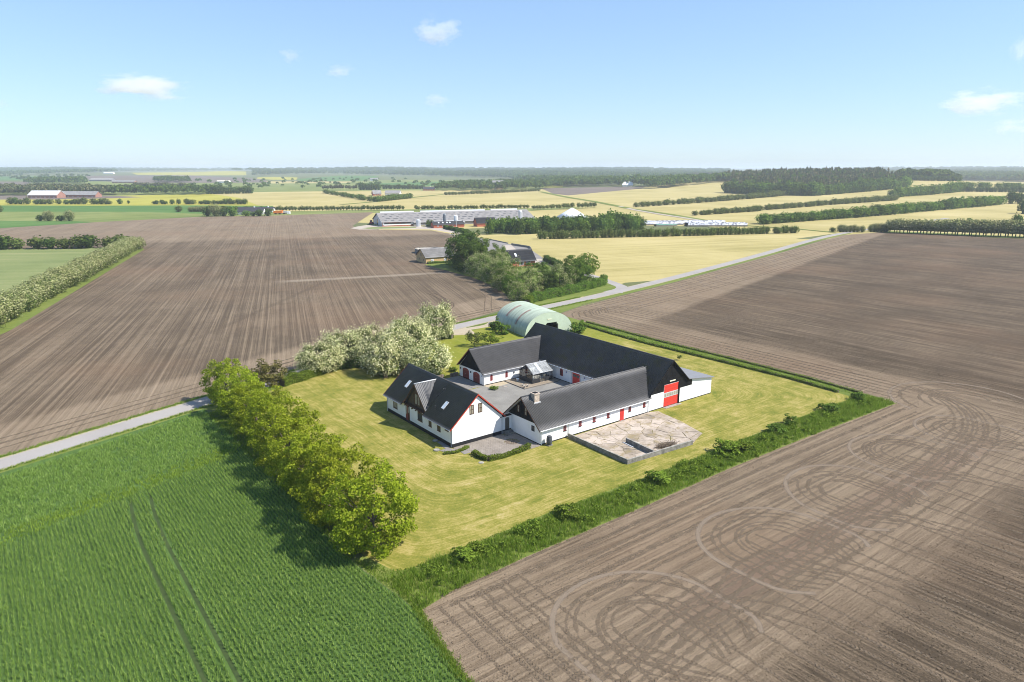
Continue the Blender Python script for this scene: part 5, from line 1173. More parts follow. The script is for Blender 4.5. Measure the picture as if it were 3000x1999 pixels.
plant(ORCH[0], 'fruit_tree', 'thin young fruit tree on the grass behind the garage wing', 'tree', (87.6, 128.8, 0), sx=1.0, sz=1.1)
plant(ORCH[1], 'fruit_tree', 'bright green bushy fruit tree right of the thin one behind the garage wing', 'tree', (91.2, 127.4, 0), sx=1.3, sz=.95)
plant(ORCH[0], 'fruit_tree', 'tiny sapling on the lawn between barn and field hedge', 'tree', (115.8, 92.3, 0), sx=.3, sz=.35)
# stone edging by the garages
for x0, x1, y, lb in ((70.0, 71.8, 111.6, 'dark dry stone edging touching the garage gable'), (67.0, 68.6, 111.9, 'pale dry stone edging left of the garages')):
    t = thing('stone_edging', lb, 'stone wall', ((x0 + x1) / 2, y, 0))
    for i in range(6):
        for j in range(2): a = x0 + (x1 - x0) * i / 6; MB().box(a + .01, a + .28, y - .18 + .04 * (i % 2), y + .2, j * .36, j * .36 + .35).build('stone', 'stone', t)
# bushes in the rough strip
for x, y, s_, z_, lb in ((35.6, 55.0, 1.35, .85, 'bright green bush in the rough strip nearest the lawn corner'), (37.2, 55.5, 1.1, .75, 'bush close behind the first bright bush of the rough strip'), (50.6, 55.4, 1.55, 1.0, 'broad green bush in the rough strip below the patio side of the lawn'), (65.8, 54.8, 1.7, 1.1, 'green bush in the rough strip left of the concrete yard'),
        (81.3, 55.2, 1.9, 1.25, 'largest green bush in the rough strip, in line with the yard end'), (83.4, 54.4, 1.4, .9, 'lower bush joined to the largest bush of the rough strip'), (94.0, 55.6, 1.5, .9, 'bush in the rough strip opposite the lean-to'), (99.4, 56.2, 1.2, .95, 'small dark bush standing apart in the rough strip'), (110.2, 55.6, 1.7, .85, 'wide low bush in the rough strip toward the far corner'), (120.0, 55.6, 1.2, .9, 'last dark bush at the far corner of the rough strip')):
    plant((BUSH if x < 90 else DBUSH)[int(x) % 2], 'shrub', lb, 'shrub', (x, y, 0), sx=s_, sz=z_, group='bushes in the rough grass strip')

# low scrub that fills the rough strip between the bushes
rgs = np.random.default_rng(51); cs = []
for i in range(170):
    x = rgs.uniform(31, 123); y = 54.3 + rgs.normal(0, .95) + .3 * math.sin(x * .3); r = rgs.uniform(.35, .95); hh_ = rgs.uniform(.3, 1.25) if rgs.random() < .5 else rgs.uniform(.3, .6); n = int(150 * r)
    d = rgs.normal(size=(n, 3)); d /= np.linalg.norm(d, axis=1)[:, None]; d[:, 2] = np.abs(d[:, 2]); cs.append(d * rgs.uniform(.6, 1, n)[:, None] * np.array([r, r, hh_]) + np.array([x, np.clip(y, 52.2, 56.4), .08]))
V, Q = quads_at(np.concatenate(cs), .26, rgs, .6, .7); tag(link('scrub', leaf_mesh('scrub', V, Q, 'hedge_leaf'), None), kind='stuff')
# ------------------------------------------------------------------ grass, crop and clods
def blades(name, mat, xy, h, w, lean, per, rng, spread=.06, z=0.0):
    n = len(xy) * per; b = np.repeat(xy, per, 0) + rng.normal(0, spread, (n, 2)); a = rng.uniform(0, 2 * math.pi, n); hh = np.repeat(h, per) if np.ndim(h) else np.full(n, h)
    hh = hh * rng.uniform(.65, 1.2, n); d = np.stack([np.cos(a), np.sin(a)], 1); la = rng.uniform(0, 2 * math.pi, n); le = hh[:, None] * lean * np.stack([np.cos(la), np.sin(la)], 1) * rng.uniform(.2, 1, n)[:, None]
    ww = w * rng.uniform(.7, 1.3, n)[:, None] / 2; zz = np.full(n, z)
    v0 = np.column_stack([b - d * ww, zz]); v1 = np.column_stack([b + d * ww, zz]); v2 = np.column_stack([b + d * ww * .8 + le * .45, zz + hh * .68]); v3 = np.column_stack([b - d * ww * .8 + le * .45, zz + hh * .68]); v4 = np.column_stack([b + le, zz + hh])
    V = np.stack([v0, v1, v2, v3, v4], 1).reshape(-1, 3); i = np.arange(n) * 5
    Q = np.concatenate([np.stack([i, i + 1, i + 2, i + 3], 1), np.stack([i + 3, i + 2, i + 4, i + 4], 1)])
    me = bpy.data.meshes.new(name); me.vertices.add(len(V)); me.vertices.foreach_set('co', V.astype(np.float32).ravel())
    loops = np.concatenate([Q[:n].ravel(), Q[n:, :3].ravel()]).astype(np.int32); st_ = np.concatenate([np.arange(n) * 4, 4 * n + np.arange(n) * 3]).astype(np.int32)
    me.loops.add(len(loops)); me.loops.foreach_set('vertex_index', loops); me.polygons.add(2 * n); me.polygons.foreach_set('loop_start', st_); me.update(calc_edges=True)
    return tag(link(name, me, mat), kind='stuff')
rng = np.random.default_rng(5)
def scatter(poly, n, rng):
    P = np.array(poly); lo, hi = P.min(0), P.max(0); x = rng.uniform(lo[0], hi[0], n); y = rng.uniform(lo[1], hi[1], n); k = in_poly(x, y, poly); return np.column_stack([x[k], y[k]])
crop_poly = [(-45, 92.5), (-2.3, 108.8), (12, 114.2), (26.0, 119.8), (26.3, 95), (26.0, 62), (27.2, 50.3), (26.2, 44.7), (25.6, 39.7), (25.2, 34), (-12, 34), (-45, 60)]
row_x = np.arange(-45, 27, .42); pts_ = []
for x in row_x:
    y = np.arange(34, 120, .25); pts_.append(np.column_stack([x + rng.normal(0, .035, len(y)), y + rng.uniform(-.12, .12, len(y))]))
pts_ = np.concatenate(pts_); yl = 88.7 + pts_[:, 0] * .375
tc_ = 1.15 * np.maximum(0, (pts_[:, 1] - 75) / 18) ** 2; tram_ = (np.abs(pts_[:, 0] - 9.2 - tc_) < .25) | (np.abs(pts_[:, 0] - 11.45 - tc_) < .25)
vis = in_poly(pts_[:, 0], pts_[:, 1], crop_poly) & ~(tram_ & (pts_[:, 1] < 90)) & (pts_[:, 0] > -24 - (pts_[:, 1] - 62) * .9) & (pts_[:, 1] > 66 - (pts_[:, 0] + 4) * .78 - 5)
head_ = pts_[:, 1] > yl
main = pts_[vis & ~head_]
blades('cereal_crop', 'crop_blade', main, .43 + .05 * np.sin(main[:, 0] * .9) * np.sin(main[:, 1] * .3), .055, .6, 6, rng, .045)
hp_ = scatter(crop_poly, 60000, rng); yl2 = 88.7 + hp_[:, 0] * .375; hp_ = hp_[hp_[:, 1] > yl2]
thin = (hp_[:, 1] - (88.7 + hp_[:, 0] * .375)) < 3.6 + rng.normal(0, .5, len(hp_))
blades('cereal_crop', 'crop_blade', hp_[~thin], .46, .06, .85, 6, rng, .1)
blades('headland_grass', 'headland_blade', hp_[thin], .36, .06, .8, 5, rng, .1)
VP = [(26.4, 62), (28.7, 57.6), (30.2, 56.7), (51, 57.2), (66.5, 56.8), (93, 57.0), (121, 56.5), (124, 56), (123.4, 50.9), (97, 51.8), (77, 52.1), (60, 51.6), (41, 51.5), (31.6, 51.0), (27.5, 50.2)]
vp = scatter(VP, 12500, rng); tl = .42 + .3 * np.clip(np.sin(vp[:, 0] * .8) * np.sin(vp[:, 1] * 1.3 + vp[:, 0] * .3), 0, 1)
tl *= np.clip((57.3 - vp[:, 1]) / .8, .45, 1)
blades('rough_grass', 'grass_blade', vp, tl, .055, .75, 9, rng, .16)
gp = scatter([(26.0, 62), (26.0, 118), (31.5, 121.5), (32, 117), (30.5, 100), (30.2, 80), (29.3, 64)], 5200, rng); blades('rough_grass', 'grass_blade', gp, .38, .055, .7, 6, rng, .16)
sp_ = np.column_stack([np.interp(np.arange(30, 51, .012), [30, 39.8, 45, 50.2], [24.9, 25.8, 26.45, 27.4]), np.arange(30, 51, .012)]) + rng.normal(0, .22, (1750, 2)); blades('rough_grass', 'grass_blade', sp_, .22, .05, .8, 4, rng, .12)
ep = np.concatenate([scatter([(122.3, 57), (124.6, 57), (126.4, 70), (126.3, 100), (126, 131), (123.4, 131), (122.2, 100), (122.6, 75)], 2600, rng)]); blades('rough_grass', 'grass_blade', ep[::2], .22, .06, .8, 5, rng, .2)
rp = []
for x in np.arange(-60, 150, .16):
    y = road_y(x)
    for s_, a, b in ((1, 2.45, 3.4), (-1, 2.45, 3.3 if x > 27 else 3.1)):
        for _ in range(2): rp.append((x + rng.uniform(-.1, .1), y + s_ * rng.uniform(a, b)))
blades('road_verge_grass', 'grass_blade', np.array([p for p in rp if not (89 < p[0] < 108 and p[1] < road_y(p[0]))]), .3, .07, .7, 4, rng, .15)
# soil clods over the near headland
def clods(poly, n, s0, s1, rng):
    c = scatter(poly, n, rng); n = len(c); s = rng.uniform(s0, s1, n) ** 1.0; a = rng.uniform(0, 6.28, n); O = np.array([(1, 0, 0), (0, 1, 0), (-1, 0, 0), (0, -1, 0), (0, 0, .7), (0, 0, -.5)])
    J = O[None] * s[:, None, None] * rng.uniform(.6, 1.3, (n, 6, 1)); ca, sa = np.cos(a)[:, None], np.sin(a)[:, None]
    V = np.stack([J[..., 0] * ca - J[..., 1] * sa + c[:, :1], J[..., 0] * sa + J[..., 1] * ca + c[:, 1:2], J[..., 2] + .02], 2).reshape(-1, 3)
    T = np.array([(0, 1, 4), (1, 2, 4), (2, 3, 4), (3, 0, 4), (1, 0, 5), (2, 1, 5), (3, 2, 5), (0, 3, 5)]); F = (T[None] + (np.arange(n) * 6)[:, None, None]).reshape(-1, 3)
    return tag(link('soil_clods', np_mesh('soil_clods', V, F, 3), 'soil_right'), kind='stuff')
clods([(28, 50), (60, 51.3), (123, 50.6), (126, 60), (126, 100), (160, 90), (150, 20), (60, 8), (25, 36)], 60000, .02, .085, rng)

# ------------------------------------------------------------------ neighbour's place
def house(t, L, Wd, eave, ridge, wall, roof, over=.4, plinth=None):
    """gabled block in the local frame of t: x along the ridge 0..L, y 0..Wd back from the front wall"""
    MB().prism([(0, 0, 0), (0, Wd, 0), (0, Wd, eave), (0, Wd / 2, ridge - .15), (0, 0, eave)], (L, 0, 0)).build('wall', wall, t)
    s = (ridge - eave) / (Wd / 2); e = eave - over * s
    for y0 in (-over, Wd + over):
        roof_sheet('roof', roof, (-over, y0, e), (L + over, y0, e), (-over, Wd / 2, ridge), (L + over, Wd / 2, ridge), t, .5, .04, .9, .02)
    mb = MB()
    for x in (-over - .03, L + over - .03):
        for y0 in (-over, Wd + over): mb.prism([(x, y0, e - .15), (x, Wd / 2, ridge - .15), (x, Wd / 2, ridge + .1), (x, y0, e + .1)], (.06, 0, 0))
    mb.build('barge_board', 'black_boards', t)
def win(t, pl, side, u0, u1, z0, z1, fr='white_metal', **k): return window(t, pl, side, u0, u1, z0, z1, fr, k.pop('cols', 2), k.pop('rows', 1), bar=k.pop('bar', .09), **k)
ur = math.atan2(-1.6, 12.1)
t = thing('yellow_brick_barn', 'yellow brick barn with grey roof beside the tall dark trees', 'barn', (152.3, 260.5, 0), ur)
house(t, 13.2, 10.9, 2.65, 5.95, 'yellow_brick', 'far_grey_roof')
for u in (2.3, 8.5): win(t, ('y', 0), -1, u, u + 1.3, .8, 1.75, bar=.2)
win(t, ('x', 0), -1, 5.0, 5.8, 2.6, 3.9, 'weathered_wood'); win(t, ('x', 0), -1, 2.2, 3.0, 1.0, 1.8, 'weathered_wood'); win(t, ('x', 0), -1, 7.2, 8.0, 1.0, 1.8, 'weathered_wood')
t = thing('white_outbuilding', 'low white outbuilding attached at the right of the yellow brick barn', 'outbuilding', (165.6, 258.6, 0), ur)
MB().prism([(0, 0, 0), (0, 7, 0), (0, 7, 2.5), (0, 0, 2.1)], (5.5, 0, 0)).build('wall', 'white_plaster', t); MB().prism([(-.1, -.3, 2.12), (-.1, 7.2, 2.55), (-.1, 7.2, 2.7), (-.1, -.3, 2.27)], (5.8, 0, 0)).build('roof', 'far_grey_roof', t)
t = thing('slurry_tank', 'round open concrete slurry tank behind the yellow brick barn', 'tank', (174.0, 295.0, 0))
MB().lathe((174, 295, 0), [(6.6, 0), (6.6, 2.1), (6.35, 2.1), (6.35, 1.7)], 40).build('tank_wall', 'old_concrete', t); MB().lathe((174, 295, 1.72), [(6.3, 0), (6.25, .03)], 40).build('crust', 'pot_clay', t)
t = thing('brick_bungalow', 'red brick bungalow with dark roof and one skylight behind the blossoming garden', 'house', (170.5, 229.6, 0), math.atan2(-2.0, 13.4))
house(t, 15.8, 8.2, 2.55, 6.75, 'red_brick', 'far_dark_roof', .5)
for u, w_ in ((8.0, 2.2), (11.4, 2.0)): win(t, ('y', 0), -1, u, u + w_, .5, 2.15, cols=3, glass='glass_dark')
s5 = (6.75 - 2.55) / 4.1; yy = 1.4
skylight(t, (6.9, yy, 2.55 + yy * s5 + .12), (1, 0, 0), Vector((0, 1, s5)).normalized(), .95, 1.7)
t = thing('car_shelter', 'small dark annex roof at the right end of the brick bungalow', 'annex', (186.4, 233.0, 0), math.atan2(-2.0, 13.4))
MB().box(.2, 3.0, 0, 4, 0, 2.3).build('wall', 'red_brick', t); MB().box(-.1, 3.5, -.4, 4.4, 2.31, 2.5).build('roof', 'far_dark_roof', t)
sheet('driveway', 'farm_track', [(190.5, 228.0), (193.6, 228.4), (200.3, 237.5), (202, 243), (198.5, 245), (194, 239), (190, 233)], .02)
sheet('paved_yard', 'farm_track', [(208.5, 276.5), (222.5, 299), (227.3, 297.8), (214, 275.5)], .02)
for p0, p1, h_ in (((234.8, 329), (230.2, 304.8), .5), ((227.2, 297.6), (226.3, 281), 1.0), ((226.3, 281), (222.6, 275.4), 1.0)):
    c = thing('retaining_wall', 'low dark retaining wall between neighbour yard and barley field', 'wall', ((p0[0] + p1[0]) / 2, (p0[1] + p1[1]) / 2, 0), group='low walls at the edge of the neighbour yard'); MB().bar((*p0, h_ / 2), (*p1, h_ / 2), .3, h_).build('wall_body', 'old_concrete', c)
# trees and hedges of the neighbour
BIG = [tree_kind(400 + i, 5.4, 12.0, .6, None, 140, 66, 1.05, .42, .3, 'green_leaf', hollow=.45) for i in range(2)]
DK = [tree_kind(410 + i, 5.4, 12.0, .4, None, 140, 66, 1.05, .42, .3, 'dark_leaf', hollow=.45) for i in range(2)]
PALE = [tree_kind(420 + i, 4.6, 8.2, .5, None, 95, 52, .95, .36, .22, 'green_leaf', 'pale_blossom', 4200, .30, hollow=.6) for i in range(2)]
for x, y, k, s_, z_, lb in ((157, 240, DK[0], 1.3, 1.32, 'very tall dark tree at the end of the yellow brick barn'), (163.5, 243, DK[1], 1.15, 1.26, 'tall dark tree standing behind the tallest one by the brick barn'), (152.5, 229, DK[1], 1.05, 1.05, 'dark tree below the tallest tree on the field side'), (161.5, 231.5, BIG[0], 1.05, 1.05, 'lighter green tree right of the tallest dark tree'), (167.0, 227.5, BIG[1], .8, .85, 'round green tree touching the bungalow roof'),
        (151.5, 219.5, PALE[0], 1.05, 1.0, 'pale blossoming tree on the field side below the dark trees'), (158.5, 217.5, PALE[1], 1.1, 1.05, 'pale blossoming tree in front of the bungalow corner'), (149.0, 210.5, PALE[1], 1.0, 1.0, 'second pale blossoming tree along the field edge'), (156.0, 207.5, PALE[0], 1.0, .95, 'pale blossoming tree inside the garden left of the bushes'), (146.0, 202, PALE[0], .95, .95, 'third pale blossoming tree along the field edge'),
        (144.5, 193.5, BIG[0], .75, .68, 'green tree breaking the blossoming row at the field edge'), (138.5, 185, PALE[1], .95, .9, 'pale blossoming tree near the hedge corner'), (135.5, 177.0, BIG[1], .68, .62, 'bright green tree near the hedge corner by the road'), (131.8, 169.5, PALE[0], .72, .68, 'last pale blossoming tree at the roadside corner'), (144.5, 178.5, PALE[1], .9, .9, 'pale blossoming tree behind the roadside hedge, left one'), (150.5, 176, DK[0], .62, .58, 'dark green tree between the two pale ones behind the roadside hedge'),
        (156.5, 177.5, PALE[0], .92, 1.0, 'pale blossoming tree behind the roadside hedge, right one'), (163.5, 179, BIG[0], .85, .88, 'leafy green tree left of the three by the side road'), (170.3, 182.0, BIG[1], .82, .86, 'leafy green tree in the middle of the three by the side road'), (178.2, 186.5, ORCH[1], 2.4, 2.9, 'open tall tree nearest the side road entrance')):
    plant(k, 'garden_tree', lb, 'tree', (x, y, 0), sx=s_, sz=z_, group="trees round the neighbour's garden")
for x, y, s_, lb in ((179.5, 223.5, 1.6, 'dark bush before the left bungalow window'), (182.8, 222.5, 1.8, 'dark bush before the right bungalow window'), (186.3, 222.0, 1.5, 'dark bush at the right corner of the bungalow'), (177.5, 211.0, 2.2, 'bush on the garden lawn in front of the bungalow'), (170.5, 198, 1.8, 'bush in the middle of the garden')):
    plant(DBUSH[0], 'shrub', lb, 'shrub', (x, y, 0), sx=s_, sz=1.3)
leafy_box('garden_hedge', 'clipped hedge along the road in front of the neighbour garden', 'hedge', [(132, 163.2), (141, 165.4), (152, 167.2), (164, 170.5), (172.5, 173.2), (177.2, 177.0)], 2.4, 2.6, 15000, .36, 'green_leaf', seed=21)
leafy_box('garden_hedge', 'dark hedge between the bungalow garden and the barley', 'hedge', [(199, 236), (193, 222), (187.5, 210), (182.5, 196)], 2.2, 2.4, 9000, .40, 'dark_leaf', seed=22)
leafy_box('garden_hedge', 'pale bush at the road corner where the garden hedge begins', 'hedge', [(128.6, 161.0), (131.5, 162.6)], 2.4, 2.0, 2600, .34, 'hedge_leaf', seed=23)
leafy_box('field_weeds', 'strip of tall weeds at the foot of the yellow brick barn', 'hedge', [(152.4, 259.3), (158, 258.6), (166, 257.4), (170, 256.6)], 1.6, .8, 2600, .3, 'green_leaf', seed=24)

# ------------------------------------------------------------------ the large farm with the long barn
ub = math.atan2(-.262, .965)
t = thing('cattle_barn', 'very long grey roofed cattle barn with white ridge vents and open front bays', 'barn', (228.6, 450.1, 0), ub)
LB, WB, EB, RB = 117.5, 33.0, 3.1, 8.6
MB().prism([(0, 0, 0), (0, WB, 0), (0, WB, EB), (0, WB / 2, RB - .2), (0, 0, EB)], (22, 0, 0)).build('wall', 'red_brick', t)
MB().prism([(22.01, -2.2, 0), (22.01, WB, 0), (22.01, WB, EB), (22.01, WB / 2, RB - .2), (22.01, -2.2, 2.3)], (LB - 22, 0, 0)).build('wall', 'far_grey_roof', t)
MB().prism([(-.06, 2, 0), (-.06, WB - 2, 0), (-.06, WB - 1, EB), (-.06, WB / 2, RB - .5), (-.06, 1, EB)], (.05, 0, 0)).build('gable_sheet', 'zinc', t)
MB().box(-.16, -.061, 15.2, 18.5, 0, 4.3).build('door', 'glass_dark', t); MB().box(-.18, -.07, 10, 15, 0, 4.2).build('door', 'silo_steel', t)
sB = (RB - EB) / (WB / 2); ol = .8
roof_sheet('roof', 'far_sheet', (-.8, -ol, EB - ol * sB), (22, -ol, EB - ol * sB), (-.8, WB / 2, RB), (22, WB / 2, RB), t, 1.0, .05, 2.2, .05)
roof_sheet('roof', 'far_sheet', (22, -2.8, EB - 2.8 * sB), (LB + .8, -2.8, EB - 2.8 * sB), (22, WB / 2, RB), (LB + .8, WB / 2, RB), t, 1.0, .05, 2.2, .05)
roof_sheet('roof', 'far_sheet', (-.8, WB + ol, EB - ol * sB), (LB + .8, WB + ol, EB - ol * sB), (-.8, WB / 2, RB), (LB + .8, WB / 2, RB), t, 1.0, .05, 2.2, .05)
for a, b in ((2, 27), (32, 83), (88, 110)): MB().box(a, b, WB / 2 - .5, WB / 2 + .5, RB + .02, RB + .9).build('ridge_vent', 'white_metal', t)
rr_ = random.Random(2)
for r_ in range(4):
    y = 1.6 + r_ * 3.6
    for k in range(22):
        x = 1.8 + k * 5.2 + (2.2 if r_ % 2 else 0) + rr_.uniform(-.3, .3)
        if x + 3 > LB - 1: continue
        z = EB + y * sB + .16; w_ = rr_.choice((2.0, 3.2)) if r_ % 2 else rr_.choice((1.6, 2.0)); MB().prism([(x, y, z), (x + w_, y, z), (x + w_, y + .8, z + .8 * sB), (x, y + .8, z + .8 * sB)], (0, 0, .05)).build('roof_light', 'dormer_sheet', t)
MB().box(1.2, 20.8, -.10, -.005, .7, 1.5).build('curtain_rail', 'white_metal', t)
for i in range(5): MB().box(1.4 + i * 3.95, 5.0 + i * 3.95, -.09, -.005, 1.52, 2.6).build('bay_shade', 'glass_dark', t)  # dark panels on the closed wall stand for shade inside the bays
MB().box(.1, 1.19, -.12, -.005, .9, 2.7).build('panel', 'white_metal', t); MB().box(20.9, 22, -.12, -.005, 1.1, 2.7).build('panel', 'white_metal', t)
def silo(p, r, h, mat, lb, dome=.9):
    t = thing('silo', lb, 'silo', (p[0], p[1], 0)); MB().lathe((*p, 0), [(r, 0), (r, h)], 18).build('silo_body', mat, t, False); MB().lathe((*p, h + .005), [(r * 1.02, 0), (r * .75, dome * .6), (r * .2, dome)], 18).build('silo_cap', mat, t)
    lad = MB(); lad.bar((p[0] + .2, p[1] - r - .08, .3), (p[0] + .2, p[1] - r - .08, h), .06); lad.bar((p[0] - .2, p[1] - r - .08, .3), (p[0] - .2, p[1] - r - .08, h), .06); lad.build('ladder', 'zinc', t)
silo((249.8, 436.4), 1.55, 4.3, 'silo_steel', 'short grey silo at the front corner of the long cattle barn', .6)
silo((262.6, 421.5), 1.2, 8.3, 'dark_silo', 'tall dark steel silo behind the red brick outbuilding', 1.2)
silo((268.6, 416.5), 1.35, 7.6, 'white_metal', 'white silo behind the red brick outbuilding', .5)
silo((322.0, 411.0), 1.5, 8.6, 'silo_steel', 'tall grey silo with pointed cap before the right end of the long barn', 1.6)
t = thing('brick_outbuilding', 'red brick outbuilding with four skylights beside the flagpole', 'outbuilding', (250.3, 416.2, 0), ub)
house(t, 22, 7.5, 2.3, 4.4, 'red_brick', 'far_dark_roof', .4); s6 = 2.1 / 3.75
for u in (3.6, 6.6, 9.6, 11.7): skylight(t, (u, 1.2, 2.3 + 1.2 * s6 + .12), (1, 0, 0), Vector((0, 1, s6)).normalized(), 1.0, 1.5)
for u in (2.5, 6, 10, 13.5): win(t, ('y', 0), -1, u, u + 1.0, .9, 1.8, cols=1)
t = thing('white_annex', 'long low annex with bright white roof edge behind the red brick outbuilding', 'outbuilding', (258.5, 424.5, 0), ub)
MB().box(0, 20, 0, 8, 0, 2.6).build('wall', 'far_grey_roof', t); MB().prism([(-.3, -.4, 2.61), (-.3, 8.4, 3.3), (-.3, 8.4, 3.5), (-.3, -.4, 2.9)], (20.6, 0, 0)).build('roof', 'white_metal', t)
t = thing('dark_roofed_house', 'house with steep dark roof half hidden by the trees of the big farm', 'house', (281, 408, 0), ub); house(t, 14, 8, 2.6, 6.2, 'red_brick', 'far_dark_roof', .4)
t = thing('pale_shelter', 'small pale tent roof beside the tall grey silo', 'shelter', (315.5, 405, 0), ub); MB().prism([(0, 0, 2), (0, 8, 2), (0, 4, 3.6)], (9, 0, 0)).build('roof', 'pot_clay', t); MB().box(.2, 8.8, .3, 7.7, 0, 1.99).build('wall', 'far_grey_roof', t)
t = thing('flagpole', 'tall white flagpole in front of the red brick outbuilding', 'flagpole', (262.5, 406.6, 0)); MB().tube((262.5, 406.6, 0), (262.5, 406.6, 9.6), .13, .08, 8).build('pole', 'white_metal', t); MB().lathe((262.5, 406.6, 9.6), [(.05, 0), (.16, .12), (.05, .25)], 8).build('knob', 'white_metal', t)
t = thing('covered_tank', 'large white cone shaped tank cover rising behind the wood', 'tank', (371, 408, 0)); MB().lathe((371, 408, 0), [(13.6, 0), (13.6, 2.2)], 40).build('tank_wall', 'old_concrete', t); MB().lathe((371, 408, 2.21), [(13.9, 0), (7, 4.2), (1.2, 7.6), (.3, 8.0)], 40).build('cover', 'tent_white', t, True)
t = thing('tractor', 'red tractor parked at the gable of the long cattle barn', 'tractor', (231.5, 473.0, 0), ub + 1.0)
MB().box(-.2, 1.9, -.5, .5, .8, 1.75).build('bonnet', 'tractor_red', t); MB().box(-1.7, -.21, -.8, .8, .9, 1.8).build('body', 'tractor_red', t); MB().box(-1.5, -.3, -.7, .7, 1.81, 3.0).build('cab', 'glass_dark', t); MB().box(-1.65, -.15, -.85, .85, 3.01, 3.15).build('cab_roof', 'tractor_red', t)
for x, r in ((1.2, .6), (-1.0, .95)):
    for y in (-1.05, .65): MB().tube((x, y, r), (x, y + .4, r), r, n=16).build('wheel', 'rubber', t)
t = thing('white_tank', 'small white tank lying beside the short grey silo', 'tank', (254.5, 432.5, 0), ub); MB().tube((-1, 0, .7), (1, 0, .7), .6, n=12).build('tank_body', 'white_metal', t); MB().box(-.8, .8, -.4, .4, 0, .2).build('foot', 'old_concrete', t)
leafy_box('farm_hedge', 'dark clipped hedge beside the farm track under the flagpole', 'hedge', [(254, 408), (252, 396), (249, 380), (246, 366)], 2.6, 2.2, 7000, .5, 'dark_leaf', seed=25)
plant(BIG[0], 'garden_tree', 'small round tree between short silo and red brick outbuilding', 'tree', (254.5, 428.5, 0), sx=.55, sz=.42)
# silage clamps
def clamp(p, q, w, h, lb, mat='silage_plastic', end='glass_dark'):
    p, q = Vector((*p, 0)), Vector((*q, 0)); d = (q - p); L = d.length; a = math.atan2(d.y, d.x); t = thing('silage_clamp', lb, 'silage clamp', tuple(p), a, 'silage clamps behind the hedge')
    MB().prism([(0, -w / 2, .6), (.6, -w * .42, h), (.6, w * .42, h), (0, w / 2, .6)], (L, 0, 0)).build('plastic_sheet', mat, t); MB().box(-.3, L + .3, -w / 2 - .35, -w / 2 - .05, 0, 1.0).build('clamp_wall', 'old_concrete', t); MB().box(-.2, L, w / 2 + .05, w / 2 + .35, 0, 1.0).build('clamp_wall', 'old_concrete', t)
    MB().prism([(-.5, -w / 2, 0), (-.05, -w * .42, h), (-.05, w * .42, h), (-.5, w / 2, 0)], (.4, 0, 0)).build('end_face', 'black_boards', t); k = MB()
    rs_ = random.Random(int(L * 10))
    for i in range(int(L * 1.2)): k.lathe((rs_.uniform(1, L), rs_.uniform(-w * .45, w * .45), h + .02), [(.25, 0), (.42, .1), (.25, .2)], 7)
    o = k.build('tyre', 'rubber', t); o['kind'] = 'stuff'
clamp((383, 350), (412, 334), 8, 2.0, 'silage clamp under white plastic at the left, nearest the wood'); clamp((403, 322), (437, 297), 8.5, 2.4, 'long silage clamp under white plastic with a black end face'); clamp((392, 357), (447, 323), 8, 2.1, 'silage clamp lying behind the two front clamps')
clamp((385, 335), (400, 329), 3, 1.2, 'row of green plastic covers in front of the clamps', 'plastic_green')

# ------------------------------------------------------------------ low-detail plants for the distance
def far_kind(seed, mat, n=90, size=.42, conifer=False, blossom=None, trunk=.0, flat=1.0):
    """unit tree: height 1, radius about .45; trunk is part of the one mesh"""
    rng = np.random.default_rng(seed)
    if conifer:
        z = rng.uniform(.08, 1, n) ** .85; a = rng.uniform(0, 6.28, n); r = .30 * (1.02 - z) ** .8 * rng.uniform(.6, 1.1, n); C = np.column_stack([r * np.cos(a), r * np.sin(a), z]); o = np.column_stack([np.cos(a), np.sin(a), np.full(n, .5)])
    else:
        d = rng.normal(size=(n, 3)); d /= np.linalg.norm(d, axis=1)[:, None]; lob = 1 + .2 * np.sin(3 * np.arctan2(d[:, 1], d[:, 0]) + rng.uniform(0, 6)) * np.abs(d[:, 2] - .3) + rng.normal(0, .08, n)
        r = rng.uniform(.65, 1.0, n) ** .6 * lob; zc = .5 + trunk * .4; C = d * r[:, None] * np.array([.46, .46, .5 - trunk * .4]) + np.array([0, 0, zc]); C[:, 2] = np.maximum(C[:, 2], trunk + .02); o = d
    V, Q = quads_at(C, size * .42, rng, .35, .8, o); parts = [(V, Q, mat)]
    me = np_mesh('crown', V, Q); me.materials.append(M[mat])
    core = MB()
    if conifer: core.tube((0, 0, 0), (0, 0, .9), .16, .02, 6)
    else: core.lathe((0, 0, 0), [(.10, trunk), (.30, .5 + trunk * .2), (.22, .82)], 7).tube((0, 0, -.05), (0, 0, max(trunk, .1) + .1), .035, .025, 5, False)
    k0 = len(me.vertices); bm = bmesh.new(); bm.from_mesh(me); bv = [bm.verts.new(v) for v in core.v]
    for f in core.f:
        try: nf = bm.faces.new([bv[i] for i in f]); nf.material_index = 0
        except ValueError: pass
    if blossom:
        me.materials.append(M[blossom])
        for f in list(bm.faces)[:n]:
            c = f.calc_center_median()
            if rng.random() < (.95 if c.z > .5 else .4): f.material_index = 1
    bm.to_mesh(me); bm.free(); return me
FK = {'green': [far_kind(500 + i, 'green_leaf', 260, .30) for i in range(4)], 'dark': [far_kind(510 + i, 'dark_leaf', 260, .30) for i in range(4)], 'olive': [far_kind(520 + i, 'olive_leaf', 260, .30) for i in range(4)],
      'pale': [far_kind(530 + i, 'olive_leaf', 2000, .115, blossom='pale_blossom') for i in range(4)], 'stem': [far_kind(540 + i, 'olive_leaf', 110, .40, trunk=.28) for i in range(4)], 'palestem': [far_kind(550 + i, 'olive_leaf', 420, .22, blossom='pale_blossom', trunk=.22) for i in range(4)],
      'pine': [far_kind(560 + i, 'pine_leaf', 80, .5, True) for i in range(3)], 'pinestem': [far_kind(570 + i, 'pine_leaf', 90, .5, trunk=.4) for i in range(3)]}
rt = random.Random(99); ROWS = []
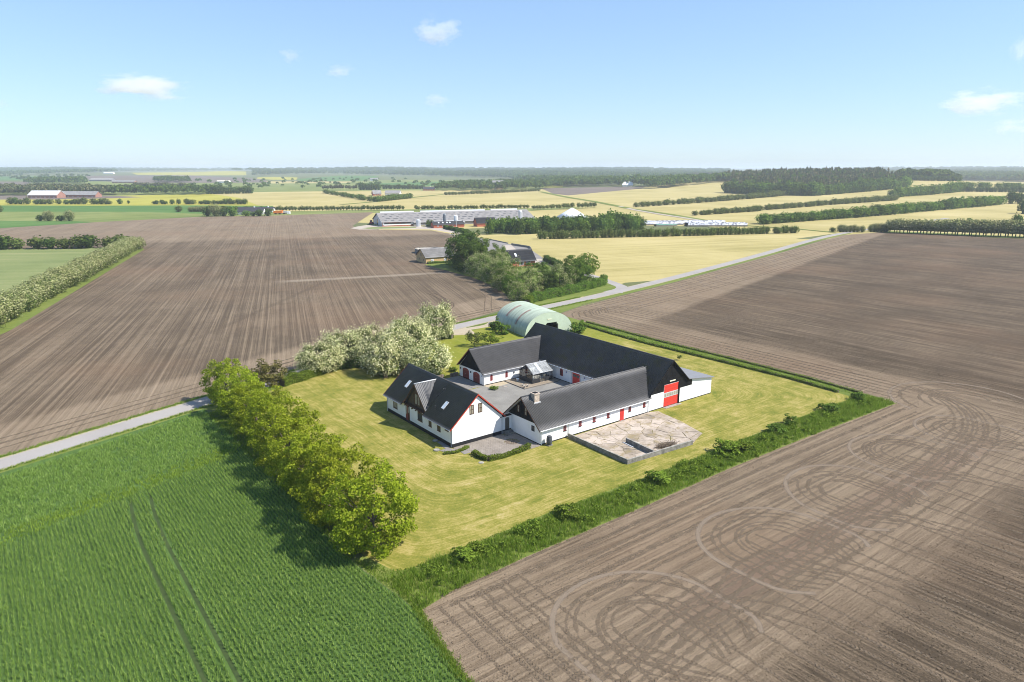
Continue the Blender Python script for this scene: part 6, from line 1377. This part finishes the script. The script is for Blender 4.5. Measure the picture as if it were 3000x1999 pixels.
def far_tree(kind, p, h, w, name, label, group, cat='tree'):
    if name == 'hedgerow_tree': ROWS.append((h / math.hypot(p[0], p[1]), rt.choice(FK[kind]), (p[0], p[1], float(terrain(p[0], p[1])) - .1), rt.uniform(0, 6.28), w, h, label, group, cat)); return
    o = bpy.data.objects.new(name, rt.choice(FK[kind])); COL.objects.link(o); o.location = (p[0], p[1], float(terrain(p[0], p[1])) - .1); o.rotation_euler = (0, 0, rt.uniform(0, 6.28)); o.scale = (w, w, h); return tag(o, label, cat, group)
def row(kind, p0, p1, n, h0, h1, label, group, name='hedgerow_tree', wf=1.05, jit=.25, gap=0.0, cat='tree', hv=.15):
    """single trees along a line between two ground points"""
    p0, p1 = Vector(p0[:2]), Vector(p1[:2]); sp = (p1 - p0).length / max(n, 1); s = (p1 - p0).normalized(); q = Vector((-s.y, s.x))
    for i in range(n):
        if rt.random() < gap: continue
        f = (i + .5 + rt.uniform(-jit, jit)) / n; p = p0.lerp(p1, f) + q * rt.uniform(-.12, .12) * sp; h = (h0 + (h1 - h0) * f) * rt.uniform(1 - hv, 1 + hv)
        w = max(h * .9, sp * 1.65) * wf * rt.uniform(.88, 1.12)
        far_tree(kind if isinstance(kind, str) else rt.choice(kind), p, h, min(w, h * 1.6), name, label, group, cat)
def prow(kind, a, b, n, hp0, hp1, label, group, **k):
    p, q = at(*a), at(*b); row(kind, p, q, n, hgt(p, hp0), hgt(q, hp1), label, group, **k)
row('pale', (-12, 190), (25.8, 296.5), 21, 7.4, 7.1, 'pale blossoming hedge tree in the near half of the row left of the ploughed field', 'blossoming hedge left of the ploughed field', wf=1.15, hv=.08)
row('pale', (25.8, 296.5), (63.5, 403), 21, 7.1, 6.8, 'pale blossoming hedge tree in the far half of the row left of the ploughed field', 'blossoming hedge left of the ploughed field', wf=1.15, hv=.08)
row('pale', (-50, 110), (-15, 183), 9, 7.4, 7.4, 'pale blossoming hedge tree at the very left edge of the ploughed field', 'blossoming hedge left of the ploughed field', wf=1.15, hv=.08)
row(['dark', 'olive', 'olive'], (-40, 470), (60, 409), 17, 6.5, 6.5, 'dark shrubby tree along the far side of the pale green hay field', 'hedge beyond the hay field')
prow('palestem', (2604, 682), (3060, 699), 44, 36, 42, 'pale blossoming tree with bare stem in the dense row beyond the right ploughed field', 'tree row ending the right ploughed field', wf=1.15, hv=.07)
prow('pale', (2548, 680), (2604, 681), 6, 20, 24, 'bushy pale tree at the left end of the dense row', 'bushes beside the dense tree row'); prow('pale', (2456, 680), (2528, 681), 7, 18, 20, 'bush in the separate clump by the road bend', 'clump by the road bend'); prow('olive', (2432, 679), (2444, 679), 1, 13, 13, 'single small bush left of the clump by the road bend', None)
prow(['dark', 'green'], (2222, 658), (2560, 633), 22, 27, 25, 'dark tree in the left half of the thickest windbreak on the right hillside', 'thick windbreak on the right hillside', wf=1.1); prow(['dark', 'green'], (2560, 633), (2932, 599), 26, 27, 24, 'dark tree in the right half of the thickest windbreak on the right hillside', 'thick windbreak on the right hillside', wf=1.1)
prow('olive', (2034, 632), (2232, 618), 16, 16, 16, 'small tree in the lowest broken windbreak on the right hillside', 'broken windbreak on the right hillside'); prow('olive', (2242, 616), (2376, 605), 12, 15, 15, 'small tree in the middle stretch of the broken windbreak', 'broken windbreak on the right hillside'); prow('olive', (2378, 605), (2434, 600), 5, 14, 14, 'small tree in the short stretch of the broken windbreak', 'broken windbreak on the right hillside'); prow('olive', (2440, 600), (2624, 587), 18, 15, 15, 'small tree in the far stretch of the broken windbreak', 'broken windbreak on the right hillside')
prow('olive', (1856, 608), (2300, 573), 36, 16, 15, 'tree in the thin windbreak below the wooded hill', 'thin windbreak below the wooded hill')
prow('green', (2610, 579), (2826, 561), 24, 23, 26, 'tall tree in the windbreak running right from the wooded hill', 'windbreak right of the wooded hill', wf=1.0); prow(['dark', 'dark'], (2826, 562), (3060, 565), 24, 13, 13, 'low dark tree in the far row at the right edge', 'far dark row at the right edge'); prow('green', (2830, 553), (3040, 553), 12, 16, 16, 'tree behind the far dark row at the right edge', 'trees behind the far dark row', gap=.2)
prow('dark', (2610, 528), (2815, 532), 20, 13, 13, 'dark tree in the distant belt right of the wooded hill', 'distant belt right of the hill')
for x, y, h in ((2962, 597, 32), (2985, 597, 28), (3000, 627, 36), (2838, 659, 18), (2858, 659, 14), (2978, 664, 30)):
    p = at(x, y); far_tree('dark', p, hgt(p, h), hgt(p, h) * .95, 'field_tree', {2962: 'dark tree clump at the right edge, left one, past the thick windbreak', 2985: 'dark tree clump at the right edge, right one, past the thick windbreak', 3000: 'dark tree cut by the right edge of the picture below the clump', 2838: 'small dark tree above the dense blossoming row, left one', 2858: 'small dark tree above the dense blossoming row, right one', 2978: 'taller tree above the right end of the dense blossoming row'}[x], None)
prow('olive', (2884, 664), (3040, 664), 10, 13, 13, 'low bush behind the dense blossoming row', 'low bushes behind the dense row')
prow('olive', (1578, 701), (1950, 693), 30, 25, 24, 'olive tree in the hedge across the middle barley field, left half', 'hedge across the middle barley field', gap=.06); prow('olive', (1950, 693), (2334, 683), 32, 24, 20, 'olive tree in the hedge across the middle barley field, right half', 'hedge across the middle barley field', gap=.04)
# the wood by the big farm
for k in range(34):
    f = k / 33; pxx = 1440 + 440 * f; p = at(pxx + rt.uniform(-6, 6), 689 - 9 * f - rt.uniform(0, 8)); far_tree('dark' if rt.random() < .5 else 'green', p, 9.6 * rt.uniform(.8, 1.15), 9 * rt.uniform(.8, 1.15), 'wood_tree', 'tree in the front line of the small wood beside the big farm', 'small wood beside the big farm')
for k in range(26):
    f = k / 25; p = at(1450 + 410 * f + rt.uniform(-6, 6), 676 - 8 * f - rt.uniform(0, 7)); far_tree('dark' if rt.random() < .6 else 'green', p, 8.0 * rt.uniform(.85, 1.2), 8.5 * rt.uniform(.8, 1.15), 'wood_tree', 'tree in the back line of the small wood beside the big farm', 'small wood beside the big farm')
for k, (pxx, py, h) in enumerate(((1765, 672, 11.5), (1790, 668, 12.5), (1815, 670, 12), (1842, 673, 11), (1860, 677, 9), (1785, 679, 9.5))):
    p = at(pxx, py); far_tree('green', p, h, h * .85, 'wood_tree', 'tall tree in the rounded clump at the right end of the small wood', 'rounded clump of the small wood')
# belts in the middle distance
prow('stem', (560, 617), (800, 620), 26, 12, 14, 'slim tree in the belt left of the long cattle barn', 'belt behind the long cattle barn', wf=.9); prow('stem', (800, 620), (1184, 617), 44, 15, 15, 'slim tree in the belt behind the ploughed field, left of the gap', 'belt behind the long cattle barn', wf=.9); prow('stem', (1213, 617), (1548, 612), 36, 14, 14, 'slim tree in the belt right above the long cattle barn', 'belt behind the long cattle barn', wf=.9); prow('stem', (1560, 615), (1745, 609), 20, 13, 18, 'slim tree in the last stretch of the belt, right of the long barn', 'belt behind the long cattle barn', wf=.9, gap=.1)
prow('green', (956, 567), (1098, 592), 18, 11, 16, 'tree on the left side of the hedge round the hidden farm', 'hedge round the hidden farm', wf=1.1); prow('green', (1100, 592), (1205, 581), 14, 17, 15, 'tree on the right side of the hedge round the hidden farm', 'hedge round the hidden farm')
prow('olive', (1303, 572), (1582, 560), 34, 9, 8, 'low shrub in the hedge edging the far barley field', 'hedge edging the far barley field')
prow('pinestem', (943, 558), (1046, 558), 14, 15, 15, 'thin dark pine in the small row left of the hidden farm', 'small pine row', wf=.7); prow('dark', (1054, 557), (1114, 557), 7, 20, 18, 'dark tree in the clump behind the hidden farm', 'clump behind the hidden farm'); prow('dark', (1120, 554), (1244, 554), 16, 13, 12, 'dark tree in the low belt behind the hidden farm', 'low belt behind the hidden farm')
prow('pinestem', (347, 553), (384, 553), 6, 11, 11, 'dark pine in the shorter left row beyond the red farm', 'pine rows beyond the red farm', wf=.8); prow('pinestem', (390, 554), (552, 554), 20, 17, 15, 'dark pine in the longer row beyond the red farm', 'pine rows beyond the red farm', wf=.8)
prow('dark', (606, 569), (740, 567), 16, 24, 20, 'dark tree in the round grove at the edge of the yellow field', 'round grove by the yellow field', wf=1.1)
for a, b, n, h, lb in ((25, 330, 24, 14, 'shrubby tree in the long row below the red farm'), (447, 530, 8, 13, 'shrubby tree in the middle group between green and yellow fields'), (538, 726, 16, 13, 'shrubby tree in the right group between green and yellow fields')): prow(['dark', 'olive'], (a, 599), (b, 599), n, h, h, lb, 'shrub rows between green and yellow fields', hv=.3, gap=.1)
for x, y, h, w, k, lb in ((352, 598, 14, 15, 'dark', 'round bush standing alone right of the long shrub row'), (377, 597, 9, 8, 'dark', 'tiny bush standing alone farther right of the long shrub row'), (119, 648, 16, 22, 'dark', 'low dark bush at the left of the pair in the pale meadow'), (144, 648, 26, 30, 'pale', 'pale bushy tree beside the low dark bush in the pale meadow'), (178, 648, 15, 24, 'dark', 'low dark bush in the middle of the pale meadow'), (205, 648, 28, 28, 'pale', 'pale bushy tree at the right of the meadow bushes'),
        (524, 621, 17, 22, 'olive', 'lone small tree in the green meadow'), (0, 621, 16, 18, 'olive', 'small tree cut by the left edge of the picture'), (607, 634, 26, 26, 'dark', 'dark bush at the left end of the garden of the dark roofed house'), (632, 634, 34, 40, 'pale', 'broad pale blossoming tree beside the dark roofed house'), (655, 634, 22, 24, 'dark', 'dark bush right of the broad blossoming tree'), (682, 634, 30, 32, 'green', 'dense green tree left of the dark roofed house'), (722, 634, 16, 26, 'green', 'bush in front of the dark roofed house'), (742, 634, 13, 16, 'dark', 'small dark bush in front of the dark roofed house'), (760, 634, 20, 26, 'dark', 'dark bush at the right end of the dark roofed house'), (785, 633, 17, 24, 'dark', 'last dark bush left of the orange trailer')):
    p = at(x, y); far_tree(k, p, hgt(p, h), hgt(p, w), 'field_tree', lb, None)
prow('pale', (552, 621), (600, 621), 7, 15, 15, 'pale bush in the short hedge behind the broad blossoming tree', 'short pale hedge'); prow('stem', (710, 621), (800, 622), 9, 12, 12, 'slim pale tree behind the dark roofed house', 'slim trees behind the dark roofed house')
ROWS.sort(key=lambda r: -r[0]); bmj = bmesh.new(); mats = []
for i, (_, me, p, a, w, h, lb, grp, cat) in enumerate(ROWS):
    if i < 290:
        o = bpy.data.objects.new('hedgerow_tree', me); COL.objects.link(o); o.location = p; o.rotation_euler = (0, 0, a); o.scale = (w, w, h); tag(o, lb, cat, grp); continue
    k0 = len(bmj.verts); f0 = len(bmj.faces); mp = []
    for mt in me.materials:
        if mt not in mats: mats.append(mt)
        mp.append(mats.index(mt))
    bmj.from_mesh(me); bmj.verts.ensure_lookup_table(); bmj.faces.ensure_lookup_table()
    T = Matrix.Translation(p) @ Matrix.Rotation(a, 4, 'Z') @ Matrix.Diagonal((w, w, h, 1)); bmesh.ops.transform(bmj, matrix=T, verts=bmj.verts[k0:])
    for f in bmj.faces[f0:]: f.material_index = mp[f.material_index]
mej = bpy.data.meshes.new('far_hedgerow_trees'); bmj.to_mesh(mej); bmj.free()
for mt in mats: mej.materials.append(mt)
tag(link('far_hedgerow_trees', mej, None), 'distant hedges and belts of small trees between the far fields', 'trees', kind='stuff')
# distant farms
def far_house(pxl, L, Wd, e, r, wall, roof, lb, rot=0.0, nm='distant_house', wins=3, chim=False):
    p = at(*pxl); t = thing(nm, lb, 'house' if 'house' in nm else 'barn', (p.x, p.y, p.z - .2), -YAW + R(rot)); MB().prism([(0, 0, 0), (0, Wd, 0), (0, Wd, e), (0, Wd / 2, r - .2), (0, 0, e)], (L, 0, 0)).build('wall', wall, t)
    o = MB(); s = (r - e) / (Wd / 2)
    for y0, y1 in ((-.6, Wd / 2), (Wd + .6, Wd / 2)): o.prism([(-.6, y0, e - .6 * s), (L + .6, y0, e - .6 * s), (L + .6, y1, r), (-.6, y1, r)], (0, 0, .25))
    ro = o.build('roof', roof, t)
    if chim: MB().box(L * .6, L * .6 + 1, Wd / 2 - .5, Wd / 2 + .5, r - .3, r + 1.2).build('chimney', 'white_plaster', ro)
    for i in range(wins): u = L * (i + .6) / (wins + .4); window(t, ('y', 0), -1, u, u + 1.6, .9, 2.1, 'white_metal', 1, 1, bar=.2)
    return t
far_house((697, 629), 22, 9, 2.8, 6.2, 'white_plaster', 'far_dark_roof', 'low house with dark roof between bushes beside the orange trailer', 4, 'dark_roofed_house', 3, True)
far_house((755, 622), 14, 8, 2.6, 4.5, 'white_plaster', 'far_dark_roof', 'white gabled house end showing above the bushes left of the orange trailer', 0, 'white_house', 2, True)
far_house((83, 581), 40, 20, 4.5, 10, 'hazed_brick', 'tent_white', 'distant red barn with large white roof at the far left', 0, 'red_barn', 6); far_house((161, 579), 58, 16, 4, 8.5, 'hazed_brick', 'far_grey_roof', 'distant long red barn with grey roof right of the white roofed one', 0, 'red_barn', 8)
far_house((262, 531), 64, 22, 4, 8, 'far_grey_roof', 'far_sheet', 'pale long shed on the distant brown field', 0, 'distant_shed', 5); far_house((328, 537), 58, 16, 4, 7, 'hazed_brick', 'far_grey_roof', 'dark red long shed on the distant brown field', 0, 'distant_shed', 5)
far_house((303, 510), 48, 16, 6, 9, 'white_plaster', 'tent_white', 'white works on the horizon at the left', 0, 'distant_shed', 4); p = at(325, 508)
for dx in (0, 12): silo((p.x + dx, p.y), 4, 20, 'pot_clay', ('pale silo tower of the white works on the horizon, left one', 'pale silo tower of the white works on the horizon, right one')[dx > 0]);
far_house((1094, 574), 12, 10, 3.5, 8, 'red_brick', 'far_grey_roof', 'red gabled barn inside the tree ring of the hidden farm', 25, 'hidden_barn', 3); far_house((1128, 572), 23, 10, 3.5, 7, 'white_plaster', 'far_sheet', 'pale long barn inside the tree ring of the hidden farm', -8, 'hidden_barn', 3)
far_house((1240, 559), 20, 9, 3.2, 7, 'red_brick', 'far_dark_roof', 'small red brick house at the end of the low belt', 0, 'distant_house', 4, True); far_house((1084, 531), 24, 10, 6, 10, 'white_plaster', 'far_grey_roof', 'white house between trees far behind the hidden farm', 0, 'distant_house', 3); far_house((1824, 547), 20, 9, 3.5, 9, 'white_plaster', 'tent_white', 'white gabled house at the edge of the brown field on the right', 0, 'distant_house', 2, True); far_house((635, 536), 34, 12, 4, 7, 'white_plaster', 'pot_clay', 'pale shed beside the bushes on the distant brown field', 0, 'distant_shed', 2); far_house((1443, 556), 20, 14, 12, 17, 'yellow_brick', 'far_grey_roof', 'yellow house showing between the trees behind the far barley', 0, 'distant_house', 2)
# trailers beside the dark roofed house
t = thing('grain_trailer', 'orange machine parked at the edge of the ploughed field', 'trailer', (*at(800, 628.5)[:2], 0), -YAW)
MB().prism([(0, 0, 1.0), (.5, 0, 3.1), (8.0, 0, 3.1), (8.0, 0, 1.2), (6.5, 0, .9)], (0, 2.6, 0)).build('body', 'orange_paint', t); MB().box(.4, 7.6, .3, 2.3, .7, .95).build('chassis', 'black_steel', t); MB().tube((6.8, .4, 3.15), (9.4, .4, 3.6), .25, n=8).build('auger', 'orange_paint', t)
for x in (2.0, 5.6):
    for y in (-.1, 2.3): MB().tube((x, y, .65), (x, y + .4, .65), .65, n=14).build('wheel', 'rubber', t)
t = thing('tipper_trailer', 'white trailer standing right of the orange machine', 'trailer', (*at(826, 628)[:2], 0), -YAW)
MB().box(0, 4.6, 0, 2.5, 1.0, 2.7).build('body', 'zinc', t); MB().box(4.65, 7.0, .1, 2.4, .3, 2.5).build('front_box', 'white_metal', t); MB().box(.1, 4.5, .4, 2.1, .6, .95).build('chassis', 'black_steel', t)
for y in (-.1, 2.2): MB().tube((1.6, y, .5), (1.6, y + .35, .5), .5, n=14).build('wheel', 'rubber', t)

# ------------------------------------------------------------------ far woods, each read as one mass
UN = {'leaf': [], 'pine': []}
for i in range(4):
    rg = np.random.default_rng(600 + i)
    for key, nq in (('leaf', 34), ('pine', 22)):
        if key == 'leaf':
            d = rg.normal(size=(nq, 3)); d /= np.linalg.norm(d, axis=1)[:, None]; d[:, 2] = np.abs(d[:, 2]) * 1.0 - .25; C = d * rg.uniform(.75, 1, nq)[:, None] * np.array([.5, .5, .48]) + np.array([0, 0, .55]); o = d; sz = .42
        else: z = rg.uniform(.2, 1, nq); a = rg.uniform(0, 6.28, nq); r = .36 * (1.03 - z) ** .8; C = np.column_stack([r * np.cos(a), r * np.sin(a), z]); o = np.column_stack([np.cos(a), np.sin(a), np.full(nq, .6)]); sz = .36
        UN[key].append(quads_at(C, sz, rg, .3, .85, o)[0])
def wood(name, label, pts, h, mat, key, rng, wf=.8):
    n = len(pts); z = terrain(pts[:, 0], pts[:, 1]); hh = h * rng.uniform(.7, 1.25, n); ww = hh * wf * rng.uniform(.8, 1.2, n); a = rng.uniform(0, 6.28, n); out = []
    for v in range(4):
        m_ = np.arange(n) % 4 == v; U = UN[key][v]; ca, sa = np.cos(a[m_])[:, None], np.sin(a[m_])[:, None]
        X = (U[None, :, 0] * ca - U[None, :, 1] * sa) * ww[m_][:, None] + pts[m_, 0][:, None]; Y = (U[None, :, 0] * sa + U[None, :, 1] * ca) * ww[m_][:, None] + pts[m_, 1][:, None]; Z = U[None, :, 2] * hh[m_][:, None] + z[m_][:, None]; out.append(np.stack([X, Y, Z], 2).reshape(-1, 3))
    V = np.concatenate(out); return tag(link(name, np_mesh(name, V, np.arange(len(V)).reshape(-1, 4)), mat), label, 'wood', kind='stuff')
def px_scatter(poly, n, rng):
    P = np.array(poly, float); lo, hi = P.min(0), P.max(0); out = []
    x = rng.uniform(lo[0], hi[0], n); y = rng.uniform(lo[1], hi[1], n); k = in_poly(x, y, poly); return np.array([tuple(at(a, b)[:2]) for a, b in zip(x[k], y[k])])
rw_ = np.random.default_rng(77)
def world_scatter(poly_px, spacing, rng):
    P = np.array([tuple(at(*p)[:2]) for p in poly_px]); lo, hi = P.min(0), P.max(0); n = int((hi - lo).prod() / spacing ** 2); x = rng.uniform(lo[0], hi[0], n); y = rng.uniform(lo[1], hi[1], n); k = in_poly(x, y, [tuple(p) for p in P]); return np.column_stack([x[k], y[k]])
hill = [(2150, 556), (2250, 568), (2377, 570), (2500, 561), (2600, 552), (2650, 545), (2600, 530), (2540, 521), (2400, 517), (2250, 516), (2100, 517), (2010, 523), (2060, 532), (2140, 535)]
wood('pine_wood', 'dark pine wood covering the low hill on the right', world_scatter(hill, 8.5, rw_), 17, 'pine_leaf', 'pine', rw_, .55)
wood('leafy_wood', 'leafy trees mixed through the wood on the right hill', world_scatter(hill, 17, rw_), 16, 'dark_leaf', 'leaf', rw_, .75)
for a, b, n, h, wh in (((2126, 565), (2240, 572), 14, 30, 'left'), ((2240, 572), (2380, 574), 20, 32, 'lowest middle'), ((2380, 574), (2610, 554), 28, 28, 'long right'), ((2610, 554), (2658, 547), 7, 22, 'far right')): prow(['dark', 'green', 'dark'], a, b, n, h, h, 'broad leafy tree along the ' + wh + ' part of the front edge of the wooded hill', 'leafy edge of the wooded hill', name='wood_tree', wf=1.15, hv=.22)
wood('leafy_wood', 'strip of leafy wood left of the hill', world_scatter([(1888, 556), (2000, 547), (2150, 531), (2100, 522), (2010, 526), (1950, 535), (1880, 545)], 11, rw_), 15, 'dark_leaf', 'leaf', rw_)
wood('leafy_wood', 'dark conifer belt behind the red farm', world_scatter([(-80, 574), (325, 572), (330, 566), (200, 562), (-80, 560)], 9, rw_), 13, 'pine_leaf', 'leaf', rw_); wood('leafy_wood', 'leafy belt right of the conifer belt behind the yellow field', world_scatter([(323, 572), (610, 571), (610, 563), (330, 564)], 11, rw_), 12, 'dark_leaf', 'leaf', rw_)
wood('leafy_wood', 'rounded wood on the green slope at the left', world_scatter([(73, 541), (258, 541), (250, 533), (90, 534)], 14, rw_), 15, 'dark_leaf', 'leaf', rw_); wood('leafy_wood', 'small wood on the distant brown field', world_scatter([(445, 536), (558, 536), (548, 531), (455, 530)], 14, rw_), 14, 'dark_leaf', 'leaf', rw_)
wood('leafy_wood', 'wood behind the far barley field in the middle', world_scatter([(1270, 559), (1440, 561), (1600, 556), (1640, 550), (1800, 547), (1880, 547), (1860, 541), (1640, 540), (1500, 542), (1400, 546), (1300, 550)], 13, rw_), 14, 'dark_leaf', 'leaf', rw_)
for nm, poly, n, h in (('distant wood along the horizon at the left', [(-60, 515), (0, 515), (250, 508), (385, 503.5), (740, 501), (745, 494.5), (400, 493), (-60, 494)], 3600, 18), ('thin tree lines between the distant fields at the left', [(-60, 532), (40, 533), (300, 516), (250, 516), (-60, 516.5)], 90, 12), ('large distant wood in the middle of the horizon', [(740, 516), (800, 514), (900, 511), (1000, 512.5), (1130, 515), (1440, 522), (1600, 533), (1720, 536), (1900, 532), (1900, 495), (1120, 495), (800, 494.5), (740, 500)], 7000, 18), ('distant wood between the middle and the right hill', [(1640, 546), (1880, 540), (2060, 522), (2140, 510), (2140, 496), (1900, 496), (1500, 497), (1500, 530)], 4600, 18), ('distant wood along the horizon at the right', [(2560, 517), (2650, 527), (2820, 531), (3060, 535), (3060, 494.5), (2500, 494.5)], 5600, 18), ('scattered distant trees over the middle plain', [(560, 556), (1000, 556), (1300, 552), (1300, 532), (1100, 524), (800, 526), (560, 534)], 150, 9)):
    wood('distant_wood', nm, px_scatter(poly, n, rw_), h, 'dark_leaf', 'leaf', rw_, 1.0)

# ------------------------------------------------------------------ clouds and haze
def cloud_mat(key, dens, sc):
    m, t = new_mat(key); tc = nd(t, 'ShaderNodeTexCoord').outputs['Object']; oi = nd(t, 'ShaderNodeObjectInfo').outputs['Random']
    r = nd(t, 'ShaderNodeVectorMath', {'operation': 'LENGTH'}, i0=tc).outputs['Value']
    v = nd(t, 'ShaderNodeVectorMath', {'operation': 'ADD'}, i0=tc, i1=comb(t, mth(t, 'MULTIPLY', oi, 37.0), 0.0, 0.0)).outputs[0]
    n = noise(t, v, sc, 6.0, 0.62); x, y, z = sepxyz(t, tc)
    f = mth(t, 'SUBTRACT', mth(t, 'ADD', mth(t, 'SUBTRACT', 1.0, r), mth(t, 'MULTIPLY', mth(t, 'SUBTRACT', n, .5), 2.1)), .34)
    d = mth(t, 'MULTIPLY', smooth(t, f, 0.0, .55), dens); e = mth(t, 'SUBTRACT', 1.0, smooth(t, r, .8, .98)); d = mth(t, 'MULTIPLY', d, e)
    pv = nd(t, 'ShaderNodeVolumePrincipled', Color=(.99, .99, .99), Density=d, Anisotropy=0.2); o = nd(t, 'ShaderNodeOutputMaterial'); t.links.new(pv.outputs[0], o.inputs['Volume']); M[key] = m
cloud_mat('cloud', .0090, 1.7); cloud_mat('thin_cloud', .0045, 1.9); cloud_mat('soft_cloud', .007, 1.9)
def cloud(px_, py_, wpx, hpx, mat, lb, dist=6000.0):
    d = Vector(px_ray(px_, py_)); d = d / math.hypot(d.x, d.y); c = Vector((0, 0, CAM_Z)) + d * dist; k = dist / 2085.0
    bm = bmesh.new(); bmesh.ops.create_icosphere(bm, subdivisions=3, radius=1.0); me = bpy.data.meshes.new('cloud'); bm.to_mesh(me); bm.free()
    o = link('cloud', me, mat); o.location = c; o.scale = (wpx * k * .62, wpx * k * .5, hpx * k * .75); o.rotation_euler = (0, 0, -YAW); return tag(o, lb, 'cloud', 'small fair weather clouds')
cloud(425, 255, 250, 62, 'cloud', 'long flat white cloud at the left'); cloud(1285, 92, 140, 72, 'cloud', 'bright small cloud highest in the middle of the sky'); cloud(992, 207, 95, 38, 'thin_cloud', 'tiny wispy cloud left of the middle'); cloud(1280, 296, 90, 40, 'thin_cloud', 'tiny wispy cloud low in the middle'); cloud(2880, 300, 225, 62, 'soft_cloud', 'soft grey white cloud at the right')
cloud(852, 163, 75, 40, 'thin_cloud', 'very faint cloud wisp at the upper left of the middle'); cloud(2960, 372, 110, 40, 'thin_cloud', 'faint low cloud at the right edge'); cloud(2990, 150, 60, 60, 'thin_cloud', 'faint cloud at the upper right edge'); cloud(5, 303, 40, 25, 'thin_cloud', 'faint cloud scrap at the left edge')
m, t = new_mat('haze'); pv = nd(t, 'ShaderNodeVolumePrincipled', Color=(.80, .88, 1.0), Density=0.000125, Anisotropy=0.1); o = nd(t, 'ShaderNodeOutputMaterial'); t.links.new(pv.outputs[0], o.inputs['Volume']); M['haze'] = m
hz = MB().box(-33000, 33000, -33000, 33000, -12.0, 84.0).build('haze', 'haze'); tag(hz, kind='stuff')
